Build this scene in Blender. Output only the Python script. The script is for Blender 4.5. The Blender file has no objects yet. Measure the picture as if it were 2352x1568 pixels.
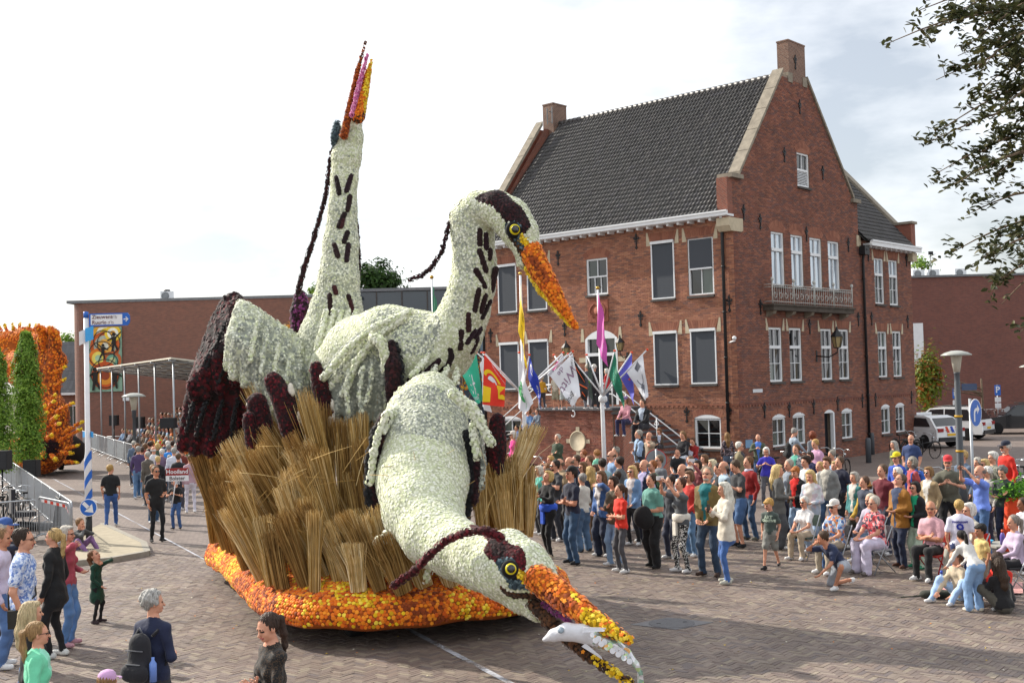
import bpy,math,random
import numpy as np
from mathutils import Matrix,Vector
R=math.radians
rng=np.random.default_rng(7)
random.seed(7)
S=bpy.context.scene
COL=S.collection
# ------------------------------------------------------------------ camera
CAM_Z,FPX,PITCH,ROLL=3.7,2643.0,R(1.87),R(1.5)
cd=bpy.data.cameras.new('camera')
cd.sensor_width=36.0
cd.lens=FPX/2352*36
cd.clip_start,cd.clip_end=0.1,6000
cam=bpy.data.objects.new('camera',cd)
COL.objects.link(cam)
cam.matrix_world=Matrix.Translation((0,0,CAM_Z))@Matrix.Rotation(math.pi/2+PITCH,4,'X')@Matrix.Rotation(-ROLL,4,'Z')
S.camera=cam
# ------------------------------------------------------------------ sun and sky
SUN_AZ,SUN_EL=R(147),R(34) # angle from +X, elevation
SUN=Vector((math.cos(SUN_AZ)*math.cos(SUN_EL),math.sin(SUN_AZ)*math.cos(SUN_EL),math.sin(SUN_EL)))
sl=bpy.data.lights.new('sun','SUN')
sl.energy,sl.angle,sl.color=4.9,R(0.55),(1.0,0.93,0.82)
so=bpy.data.objects.new('sun',sl)
COL.objects.link(so)
so.rotation_euler=SUN.to_track_quat('Z','Y').to_euler()
W=bpy.data.worlds.new('World')
S.world=W
W.use_nodes=True
nt=W.node_tree
nt.nodes.clear()
sky=nt.nodes.new('ShaderNodeTexSky')
sky.sky_type='NISHITA'
sky.sun_disc=False
sky.sun_elevation=SUN_EL
sky.sun_rotation=math.pi/2-SUN_AZ
sky.dust_density=2.0
tc=nt.nodes.new('ShaderNodeTexCoord')
mp=nt.nodes.new('ShaderNodeMapping')
mp.inputs['Scale'].default_value=(1.0,1.0,2.6)
mp.inputs['Location'].default_value=(0.35,0.1,0.0)
nz=nt.nodes.new('ShaderNodeTexNoise')
nz.inputs['Scale'].default_value=2.2
nz.inputs['Detail'].default_value=7
nz.inputs['Roughness'].default_value=0.55
cr=nt.nodes.new('ShaderNodeValToRGB')
cr.color_ramp.elements[0].position=0.37
cr.color_ramp.elements[1].position=0.58
cr.color_ramp.elements[0].color=(0.30,0.30,0.30,1)
cr.color_ramp.elements[1].color=(1,1,1,1)
mx=nt.nodes.new('ShaderNodeMix')
mx.data_type='RGBA'
mx.inputs['B'].default_value=(12.6,12.8,13.0,1) # sunlit cloud, on the sky texture's own scale
bg=nt.nodes.new('ShaderNodeBackground')
bg.inputs['Strength'].default_value=0.086
out=nt.nodes.new('ShaderNodeOutputWorld')
L=nt.links.new
L(tc.outputs['Generated'],mp.inputs['Vector'])
L(mp.outputs['Vector'],nz.inputs['Vector'])
L(nz.outputs['Fac'],cr.inputs['Fac'])
L(cr.outputs['Color'],mx.inputs['Factor'])
L(sky.outputs['Color'],mx.inputs['A'])
L(mx.outputs['Result'],bg.inputs['Color'])
L(bg.outputs['Background'],out.inputs['Surface'])
S.view_settings.view_transform='Standard'
S.view_settings.look='None'
S.view_settings.exposure=0.42
S.view_settings.gamma=1.0
S.render.engine='CYCLES'
S.cycles.max_bounces=6
S.cycles.diffuse_bounces=3
S.cycles.glossy_bounces=3
S.cycles.transmission_bounces=4
S.cycles.transparent_max_bounces=8
S.cycles.use_denoising=True
# ------------------------------------------------------------------ surveying: picture point -> place in the world
CM=np.array(cam.matrix_world)[:3,:3]
CP=np.array([0,0,CAM_Z])
def ray(x,y):
 return CM@np.array([(x-1176)/FPX,-(y-784)/FPX,-1.0])
def on_ground(x,y,z=0.0):
 d=ray(x,y)
 return CP+d*((z-CAM_Z)/d[2])
def at(x,y,Y):
 d=ray(x,y)
 return CP+d*(Y/d[1])
def px2m(r,Y):
 return r*Y/FPX
 # ------------------------------------------------------------------ materials
MATS={}
def lin(c):
 if isinstance(c,str):
  c=[int(c[i:i+2],16)/255 for i in(0,2,4)]
  c=[x/12.92 if x<=0.04045 else((x+0.055)/1.055)**2.4 for x in c]
 return(*c[:3],1.0)
def mat(name,col,rough=0.7,var=0.15,scale=6.0,bump=0.0,bscale=40.0,metal=0.0,spec=0.4,ramp=None,stretch=None,emit=None,trans=0.0,alpha=1.0,sheen=0.0,print_cols=None,pscale=18.0,coat=0.0):
 """Principled material; colour varies by noise, or per loose piece through ramp = list of colours."""
 if name in MATS:
  return MATS[name]
 m=bpy.data.materials.new(name)
 m.use_nodes=True
 n=m.node_tree
 b=n.nodes['Principled BSDF']
 l=n.links.new
 b.inputs['Roughness'].default_value=rough
 b.inputs['Metallic'].default_value=metal
 b.inputs['Specular IOR Level'].default_value=spec
 b.inputs['Transmission Weight'].default_value=trans
 b.inputs['Alpha'].default_value=alpha
 b.inputs['Coat Weight'].default_value=coat
 if sheen:
  b.inputs['Sheen Weight'].default_value=sheen
 t=n.nodes.new('ShaderNodeTexCoord')
 v=t.outputs['Object']
 if stretch:
  q=n.nodes.new('ShaderNodeMapping')
  q.inputs['Scale'].default_value=stretch
  l(v,q.inputs['Vector'])
  v=q.outputs['Vector']
 src=None
 if ramp:
  g=n.nodes.new('ShaderNodeNewGeometry')
  o=n.nodes.new('ShaderNodeObjectInfo')
  a=n.nodes.new('ShaderNodeMath');a.operation='ADD'
  f=n.nodes.new('ShaderNodeMath');f.operation='FRACT'
  l(g.outputs['Random Per Island'],a.inputs[0]);l(o.outputs['Random'],a.inputs[1]);l(a.outputs[0],f.inputs[0])
  r=n.nodes.new('ShaderNodeValToRGB')
  e=r.color_ramp
  e.interpolation='CONSTANT' if len(ramp)>2 else 'LINEAR'
  while len(e.elements)<len(ramp):
   e.elements.new(0.5)
  for i,c in enumerate(ramp):
   e.elements[i].position=i/len(ramp)if len(ramp)>2 else i
   e.elements[i].color=lin(c)
  l(f.outputs[0],r.inputs['Fac'])
  src=r.outputs['Color']
 elif print_cols:
  vo=n.nodes.new('ShaderNodeTexVoronoi')
  vo.inputs['Scale'].default_value=pscale
  l(v,vo.inputs['Vector'])
  sp=n.nodes.new('ShaderNodeSeparateColor')
  l(vo.outputs['Color'],sp.inputs['Color'])
  r=n.nodes.new('ShaderNodeValToRGB')
  e=r.color_ramp
  e.interpolation='CONSTANT'
  cs=[col]+list(print_cols)
  while len(e.elements)<len(cs):
   e.elements.new(0.5)
  for i,c in enumerate(cs):
   e.elements[i].position=i/len(cs)
   e.elements[i].color=lin(c)
  l(sp.outputs[0],r.inputs['Fac'])
  src=r.outputs['Color']
 if var:
  z=n.nodes.new('ShaderNodeTexNoise')
  z.inputs['Scale'].default_value=scale
  z.inputs['Detail'].default_value=5
  l(v,z.inputs['Vector'])
  mr=n.nodes.new('ShaderNodeMapRange')
  mr.inputs[1].default_value,mr.inputs[2].default_value=0.25,0.75
  mr.inputs[3].default_value,mr.inputs[4].default_value=1-var,1+var
  l(z.outputs['Fac'],mr.inputs['Value'])
  mu=n.nodes.new('ShaderNodeMix')
  mu.data_type='RGBA';mu.blend_type='MULTIPLY'
  mu.inputs['Factor'].default_value=1.0
  if src is None:
   mu.inputs['A'].default_value=lin(col)
  else:
   l(src,mu.inputs['A'])
  l(mr.outputs['Result'],mu.inputs['B'])
  src=mu.outputs['Result']
 if src is None:
  b.inputs['Base Color'].default_value=lin(col)
 else:
  l(src,b.inputs['Base Color'])
 if bump:
  z2=n.nodes.new('ShaderNodeTexNoise')
  z2.inputs['Scale'].default_value=bscale
  z2.inputs['Detail'].default_value=4
  l(v,z2.inputs['Vector'])
  bp=n.nodes.new('ShaderNodeBump')
  bp.inputs['Strength'].default_value=min(1,bump)
  bp.inputs['Distance'].default_value=0.02
  l(z2.outputs['Fac'],bp.inputs['Height'])
  l(bp.outputs['Normal'],b.inputs['Normal'])
 if emit:
  b.inputs['Emission Color'].default_value=lin(col)
  b.inputs['Emission Strength'].default_value=emit
 MATS[name]=m
 return m
def leafmat(name,ramp):
 m=mat(name,(0,0,0),0.55,0.0,ramp=ramp,spec=0.3)
 n=m.node_tree
 b=n.nodes['Principled BSDF']
 tr=n.nodes.new('ShaderNodeBsdfTranslucent')
 ms=n.nodes.new('ShaderNodeMixShader')
 ms.inputs[0].default_value=0.3
 s=b.inputs['Base Color'].links[0].from_socket
 n.links.new(s,tr.inputs['Color'])
 n.links.new(b.outputs[0],ms.inputs[1])
 n.links.new(tr.outputs[0],ms.inputs[2])
 n.links.new(ms.outputs[0],n.nodes['Material Output'].inputs['Surface'])
 return m
 # ------------------------------------------------------------------ objects
def tag(o,label=None,cat=None,group=None,kind=None):
 if label:o['label']=label
 if cat:o['category']=cat
 if group:o['group']=group
 if kind:o['kind']=kind
 return o
WORLD={}
def link(o,parent=None):
 """parts of a thing built in place keep their place; parts of a thing built round its own base follow that base"""
 COL.objects.link(o)
 if parent is not None:
  o.parent=parent
  if parent.name in WORLD:
   o.matrix_parent_inverse=WORLD[parent.name]
 return o
def thing(name,label,cat,loc=(0,0,0),rz=0.0,group=None,kind=None,local=False):
 o=bpy.data.objects.new(name,None)
 o.empty_display_size=0.2
 o.location=loc
 o.rotation_euler=(0,0,rz)
 COL.objects.link(o)
 if not local:
  WORLD[o.name]=(Matrix.Translation(loc)@Matrix.Rotation(rz,4,'Z')).inverted()
 return tag(o,label,cat,group,kind)
def mesh_np(name,V,Q,mi=None,smooth=False):
 """V (n,3) vertices, Q (m,k) faces with k = 3 or 4 -> mesh, fast."""
 V=np.asarray(V,np.float32);Q=np.asarray(Q,np.int32)
 me=bpy.data.meshes.new(name)
 k=Q.shape[1]
 me.vertices.add(len(V));me.vertices.foreach_set('co',V.ravel())
 me.loops.add(Q.size);me.loops.foreach_set('vertex_index',Q.ravel())
 me.polygons.add(len(Q))
 me.polygons.foreach_set('loop_start',np.arange(0,Q.size,k,dtype=np.int32))
 me.polygons.foreach_set('loop_total',np.full(len(Q),k,np.int32))
 if mi is not None:
  me.polygons.foreach_set('material_index',np.asarray(mi,np.int32))
 me.polygons.foreach_set('use_smooth',np.full(len(Q),smooth,bool))
 me.update(calc_edges=True)
 me.validate()
 return me
def obj(name,me,mats,parent=None,loc=(0,0,0),rot=(0,0,0),scale=None):
 if not isinstance(mats,(list,tuple)):
  mats=[mats]
 if not me.materials:
  for m in mats:
   me.materials.append(m)
 o=bpy.data.objects.new(name,me)
 o.location=loc
 o.rotation_euler=rot
 if scale is not None:
  o.scale=scale
 return link(o,parent)
class MB:
 """collects shapes of one part; build() links them as one mesh"""
 def __init__(s):
  s.v=[];s.f=[];s.m=[];s.sm=[]
 def add(s,verts,faces,mi=0,smooth=False):
  k=len(s.v)
  s.v.extend([tuple(map(float,p))for p in verts])
  for f in faces:
   s.f.append(tuple(i+k for i in f));s.m.append(mi);s.sm.append(smooth)
  return s
 def box(s,c,d,rz=0.0,mi=0,M=None):
  x,y,z=d[0]/2,d[1]/2,d[2]/2
  P=[Vector(p)for p in((-x,-y,-z),(x,-y,-z),(x,y,-z),(-x,y,-z),(-x,-y,z),(x,-y,z),(x,y,z),(-x,y,z))]
  if M is None:
   M=Matrix.Rotation(rz,3,'Z')
  P=[M@p+Vector(c)for p in P]
  return s.add(P,[(3,2,1,0),(4,5,6,7),(0,1,5,4),(1,2,6,5),(2,3,7,6),(3,0,4,7)],mi)
 def fbox(s,F,t0,t1,n0,n1,z0,z1,mi=0):
  P=[F.p(t,n,z)for z in(z0,z1)for t,n in((t0,n0),(t1,n0),(t1,n1),(t0,n1))]
  return s.add(P,[(3,2,1,0),(4,5,6,7),(0,1,5,4),(1,2,6,5),(2,3,7,6),(3,0,4,7)],mi)
 def prism(s,pts,d,mi=0):
  """polygon pts (3D, planar) swept by vector d"""
  n=len(pts)
  P=[Vector(p)for p in pts];D=Vector(d)
  return s.add(P+[p+D for p in P],[tuple(range(n-1,-1,-1)),tuple(range(n,2*n))]+[(i,(i+1)%n,n+(i+1)%n,n+i)for i in range(n)],mi)
 def tube(s,path,rad,n=8,mi=0,cap=True,smooth=True):
  P=[Vector(p)for p in path]
  rad=rad if hasattr(rad,'__len__')else[rad]*len(P)
  V=[];up=None
  for i,p in enumerate(P):
   t=(P[min(i+1,len(P)-1)]-P[max(i-1,0)]).normalized()
   if up is None:
    up=Vector((0,0,1))if abs(t.z)<0.9 else Vector((1,0,0))
   a=(up-t*up.dot(t)).normalized();b=t.cross(a);up=a
   for k in range(n):
    q=2*math.pi*k/n
    V.append(p+(a*math.cos(q)+b*math.sin(q))*rad[i])
  F=[(i*n+k,i*n+(k+1)%n,(i+1)*n+(k+1)%n,(i+1)*n+k)for i in range(len(P)-1)for k in range(n)]
  if cap:
   F+=[tuple(range(n-1,-1,-1)),tuple((len(P)-1)*n+k for k in range(n))]
  return s.add(V,F,mi,smooth)
 def lathe(s,c,prof,n=16,mi=0,axis=None,smooth=True):
  """prof: (radius, height) pairs round the axis through c"""
  M=Matrix.Identity(3)if axis is None else Vector(axis).to_track_quat('Z','Y').to_matrix()
  V=[M@Vector((r*math.cos(2*math.pi*k/n),r*math.sin(2*math.pi*k/n),h))+Vector(c)for r,h in prof for k in range(n)]
  F=[(i*n+k,i*n+(k+1)%n,(i+1)*n+(k+1)%n,(i+1)*n+k)for i in range(len(prof)-1)for k in range(n)]
  F+=[tuple(range(n-1,-1,-1)),tuple((len(prof)-1)*n+k for k in range(n))]
  return s.add(V,F,mi,smooth)
 def ball(s,c,r,n=12,mi=0):
  r=r if hasattr(r,'__len__')else(r,r,r)
  V=[];m=n//2
  for i in range(1,m):
   a=math.pi*i/m
   for k in range(n):
    b=2*math.pi*k/n
    V.append((c[0]+r[0]*math.sin(a)*math.cos(b),c[1]+r[1]*math.sin(a)*math.sin(b),c[2]+r[2]*math.cos(a)))
  F=[(i*n+k,(i+1)*n+k,(i+1)*n+(k+1)%n,i*n+(k+1)%n)for i in range(m-2)for k in range(n)]
  V+=[(c[0],c[1],c[2]+r[2]),(c[0],c[1],c[2]-r[2])]
  t=len(V)-2
  F+=[(t,k,(k+1)%n)for k in range(n)]+[(t+1,(m-2)*n+(k+1)%n,(m-2)*n+k)for k in range(n)]
  return s.add(V,F,mi,True)
 def mesh(s,name):
  me=bpy.data.meshes.new(name)
  me.from_pydata(s.v,[],s.f)
  me.polygons.foreach_set('material_index',s.m)
  me.polygons.foreach_set('use_smooth',s.sm)
  me.update()
  return me
 def build(s,name,mats,parent=None,loc=(0,0,0),rot=(0,0,0)):
  return obj(name,s.mesh(name),mats,parent,loc,rot)
class Frame:
 """a facade: t along it, n out of it, z up"""
 def __init__(s,o,et,en):
  s.o=np.array([o[0],o[1],0.0]);s.t=np.array([*et,0.0]);s.n=np.array([*en,0.0])
 def p(s,t,n,z):
  q=s.o+s.t*t+s.n*n
  return(q[0],q[1],z)
 def pts(s,t,n,z):
  return s.o+np.multiply.outer(t,s.t)+np.multiply.outer(n,s.n)+np.multiply.outer(z,np.array([0,0,1.0]))
def boxes_np(F,t0,t1,n0,n1,z0,z1):
 """many boxes in a facade frame, open at the back -> V, Q"""
 t0,t1,n0,n1,z0,z1=np.broadcast_arrays(*[np.asarray(a,float)for a in(t0,t1,n0,n1,z0,z1)])
 N=len(t0)
 T=np.stack([t0,t1,t1,t0,t0,t1,t1,t0],1);Z=np.stack([z0,z0,z1,z1,z0,z0,z1,z1],1)
 NN=np.stack([n1]*4+[n0]*4,1)
 V=F.pts(T.ravel(),NN.ravel(),Z.ravel())
 base=np.array([(0,1,2,3),(4,5,1,0),(5,6,2,1),(6,7,3,2),(7,4,0,3)])
 Q=(np.arange(N)[:,None,None]*8+base[None]).reshape(-1,4)
 return V,Q
def copy_tree(o,parent=None):
 c=o.copy()
 COL.objects.link(c)
 c.parent=parent
 for ch in list(o.children):
  copy_tree(ch,c)
 return c
def text_poly(s,size=1.0,align='CENTER',bold=0.0,extrude=0.0,space=1.0):
 """flat letters as vertices and faces in the XY plane"""
 cu=bpy.data.curves.new('letters','FONT')
 cu.body=s;cu.size=size;cu.align_x=align;cu.align_y='CENTER';cu.offset=bold;cu.extrude=extrude;cu.resolution_u=2;cu.space_character=space
 o=bpy.data.objects.new('letters',cu)
 COL.objects.link(o)
 dg=bpy.context.evaluated_depsgraph_get()
 me=o.evaluated_get(dg).to_mesh()
 V=[tuple(v.co)for v in me.vertices];Fc=[tuple(p.vertices)for p in me.polygons]
 o.evaluated_get(dg).to_mesh_clear()
 bpy.data.objects.remove(o);bpy.data.curves.remove(cu)
 return V,Fc
 # ------------------------------------------------------------------ smooth bodies: blended capsules and ellipsoids -> one continuous surface
class Body:
 def __init__(s):
  s.p=[]
 def cap(s,a,b,ra,rb=None,t=0,k=0.03,A=None):
  """tapered capsule; A squashes space (3x3) for flat cross-sections"""
  s.p.append((np.array(a,float),np.array(b,float),float(ra),float(ra if rb is None else rb),t,k,None if A is None else np.array(A,float)))
  return s
 def ell(s,c,r,t=0,k=0.03,M=None):
  r=np.array(r,float);m=r.min()
  A=np.diag(m/r)if M is None else np.diag(m/r)@np.array(M,float)
  s.p.append((np.array(c,float),np.array(c,float),m,m,t,k,A))
  return s
 def chain(s,pts,rad,t=0,k=0.03):
  for i in range(len(pts)-1):
   s.cap(pts[i],pts[i+1],rad[i],rad[i+1],t,k)
  return s
 @staticmethod
 def dist(q,P):
  a,b,ra,rb,t,k,A=q
  X=P-a
  d=b-a
  if A is not None:
   X=X@A.T;d=A@d
  L2=d@d
  if L2<1e-12:
   return np.sqrt((X*X).sum(-1))-ra
  h=np.clip((X@d)/L2,0,1)
  Y=X-h[...,None]*d
  return np.sqrt((Y*Y).sum(-1))-(ra+(rb-ra)*h)
 def turned(s,M):
  o=Body()
  for a,b,ra,rb,t,k,A in s.p:
   o.p.append((M@a,M@b,ra,rb,t,k,None if A is None else A@M.T))
  return o
 def surf(s,h):
  """surface nets on a grid of step h -> V, Q, tag of each face"""
  lo=np.min([np.minimum(q[0],q[1])-s._ext(q)for q in s.p],0)-2*h
  hi=np.max([np.maximum(q[0],q[1])+s._ext(q)for q in s.p],0)+2*h
  n=np.ceil((hi-lo)/h).astype(int)+1
  D=np.full(n,1.0,np.float32)
  ax=[lo[i]+h*np.arange(n[i])for i in range(3)]
  for q in s.p:
   e=s._ext(q)+q[5]+2*h
   i0=np.maximum(((np.minimum(q[0],q[1])-e-lo)/h).astype(int),0)
   i1=np.minimum(((np.maximum(q[0],q[1])+e-lo)/h).astype(int)+2,n)
   sl=tuple(slice(i0[i],i1[i])for i in range(3))
   P=np.stack(np.meshgrid(*[ax[i][sl[i]]for i in range(3)],indexing='ij'),-1)
   b=s.dist(q,P)
   a=D[sl]
   k=q[5]
   w=np.maximum(k-np.abs(a-b),0)
   D[sl]=np.minimum(a,b)-w*w/(4*k)
  I=D<0
  n1=n-1
  cnt=np.zeros(n1,np.int16);acc=np.zeros((*n1,3),np.float32)
  offs=[(i,j)for i in(0,1)for j in(0,1)]
  def cut(axis):
   sa=[slice(None)]*3;sb=[slice(None)]*3
   sa[axis]=slice(0,-1);sb[axis]=slice(1,None)
   A,B=D[tuple(sa)],D[tuple(sb)]
   return(A<0)!=(B<0),A/np.where(A==B,1,A-B),(A<0)
  cuts=[cut(a)for a in range(3)]
  for axis in range(3):
   C,T,_=cuts[axis]
   o=[a for a in range(3)if a!=axis]
   for i,j in offs:
    sl=[slice(None)]*3
    sl[o[0]]=slice(i,n1[o[0]]+i);sl[o[1]]=slice(j,n1[o[1]]+j)
    c=C[tuple(sl)];t=T[tuple(sl)]
    cnt+=c
    acc[...,axis]+=np.where(c,t,0);acc[...,o[0]]+=c*i;acc[...,o[1]]+=c*j
  act=cnt>0
  idx=np.full(n1,-1,np.int64)
  idx[act]=np.arange(act.sum())
  g=np.argwhere(act)
  V=lo+h*(g+acc[act]/cnt[act][:,None])
  Q=[]
  for axis in range(3):
   C,T,neg=cuts[axis]
   o=[a for a in range(3)if a!=axis]
   e=np.argwhere(C)
   e=e[(e[:,o[0]]>0)&(e[:,o[1]]>0)&(e[:,o[0]]<n1[o[0]])&(e[:,o[1]]<n1[o[1]])]
   q=[]
   for i,j in((1,1),(0,1),(0,0),(1,0)):
    f=e.copy();f[:,o[0]]-=i;f[:,o[1]]-=j
    q.append(idx[f[:,0],f[:,1],f[:,2]])
   q=np.stack(q,1)
   ng=neg[e[:,0],e[:,1],e[:,2]]
   if axis==1:
    ng=~ng
   q[~ng]=q[~ng][:,::-1]
   Q.append(q)
  Q=np.concatenate(Q)
  Q=Q[(Q>=0).all(1)]
  cen=V[Q].mean(1)
  best=np.full(len(cen),9.0);tg=np.zeros(len(cen),np.int32)
  for q in s.p:
   d=s.dist(q,cen)
   w=d<best
   best[w]=d[w];tg[w]=q[4]
  return V,Q,tg
 @staticmethod
 def _ext(q):
  r=max(q[2],q[3])
  if q[6]is None:
   return np.full(3,r)
  return r*np.sqrt((np.linalg.inv(q[6])**2).sum(1))
def vnormals(V,Q):
 n=np.cross(V[Q[:,2]]-V[Q[:,0]],V[Q[:,3%Q.shape[1]]]-V[Q[:,1]])
 N=np.zeros_like(V)
 for k in range(Q.shape[1]):
  np.add.at(N,Q[:,k],n)
 return N/np.maximum(np.linalg.norm(N,axis=1,keepdims=True),1e-9)
 # ------------------------------------------------------------------ flowers
def _flower(n=6,petals=True):
 V=[(0,0,0.36)]
 for k in range(n):
  a=2*math.pi*k/n
  V.append((0.52*math.cos(a),0.52*math.sin(a),0.32))
 for k in range(n):
  a=2*math.pi*(k+0.5)/n
  V.append((0.62*1.05*math.cos(a)*1.0,0.62*1.05*math.sin(a)*1.0,0.05))
 T=[(0,1+k,1+(k+1)%n)for k in range(n)]
 for k in range(n):
  T+=[(1+k,1+n+k,1+(k+1)%n),(1+(k+1)%n,1+n+k,1+n+(k+1)%n)]
 return np.array(V),np.array(T)
FLV,FLT=_flower()
_a=np.arange(10)*math.pi/5
DSV=np.array([(0,0,.17)]+[((.70 if i%2==0 else .46)*math.cos(a),(.70 if i%2==0 else .46)*math.sin(a),.02 if i%2==0 else .12)for i,a in enumerate(_a)])
DST=np.array([(0,1+i,1+(i+1)%10)for i in range(10)])
def basis(N):
 a=np.where(np.abs(N[:,2:3])<0.9,np.array([[0,0,1.0]]),np.array([[1.0,0,0]]))
 X=np.cross(a,N);X/=np.linalg.norm(X,axis=1,keepdims=True)
 return X,np.cross(N,X)
def flowers(name,P,N,size,mi,mats,parent,keep=None,singles=0,tilt=0.35,FV=DSV,FT=DST,SV=None,ST=None):
 """one blossom at each point; the nearest `singles` become parts of their own, the rest one part of kind stuff"""
 P=np.asarray(P,float);N=np.asarray(N,float);mi=np.asarray(mi)
 size=np.broadcast_to(np.asarray(size,float),len(P)).copy()
 N=N+rng.normal(0,tilt*0.3,N.shape);N/=np.linalg.norm(N,axis=1,keepdims=True)
 X,Y=basis(N)
 a=rng.uniform(0,6.28,len(P));c,s_=np.cos(a)[:,None],np.sin(a)[:,None]
 X,Y=X*c+Y*s_,Y*c-X*s_
 size*=rng.uniform(0.85,1.2,len(P))
 order=np.arange(len(P))
 if singles:
  dcam=np.linalg.norm(P-CP,axis=1)
  face=((CP-P)*N).sum(1)/dcam
  order=np.argsort(np.where(face>0.25,dcam,1e3))
  cache={}
  for i in order[:singles]:
   me=cache.get(int(mi[i]))
   if me is None:
    me=mesh_np('flower',FV if SV is None else SV,FT if ST is None else ST);me.materials.append(mats[int(mi[i])]);cache[int(mi[i])]=me
   o=bpy.data.objects.new('flower',me)
   o.matrix_world=Matrix(((X[i][0]*size[i],Y[i][0]*size[i],N[i][0]*size[i],P[i][0]),(X[i][1]*size[i],Y[i][1]*size[i],N[i][1]*size[i],P[i][1]),(X[i][2]*size[i],Y[i][2]*size[i],N[i][2]*size[i],P[i][2]),(0,0,0,1)))
   link(o,parent)
  order=order[singles:]
 P,N,X,Y,size,mi=P[order],N[order],X[order],Y[order],size[order],mi[order]
 V=P[:,None,:]+size[:,None,None]*(FV[None,:,0:1]*X[:,None]+FV[None,:,1:2]*Y[:,None]+FV[None,:,2:3]*N[:,None])
 T=(np.arange(len(P))[:,None,None]*len(FV)+FT[None]).reshape(-1,3)
 me=mesh_np(name,V.reshape(-1,3),T,np.repeat(mi,len(FT)),smooth=True)
 o=obj(name,me,mats,parent)
 o['kind']='stuff'
 return o
 # ------------------------------------------------------------------ ground, pavers, kerbs
M_SAND=mat('joint sand',(0.045,0.04,0.036),0.95,0.3,30)
PAVE=['766961','70635c','7a6d63','695d57','7e7268','655b59','75665d','6c5e57','786b61','71645d','83786a','675954']
M_PAVE=mat('clay pavers',(0.2,0.15,0.13),0.62,0.26,0.9,0.35,60,ramp=PAVE,spec=0.45)
M_KERB=mat('concrete kerb','8d887e',0.85,0.15,8,0.2,80)
M_SLAB=mat('concrete pavement','9a907c',0.85,0.16,5,0.25,60)
def brickmat(name,c1,c2,mortar,sx,sy,rot=0.0,rough=0.8,bump=0.5,var=0.2,coord='Object',plane='XY',bias=0.0,rotv=None):
 m=bpy.data.materials.new(name);m.use_nodes=True
 n=m.node_tree;b=n.nodes['Principled BSDF'];l=n.links.new
 t=n.nodes.new('ShaderNodeTexCoord');q=n.nodes.new('ShaderNodeMapping')
 q.inputs['Rotation'].default_value=rotv if rotv else(0,0,rot)
 br=n.nodes.new('ShaderNodeTexBrick')
 br.inputs['Color1'].default_value=lin(c1);br.inputs['Color2'].default_value=lin(c2);br.inputs['Mortar'].default_value=lin(mortar)
 br.inputs['Scale'].default_value=1.0
 br.inputs['Brick Width'].default_value=sx;br.inputs['Row Height'].default_value=sy
 br.inputs['Mortar Size'].default_value=0.006;br.inputs['Bias'].default_value=bias
 z=n.nodes.new('ShaderNodeTexNoise');z.inputs['Scale'].default_value=0.8;z.inputs['Detail'].default_value=6
 mr=n.nodes.new('ShaderNodeMapRange');mr.inputs[3].default_value=1-var;mr.inputs[4].default_value=1+var
 mu=n.nodes.new('ShaderNodeMix');mu.data_type='RGBA';mu.blend_type='MULTIPLY';mu.inputs['Factor'].default_value=1
 l(t.outputs[coord],q.inputs['Vector']);l(q.outputs[0],br.inputs['Vector']);l(t.outputs[coord],z.inputs['Vector'])
 l(z.outputs['Fac'],mr.inputs['Value']);l(br.outputs['Color'],mu.inputs['A']);l(mr.outputs['Result'],mu.inputs['B']);l(mu.outputs['Result'],b.inputs['Base Color'])
 bp=n.nodes.new('ShaderNodeBump');bp.inputs['Strength'].default_value=bump;bp.inputs['Distance'].default_value=0.01;bp.invert=True
 l(br.outputs['Fac'],bp.inputs['Height']);l(bp.outputs['Normal'],b.inputs['Normal'])
 b.inputs['Roughness'].default_value=rough
 MATS[name]=m
 return m
M_FAR=brickmat('far clay paving','7c6e66','695c56','443d38',0.2,0.075,0.7,0.7,0.3,0.25)
M_RED=brickmat('red clay footpath','8a5f52','744d44','473a34',0.2,0.075,-0.75,0.75,0.3,0.2)
M_PARK=brickmat('parking paving','a2937e','8d806e','5a5146',0.2,0.1,0.3,0.75,0.3,0.2)
def sheet(name,pts,z,m,kind='structure',thick=0.0):
 b=MB()
 P=[(p[0],p[1],z)for p in pts]
 if thick:
  b.prism([(p[0],p[1],z-thick)for p in pts],(0,0,thick))
 else:
  b.add(P,[tuple(range(len(P)))])
 o=b.build(name,m)
 o['kind']=kind
 return o
sheet('ground',[(-900,-300),(900,-300),(900,1500),(-900,1500)],-0.03,mat('earth','6d6455',0.95,0.2,0.3))
road=sheet('road',[(-16,3),(16,3),(18,28.5),(-18,28.5)],-0.014,M_SAND)
sheet('square_paving',[(-90,26.9),(70,26.9),(120,140),(-120,140)],-0.004,M_FAR)
for q_ in([(5.6,9.3),(13.9,26.9),(70,26.9),(70,-8),(5.6,-8)],[(-5.4,9.3),(-5.4,-8),(-60,-8),(-90,26.9),(-13.3,26.9)],[(-5.4,9.3),(5.6,9.3),(5.6,-8),(-5.4,-8)]):
 sheet('side_paving',q_,-0.006,M_FAR)
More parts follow.
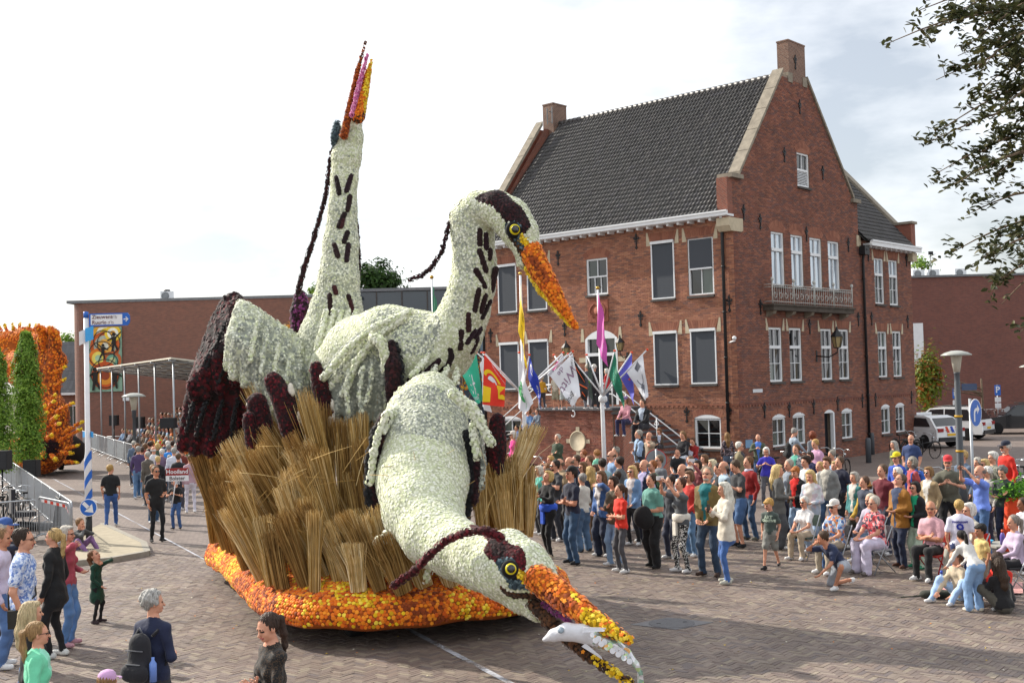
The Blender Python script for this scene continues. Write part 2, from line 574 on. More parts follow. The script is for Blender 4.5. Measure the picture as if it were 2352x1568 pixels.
 # herringbone pavers, 20 x 6.6 cm
PW,PN,PA=0.0675,3,R(45+6)
kmax=700
k=np.arange(-kmax,kmax);mrow=np.arange(-130,130)
K,Mm=np.meshgrid(k,mrow,indexing='ij');K=K.ravel();Mm=Mm.ravel()
ox=np.concatenate([K+2*PN*Mm,K+2*PN*Mm]);oy=np.concatenate([K,K+1])
ver=np.concatenate([np.zeros(len(K),bool),np.ones(len(K),bool)])
cxp=(ox+np.where(ver,0.5,PN/2))*PW;cyp=(oy+np.where(ver,PN/2,0.5))*PW
ca,sa=math.cos(PA),math.sin(PA)
wx,wy=cxp*ca-cyp*sa,cxp*sa+cyp*ca+18.0
SLAB=[on_ground(*p)for p in((150,1262),(165,1244),(235,1210),(330,1255),(338,1276),(255,1291),(150,1300))]
def inside(px,py,poly):
 c=np.zeros(len(px),bool)
 n=len(poly)
 for i in range(n):
  x1,y1=poly[i][:2];x2,y2=poly[(i+1)%n][:2]
  c^=((y1>py)!=(y2>py))&(px<(x2-x1)*(py-y1)/((y2-y1)or 1e-9)+x1)
 return c
sel=(wy>9.3)&(wy<27.0)&(np.abs(wx-0.012*wy)<0.462*wy+1.2)
# depth-graded: the square beyond 28 m is paved by material
sel&=~inside(wx,wy,[(p[0],p[1])for p in SLAB])
ox,oy,ver,wx,wy=ox[sel],oy[sel],ver[sel],wx[sel],wy[sel]
g=0.05
hl,hw=(PN-0.05)/2*PW,(1-0.09)/2*PW
ex=np.where(ver,hw,hl);ey=np.where(ver,hl,hw)
zz=rng.normal(0,0.0013,len(wx))+0.002
tl=rng.normal(0,0.0011,(len(wx),2))
def paver_verts(i):
 pass
sg=np.array([(-1,-1),(1,-1),(1,1),(-1,1)])
lx=sg[None,:,0]*ex[:,None];ly=sg[None,:,1]*ey[:,None]
top=np.stack([wx[:,None]+lx*ca-ly*sa,wy[:,None]+lx*sa+ly*ca,zz[:,None]+sg[None,:,0]*tl[:,:1]+sg[None,:,1]*tl[:,1:]],-1)
bot=top.copy();bot[...,2]=-0.02
PV=np.concatenate([top,bot],1)
base=np.array([(0,1,2,3),(4,5,1,0),(5,6,2,1),(6,7,3,2),(7,4,0,3)])
near=np.argsort(wy)[:300]
rest=np.setdiff1d(np.arange(len(wx)),near)
pm=[]
for v_ in(False,True):
 e=(hw,hl)if v_ else(hl,hw)
 lv=[(sx*e[0]*ca-sy*e[1]*sa,sx*e[0]*sa+sy*e[1]*ca,z)for z in(0,-0.02)for sx,sy in sg]
 me=mesh_np('paver',lv,base);me.materials.append(M_PAVE);pm.append(me)
for i in near:
 o=bpy.data.objects.new('paver',pm[int(ver[i])]);o.location=(wx[i],wy[i],zz[i]);o.rotation_euler=(tl[i,1]*20,tl[i,0]*10,0);link(o,road)
pv=obj('paver_field',mesh_np('paver_field',PV[rest].reshape(-1,3),(np.arange(len(rest))[:,None,None]*8+base[None]).reshape(-1,4)),M_PAVE,road)
pv['kind']='stuff'
# pavement corner with kerb stones
sl=sheet('pavement',[(p[0],p[1])for p in SLAB],0.11,M_SLAB,thick=0.14)
kb=[SLAB[i]for i in(2,3,4,5,6)]
for i in range(len(kb)-1):
 a,b_=Vector(kb[i]),Vector(kb[i+1]);nseg=max(1,int((b_-a).length/0.9));d=(b_-a)/nseg
 nn=Vector((d.y,-d.x,0)).normalized()*0.07
 for j in range(nseg):
  p,q=a+d*(j+0.006),a+d*(j+0.994)
  MB().prism([p+nn-Vector((0,0,0.02)),q+nn-Vector((0,0,0.02)),q-nn-Vector((0,0,0.02)),p-nn-Vector((0,0,0.02))],(0,0,0.134)).build('kerb_stone',M_KERB,sl)
  # white chalk line and the cast cover in the street
M_CHALK=mat('chalk line','b4b6be',0.9,0.3,14)
n_=M_CHALK.node_tree;z_=n_.nodes.new('ShaderNodeTexNoise');z_.inputs['Scale'].default_value=9;z_.inputs['Detail'].default_value=6
r_=n_.nodes.new('ShaderNodeMapRange');r_.inputs[1].default_value,r_.inputs[2].default_value,r_.inputs[4].default_value=.34,.54,.85
n_.links.new(z_.outputs['Fac'],r_.inputs['Value']);n_.links.new(r_.outputs['Result'],n_.nodes['Principled BSDF'].inputs['Alpha']) # worn through in places
a,b_=on_ground(985,1470,0.0),on_ground(1170,1568,0.0)
d=(b_-a)/np.linalg.norm(b_-a);w=np.array([-d[1],d[0],0])*0.045
MB().add([a-w-d*2,b_-w+d*1.5,b_+w+d*1.5,a+w-d*2],[(0,1,2,3)]).build('road_marking',M_CHALK,road,loc=(0,0,0.0095))
a,b_=on_ground(95,1085),on_ground(470,1285)
d=(b_-a)/np.linalg.norm(b_-a);w=np.array([-d[1],d[0],0])*0.025
MB().add([a-w,b_-w,b_+w,a+w],[(0,1,2,3)]).build('road_marking',M_CHALK,road,loc=(0,0,0.0095))
mc=on_ground(1543,1432)
cov=thing('manhole_cover','round grey cast cover in its frame, set in the brick street by the fish','manhole cover',(mc[0],mc[1],0),local=True)
M_CAST=mat('grey cast iron','6e6d70',0.7,0.12,12,0.3,120)
MB().prism([(0.62*math.cos(a),0.42*math.sin(a),0.0)for a in np.arange(0,6.28,6.2832/4)],(0,0,0.011)).build('frame',M_CAST,cov)
MB().lathe((0,0,0.0),[(0.34,0.0),(0.34,0.016),(0.33,0.019),(0.0,0.019)],40,smooth=False).build('lid',mat('lid iron','5d5d61',0.65,0.15,20,0.4,150),cov)
for sx in(-1,1):
 MB().box((sx*0.2,0.03*sx,0.0205),(0.06,0.02,0.004)).build('lifting_slot',mat('slot dark','1e1e20',0.9,0),cov)
 # footpath round the town hall, and the car park behind it
 # petals dropped on the street
n=260
P=np.stack([rng.uniform(-7,7,n),rng.uniform(10.5,24,n),np.full(n,.006)],1)
X_,Y_=rng.uniform(.006,.018,n),rng.uniform(.006,.016,n)
a=rng.uniform(0,6.28,n)
V=np.stack([P+np.stack([sx*X_*np.cos(a)-sy*Y_*np.sin(a),sx*X_*np.sin(a)+sy*Y_*np.cos(a),.004*sx*sy*np.ones(n)],1)for sx,sy in((-1,-1),(1,-1),(1,1),(-1,1))],1)
o=obj('fallen_petals',mesh_np('fallen_petals',V.reshape(-1,3),np.arange(n*4).reshape(-1,4)),mat('petals',(.5,.4,.2),.8,0,ramp=['d8801c','d8d4c4','d8b82c','b8b08c','7a6a3a']))
o['kind']='stuff';o['label']='orange and white petals and straw scraps scattered on the street';o['category']='petals'
# ------------------------------------------------------------------ the brick town hall
TH=R(47.5)
HC=np.array([8.3589,42.8002])
eu=np.array([-math.sin(TH),math.cos(TH)]);ev=np.array([math.cos(TH),math.sin(TH)])
FL=Frame(HC,eu,-ev) # long facade with the stairs: t to the left
FR=Frame(HC,ev,-eu) # gable facade with the balcony: t to the right
hall=thing('town_hall','red brick town hall with steep dark tiled roof, stepped gable and double outside stairs','building',(*HC,0))
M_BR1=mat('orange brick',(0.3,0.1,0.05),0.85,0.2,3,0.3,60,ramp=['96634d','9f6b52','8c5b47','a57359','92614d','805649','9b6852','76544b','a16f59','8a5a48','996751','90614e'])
M_BR_SHADE=mat('brown brick',(0.2,0.08,0.05),0.85,0.22,2,0.3,60,ramp=['7a4a3c','845444','6e4439','8c5a47','644540','784c3e','6b4944','7f4f40'])  # weathered brick, with the gable facade's shade also put into its darker colours
M_MORT=mat('mortar','8f8072',0.95,0.2,10)
M_STONE=mat('pale sandstone','b9ad95',0.85,0.12,6,0.2,40)
M_COPE=mat('weathered coping','877f72',0.9,0.28,4,0.3,30)
M_WHITE=mat('white paint','dcdfe2',0.45,0.05,4)
M_GLASS=mat('window glass',(0.02,0.025,0.03),0.03,0.0,spec=0.9,ramp=['0c0e10','181d1f','2a3330','101318','46504a','14181c'])
M_GLSKY=mat('sky reflecting glass',(.42,.47,.52),.04,0.0,metal=.75,spec=.8)  # pale mirror colour puts the bright sky reflection into the upper panes
M_SCREEN=mat('grey sunscreen','42474e',0.8,0.06,30)
M_BLACK=mat('black iron','1b1c1f',0.5,0.1,10)
M_SILL=mat('dark sill','4a4644',0.8,0.15,8)
M_TILE=mat('black glazed pantile',(0.05,0.05,0.055),0.42,0.2,3,ramp=['3e3d3d','444241','3a3939','474443','403e3e','3c3a3a','434144','383636'],spec=0.5)
M_LEAD=mat('lead grey','6f7276',0.6,0.15,5)
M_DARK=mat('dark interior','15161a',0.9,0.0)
# openings (t0, t1, z0, z1)
WL2=[(0.9,2.05,6.7,8.92),(2.66,3.75,6.68,8.92),(9.23,10.33,6.63,8.72),(10.96,12.07,6.62,8.72)]
WLS=[(5.95,7.05,7.06,8.56)]
WL1=[(0.88,2.03,3.33,5.4),(2.63,3.75,3.31,5.38),(9.23,10.34,3.24,5.33),(10.93,12.07,3.24,5.28)]
DOOR=(5.55,7.2,2.55,5.25)
WLB=[(0.8,1.97,0.88,2.02),(10.9,12.1,0.88,1.95)]
WR2=[(2.74,3.73,7.09,9.21),(4.3,5.28,7.09,9.2),(5.86,6.86,7.09,9.2),(7.43,8.43,7.09,9.17)]
WR1=[(2.34,3.32,3.33,5.44),(3.91,4.9,3.33,5.44),(6.52,7.48,3.33,5.44),(8.07,9.03,3.33,5.44)]
WRB=[(2.38,3.4,0.8,1.93),(3.97,4.97,0.8,1.94),(8.14,9.13,0.8,1.95)]
DRB=(6.6,7.46,0.05,1.95)
WG=[(5.02,6.03,11.22,12.62)]
WW2=[(11.78,12.72,6.64,8.72),(13.27,14.2,6.63,8.72)]
WW1=[(11.87,12.79,3.34,5.42),(13.39,14.32,3.34,5.43)]
WWB=[(11.94,12.87,0.8,1.99),(13.45,14.42,0.8,2.01)]
WID,GW,WING=13.1,10.3,15.75
EAVE,RIDGE_Z,RIDGE_S=9.65,15.87,5.07
def lay_bricks(F,span,holes,z0,z1,m,name,singles=0,n0=0.0,ch=0.0635,bl=0.222):
 """span(z) -> (t0, t1); running bond with the openings left out"""
 T0,T1,Z0,Z1,NN=[],[],[],[],[]
 r=0
 z=z0
 while z<z1-0.02:
  a,b=span(z+ch/2)
  iv=[(a,b)]
  for h in holes:
   if h[2]<z+ch*0.5<h[3]:
    nv=[]
    for p,q in iv:
     if h[1]<=p or h[0]>=q:
      nv.append((p,q))
     else:
      if h[0]>p:nv.append((p,h[0]))
      if h[1]<q:nv.append((h[1],q))
    iv=nv
  for p,q in iv:
   off=(r%2)*bl/2
   t=math.floor((p-off)/bl)*bl+off
   while t<q:
    s,e=max(t,p),min(t+bl-0.011,q)
    if e-s>0.02:
     T0.append(s);T1.append(e);Z0.append(z);Z1.append(z+ch-0.0115)
    t+=bl
  z+=ch;r+=1
 T0,T1,Z0,Z1=map(np.array,(T0,T1,Z0,Z1))
 n1=n0+rng.normal(0.012,0.0018,len(T0))
 order=np.arange(len(T0))
 V,Q=boxes_np(F,T0,T1,n0-0.005,n1,Z0,Z1)
 return V,Q,(T0,T1,Z0,Z1,n1)
def masonry(F,span,holes,z0,z1,m,name,parent,singles=0,key=None,n0=0.0):
 V,Q,D=lay_bricks(F,span,holes,z0,z1,m,name,n0=n0)
 N=len(D[0])
 ids=np.arange(N)
 if singles:
  full=np.where(D[1]-D[0]>0.2)[0]
  pick=full[np.argsort(key(D[0][full],D[2][full]))[:singles]]
  me=mesh_np('brick',*boxes_np(Frame((0,0),F.t[:2],F.n[:2]),[0],[0.211],[-0.005],[0.013],[0],[0.052]));me.materials.append(m)
  for i in pick:
   o=bpy.data.objects.new('brick',me);o.location=F.p(D[0][i],n0+rng.normal(0,0.0015),D[2][i]);link(o,parent)
  ids=np.setdiff1d(ids,pick)
 o=obj(name,mesh_np(name,V.reshape(-1,8,3)[ids].reshape(-1,3),Q[:len(ids)*5]),m,parent)
 o['kind']='stuff'
 return o
def wall_slab(F,poly,holes,thick,m,name,parent):
 """mortar backing: rows of boxes between openings"""
 b=MB()
 t0,t1=min(p[0]for p in poly),max(p[0]for p in poly)
 zs=sorted({min(z,poly[1][1])for h in holes for z in h[2:]}|{poly[0][1],poly[1][1]})
 for za,zb in zip(zs[:-1],zs[1:]):
  zm=(za+zb)/2
  iv=[(t0,t1)]
  for h in holes:
   if h[2]<zm<h[3]:
    nv=[]
    for p,q in iv:
     if h[1]<=p or h[0]>=q:nv.append((p,q))
     else:
      if h[0]>p:nv.append((p,h[0]))
      if h[1]<q:nv.append((h[1],q))
    iv=nv
  for p,q in iv:
   b.fbox(F,p,q,-thick,0.0,za,zb)
 return b.build(name,m,parent)
def bow(w,rise):
 t0,t1,z0,z1=w
 c=(t0+t1)/2;half=(t1-t0)/2;rad=(half*half+rise*rise)/(2*rise)
 return[(c-math.sqrt(max(0,rad**2-(rad-rise+rise*(i+0.5)/5)**2)),c+math.sqrt(max(0,rad**2-(rad-rise+rise*(i+0.5)/5)**2)),z1+rise*i/5,z1+rise*(i+1)/5)for i in range(5)]
HL=WL2+WLS+WL1+[DOOR]+WLB
HR=WR2+WR1+WRB+[DRB]+WG+WW2+WW1+WWB
def gable(z):
 if z<9.4:return(0.0,15.72)
 if z<11.1:return(0.0,GW)
 f=(z-11.1)/(15.6-11.1)
 return(0.55+f*3.5,GW-0.4-f*3.75)
def longspan(z):
 return(0.0,WID)
wl=wall_slab(FL,[(0.0,0.0),(WID,EAVE)],HL,0.35,M_MORT,'wall',hall)
wr=wall_slab(FR,[(0.0,0.0),(15.72,9.4)],HR,0.35,M_MORT,'wall',hall)
gb=MB()
for z in np.arange(9.4,15.6,0.25):
 a,b_=gable(z+0.12)
 if z<11.2 and z+0.25>11.2:pass
 for h in WG:
  if h[2]<z+0.12<h[3]:
   gb.fbox(FR,a,h[0],-0.35,0.0,z,z+0.25);gb.fbox(FR,h[1],b_,-0.35,0.0,z,z+0.25);break
 else:
  gb.fbox(FR,a,b_,-0.35,0.0,z,z+0.25)
gb.build('gable_wall',M_MORT,hall)
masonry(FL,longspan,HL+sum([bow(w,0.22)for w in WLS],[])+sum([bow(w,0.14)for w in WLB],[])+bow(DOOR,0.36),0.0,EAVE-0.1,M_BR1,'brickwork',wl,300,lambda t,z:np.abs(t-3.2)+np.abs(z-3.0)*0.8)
masonry(FR,gable,HR+sum([bow(w,0.22)for w in WR2+WG],[])+sum([bow(w,0.14)for w in WRB+[DRB]+WWB],[]),0.0,15.55,M_BR_SHADE,'brickwork',wr,0)
# other walls of the box (not bricked one by one: away from the street)
bk=MB()
bk.fbox(FL,WID-0.35,WID,-GW,-0.36,0,11.0)
bk.add([FL.p(WID-0.002,-0.6,10.9),FL.p(WID-0.002,-GW+0.6,10.9),FL.p(WID-0.002,-RIDGE_S-0.8,15.6),FL.p(WID-0.002,-RIDGE_S+0.8,15.6)],[(0,1,2,3)])
bk.add([FL.p(WID-0.3,-0.6,10.9),FL.p(WID-0.3,-RIDGE_S+0.8,15.6),FL.p(WID-0.3,-RIDGE_S-0.8,15.6),FL.p(WID-0.3,-GW+0.6,10.9)],[(0,1,2,3)])
bk.fbox(FL,0.36,WID-0.36,-GW,-GW+0.3,0,EAVE)
bk.fbox(FR,15.4,15.72,-6.0,-0.36,0,9.4)
bk.fbox(FR,10.3,15.4,-6.0,-5.7,0,9.4)
bk.build('rear_wall',brickmat('rear brick','874d3b','6f4035','77675c',0.22,0.063,rotv=(R(90),0,TH)),hall)
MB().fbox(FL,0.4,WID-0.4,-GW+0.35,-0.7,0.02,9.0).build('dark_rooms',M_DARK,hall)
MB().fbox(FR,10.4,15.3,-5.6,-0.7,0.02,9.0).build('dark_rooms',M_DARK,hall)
# roof: pantiles on a sloping bed
roof=MB()
E0,E1=(0.42,EAVE+0.02),(-RIDGE_S,RIDGE_Z)
roof.add([FL.p(0.3,E0[0],E0[1]),FL.p(WID-0.3,E0[0],E0[1]),FL.p(WID-0.3,E1[0],E1[1]),FL.p(0.3,E1[0],E1[1])],[(0,1,2,3)])
roof.add([FL.p(0.3,-GW-0.4,EAVE),FL.p(WID-0.3,-GW-0.4,EAVE),FL.p(WID-0.3,E1[0],E1[1]-0.01),FL.p(0.3,E1[0],E1[1]-0.01)],[(3,2,1,0)])
roof_o=roof.build('roof',mat('roof bed','2d2b2a',0.9,0.2,3),hall)
def pantile(w,l):
 n=9
 V=[];
 for j in(0,1):
  for i in range(n):
   f=i/(n-1)
   x=f*w*1.08
   z=0.045*math.exp(-((f-0.22)/0.16)**2)-0.012*math.sin(math.pi*max(0,(f-0.4)/0.6))
   V.append((x,j*l*1.12,z+0.035*(1-j)))
 for i in range(n):
  f=i/(n-1)
  V.append((f*w*1.08,0.0,V[i][2]-0.022))
 Q=[(i,i+1,n+i+1,n+i)for i in range(n-1)]+[(2*n+i,2*n+i+1,i+1,i)for i in range(n-1)]
 return np.array(V),np.array(Q)
def tile_roof(org,ax,up,nx,ny,w,l,m,parent,singles,name):
 """org lower corner, ax unit along the eave, up unit up the slope"""
 nrm=np.cross(ax,up)
 if nrm[2]<0:nrm=-nrm
 V,Q=pantile(w,l)
 lv=V[:,:1]*ax+V[:,1:2]*up+V[:,2:]*nrm
 if np.dot(np.cross(lv[Q[0][1]]-lv[Q[0][0]],lv[Q[0][2]]-lv[Q[0][0]]),nrm)<0:
  Q=Q[:,::-1]
 I,J=np.meshgrid(np.arange(nx),np.arange(ny),indexing='ij');I=I.ravel();J=J.ravel()
 O=org+np.multiply.outer(I*w,ax)+np.multiply.outer(J*l,up)+np.multiply.outer(rng.normal(0.02,0.004,len(I)),nrm)
 dc=np.linalg.norm(O-CP,axis=1);od=np.argsort(dc)
 me=mesh_np('roof_tile',lv,Q,smooth=True);me.materials.append(m)
 for i in od[:singles]:
  o=bpy.data.objects.new('roof_tile',me);o.location=O[i];link(o,parent)
 O=O[od[singles:]]
 if len(O):
  x=obj(name,mesh_np(name,(O[:,None]+lv[None]).reshape(-1,3),(np.arange(len(O))[:,None,None]*len(V)+Q[None]).reshape(-1,4),smooth=True),m,parent)
  x['kind']='stuff'
p0=np.array(FL.p(0.42,E0[0]+0.03,E0[1]+0.02));p1=np.array(FL.p(0.42,E1[0],E1[1]))
up=(p1-p0);ul=np.linalg.norm(up);up/=ul
NYT=30;NXT=72
tile_roof(p0,FL.t,up,NXT,NYT,(WID-0.84)/NXT,ul/NYT,M_TILE,roof_o,300,'tile_field')
rd=MB()
for i in range(44):
 t=0.5+i*(WID-0.9)/44
 rd.tube([FL.p(t,-RIDGE_S,RIDGE_Z+0.0),FL.p(t+0.31,-RIDGE_S,RIDGE_Z+0.02)],[0.13,0.15],8)
rd.build('ridge_tiles',M_TILE,roof_o)
# gutter with brackets
gt=MB()
gt.fbox(FL,-0.05,WID+0.05,0.0,0.42,EAVE-0.1,EAVE-0.02)
gt.fbox(FL,-0.05,WID+0.05,0.42,0.5,EAVE-0.08,EAVE+0.09)
gt.fbox(FL,-0.05,WID+0.05,0.501,0.54,EAVE+0.05,EAVE+0.11)
gt.build('gutter',M_WHITE,hall)
for i in range(27):
 t=0.3+i*(WID-0.6)/26
 MB().fbox(FL,t-0.05,t+0.05,0.012,0.36,EAVE-0.2,EAVE-0.101).build('eave_bracket',M_WHITE,hall)
 # gable coping, kneelers, chimneys
def slab3(pts,F,n0,n1,m,name):
 return MB().prism([F.p(t,n0,z)for t,z in pts],np.array(F.n)*(n1-n0)).build(name,m,hall)
ncope=5
for i in range(ncope):
 f0,f1=i/ncope+0.004,(i+1)/ncope-0.004
 A=lambda f,dz:(0.45+f*3.62,11.12+f*4.6+dz)
 slab3([A(f0,0),A(f1,0),A(f1,0.17),A(f0,0.17)],FR,-0.42,0.08,M_COPE,'coping_stone')
 B=lambda f,dz:(GW-0.35-f*3.9,11.12+f*4.6+dz)
 slab3([B(f0,0),B(f1,0),B(f1,0.17),B(f0,0.17)][::-1],FR,-0.42,0.08,M_COPE,'coping_stone')
 C_=lambda f,dz:(-0.45-f*3.62,11.12+f*4.6+dz)
 MB().prism([FL.p(WID-0.4,C_(f0,0)[0],C_(f0,0)[1]),FL.p(WID-0.4,C_(f1,0)[0],C_(f1,0)[1]),FL.p(WID-0.4,C_(f1,0)[0],C_(f1,0.2)[1]),FL.p(WID-0.4,C_(f0,0)[0],C_(f0,0.2)[1])],FL.t*0.42).build('coping_stone',M_COPE,hall)
for t0,t1 in((-0.22,0.62),(GW-0.62,GW+0.1)):
 MB().fbox(FR,t0,t1,-0.5,0.16,11.0,11.16).build('kneeler_cap',M_COPE,hall)
MB().fbox(FR,-0.35,0.0,-0.45,0.011,9.5,11.0).build('kneeler',brickmat('kneeler brick','8f503c','7a4436','77675c',0.22,0.063,rotv=(R(90),0,-TH)),hall)
MB().prism([FR.p(-0.36,-0.5,9.5),FR.p(0.62,-0.5,9.5),FR.p(0.62,-0.5,9.05),FR.p(0.5,-0.5,9.0),FR.p(-0.2,-0.5,9.0),FR.p(-0.36,-0.5,9.2)],FR.n*0.56).build('corbel_stone',M_STONE,hall)
MB().fbox(FR,GW-0.2,GW+0.16,-0.3,0.05,9.1,9.6).build('corbel_stone',M_STONE,hall)
M_CH=brickmat('chimney brick','7f5f50','65493f','857a6c',0.22,0.063,rotv=(R(90),0,-TH),var=0.3)
ch=MB()
ch.fbox(FR,4.62,6.0,-0.5,0.014,15.5,17.1).fbox(FR,4.6,6.02,-0.52,0.03,17.1,17.16)
cho=ch.build('chimney',M_CH,hall)
for t in(4.5,5.72):
 MB().fbox(FR,t,t+0.36,-0.53,0.04,15.4,15.8).build('chimney_foot',M_COPE,cho)
M_CH2=brickmat('chimney brick side','7f5f50','65493f','857a6c',0.22,0.063,rotv=(R(90),0,TH),var=0.3)
ch=MB()
ch.fbox(FL,WID-0.6,WID+0.05,-5.6,-4.6,15.0,16.8).fbox(FL,WID-0.62,WID+0.07,-5.62,-4.58,16.8,16.86)
cho=ch.build('chimney',M_CH2,hall)
lad=MB()
for z in(15.9,16.4):
 lad.fbox(FL,WID-0.5,WID-0.46,-4.6,-4.42,z,z+0.03)
lad.fbox(FL,WID-0.7,WID-0.66,-4.44,-4.40,15.8,16.6).fbox(FL,WID-0.4,WID-0.36,-4.44,-4.40,15.8,16.6)
lad.build('rungs',M_LEAD,cho)
# the lower wing: roof, gutter, parapet
FW=Frame(FR.p(10.35,0,0)[:2],ev,-eu)
ws=MB();wy0,wy1=9.35,13.4
ws.add([FR.p(10.3,0.32,wy0),FR.p(15.5,0.32,wy0),FR.p(15.5,-3.3,wy1),FR.p(10.3,-3.3,wy1)],[(0,1,2,3)])
ws.add([FR.p(10.3,-6.6,wy0),FR.p(15.5,-6.6,wy0),FR.p(15.5,-3.3,wy1),FR.p(10.3,-3.3,wy1)],[(3,2,1,0)])
wro=ws.build('wing_roof',MATS['roof bed'],hall)
p0=np.array(FR.p(10.4,0.34,wy0+0.02));p1=np.array(FR.p(10.4,-3.3,wy1+0.02));up=p1-p0;ul=np.linalg.norm(up);up/=ul
tile_roof(p0,FR.t,up,29,19,5.0/29,ul/19,M_TILE,wro,120,'tile_field')
gt=MB()
gt.fbox(FR,10.75,15.95,0.0,0.34,9.2,9.28).fbox(FR,10.75,16.0,0.34,0.44,9.16,9.4).fbox(FR,10.75,16.0,0.441,0.48,9.34,9.42)
gt.build('gutter',M_WHITE,hall)
for i in range(10):
 t=10.95+i*0.52
 MB().fbox(FR,t-0.05,t+0.05,0.012,0.3,9.1,9.199).build('eave_bracket',M_WHITE,hall)
MB().prism([FR.p(15.45,0.1,9.41),FR.p(15.45,-0.6,10.5),FR.p(15.45,-3.3,13.5),FR.p(15.45,-6.4,9.6)],FR.t*0.4).build('wing_gable',MATS['rear brick'],hall)
MB().fbox(FR,15.44,15.9,-0.65,0.2,9.43,10.52).build('parapet_end',MATS['kneeler brick'],hall)
MB().fbox(FR,15.38,15.98,-0.75,0.28,10.52,10.64).build('parapet_cap',M_COPE,hall)
MB().prism([FR.p(15.4,-0.6,10.5),FR.p(15.4,-3.3,13.5),FR.p(15.4,-3.3,13.68),FR.p(15.4,-0.6,10.68)],FR.t*0.52).build('coping_stone',M_COPE,hall)
MB().fbox(FR,15.4,15.9,-0.3,0.25,8.75,9.15).build('corbel_stone',M_STONE,hall)
# windows
def bar(b,F,t0,t1,z0,z1,n0,n1,mi=0):
 b.fbox(F,t0,t1,n0,n1,z0,z1,mi)
def window(F,w,kind,name='window',glass=None):
 t0,t1,z0,z1=w
 f=MB();d0,d1=-0.14,-0.03
 fw=0.075
 if kind=='screen':
  d0,d1=-0.08,0.045
  fw=0.05
 for a in((t0,t0+fw,z0,z1),(t1-fw,t1,z0,z1),(t0+fw,t1-fw,z1-fw,z1),(t0+fw,t1-fw,z0,z0+fw)):
  bar(f,F,a[0],a[1],a[2],a[3],d0,d1)
 mid=(t0+t1)/2
 rows=[]
 if kind=='screen':
  f.fbox(F,t0,t1,0.046,0.09,z1-0.07,z1+0.04)
  o=f.build(name,M_WHITE,hall)
  MB().fbox(F,t0+fw,t1-fw,-0.01,0.012,z0+fw,z1-fw).build('sunscreen',M_SCREEN,o)
  MB().fbox(F,t0-0.03,t1+0.03,0.013,0.12,z0-0.09,z0-0.02).build('sill',M_SILL,o)
  return o
 H=z1-z0
 if kind=='half': # sunscreen half drawn over a sash window
  zs=z0+H*0.46
  rows=[(z0+fw,zs-0.03,2)]
  bar(f,F,t0+fw,t1-fw,zs-0.03,zs+0.03,d0,0.02)
 elif kind=='tall':
  zs=z0+H*0.67
  rows=[(z0+fw,zs-0.06,2),(zs+0.06,z1-fw,2)]
  bar(f,F,t0+fw,t1-fw,zs-0.06,zs+0.06,d0,d1+0.03)
 elif kind=='cross':
  zs=z0+H*0.64
  zq=z0+fw+(zs-z0-fw)*0.5
  rows=[(z0+fw,zq-0.012,2),(zq+0.012,zs-0.06,2),(zs+0.06,z1-fw,2)]
  bar(f,F,t0+fw,t1-fw,zs-0.06,zs+0.06,d0,d1+0.03)
  bar(f,F,t0+fw,t1-fw,zq-0.012,zq+0.012,d0+0.02,d1-0.02)
 elif kind=='base':
  zq=z0+H*0.5
  rows=[(z0+fw,zq-0.012,2),(zq+0.012,z1-fw,2)]
  bar(f,F,t0+fw,t1-fw,zq-0.012,zq+0.012,d0+0.02,d1-0.02)
 elif kind=='louvre':
  zs=z0+H*0.5
  rows=[(zs+0.04,z1-fw,2)]
  bar(f,F,t0+fw,t1-fw,zs-0.04,zs+0.04,d0,d1)
 elif kind=='sash':
  zs=z0+H*0.5
  rows=[(z0+fw,zs-0.03,3),(zs+0.03,z1-fw,2)]
  bar(f,F,t0+fw,t1-fw,zs-0.03,zs+0.03,d0,d1)
 for a,b_,n in rows:
  wd=(t1-t0-2*fw)/n
  for i in range(1,n):
   x=t0+fw+wd*i
   bar(f,F,x-0.014,x+0.014,a,b_,d0+0.02,d1-0.02)
 o=f.build(name,M_WHITE,hall)
 for a,b_,n in rows:
  wd=(t1-t0-2*fw)/n
  for i in range(n):
   x=t0+fw+wd*i
   j_=rng.normal(0,0.005,4);xa,xb=x+(0.014 if i else 0),x+wd-(0.014 if i<n-1 else 0)
   MB().add([F.p(xa,-.1+j_[0],a),F.p(xb,-.1+j_[1],a),F.p(xb,-.1+j_[2],b_),F.p(xa,-.1+j_[3],b_)],[(0,1,2,3)]).build('pane',glass if glass and(kind=='tall' or a>z0+H*.6)else M_GLASS,o)
 MB().fbox(F,t0-0.03,t1+0.03,0.013,0.11,z0-0.09,z0-0.01).build('sill',M_SILL,o)
 if kind=='half':
  MB().fbox(F,t0+fw,t1-fw,-0.02,0.005,zs+0.03,z1-fw).build('sunscreen',M_SCREEN,o)
 if kind=='louvre':
  n=9
  for i in range(n):
   z=z0+fw+(zs-0.04-z0-fw)*(i+0.5)/n
   MB().prism([F.p(t0+fw,-0.11,z+0.03),F.p(t0+fw,-0.05,z-0.03),F.p(t0+fw,-0.045,z-0.02),F.p(t0+fw,-0.105,z+0.04)],F.t*(t1-t0-2*fw)).build('slat',M_WHITE,o)
 return o
window(FL,WL2[0],'half')
for w in WL2[1:]+WL1:window(FL,w,'screen')
window(FL,WLS[0],'sash')
for w in WLB:window(FL,w,'base')
for w in WR2:window(FR,w,'tall',glass=M_GLSKY)
for w in WR1+WW1:window(FR,w,'cross')
for w in WW2:window(FR,w,'cross',glass=M_GLSKY)
for w in WRB+WWB:window(FR,w,'base')
window(FR,WG[0],'louvre',glass=M_GLSKY)
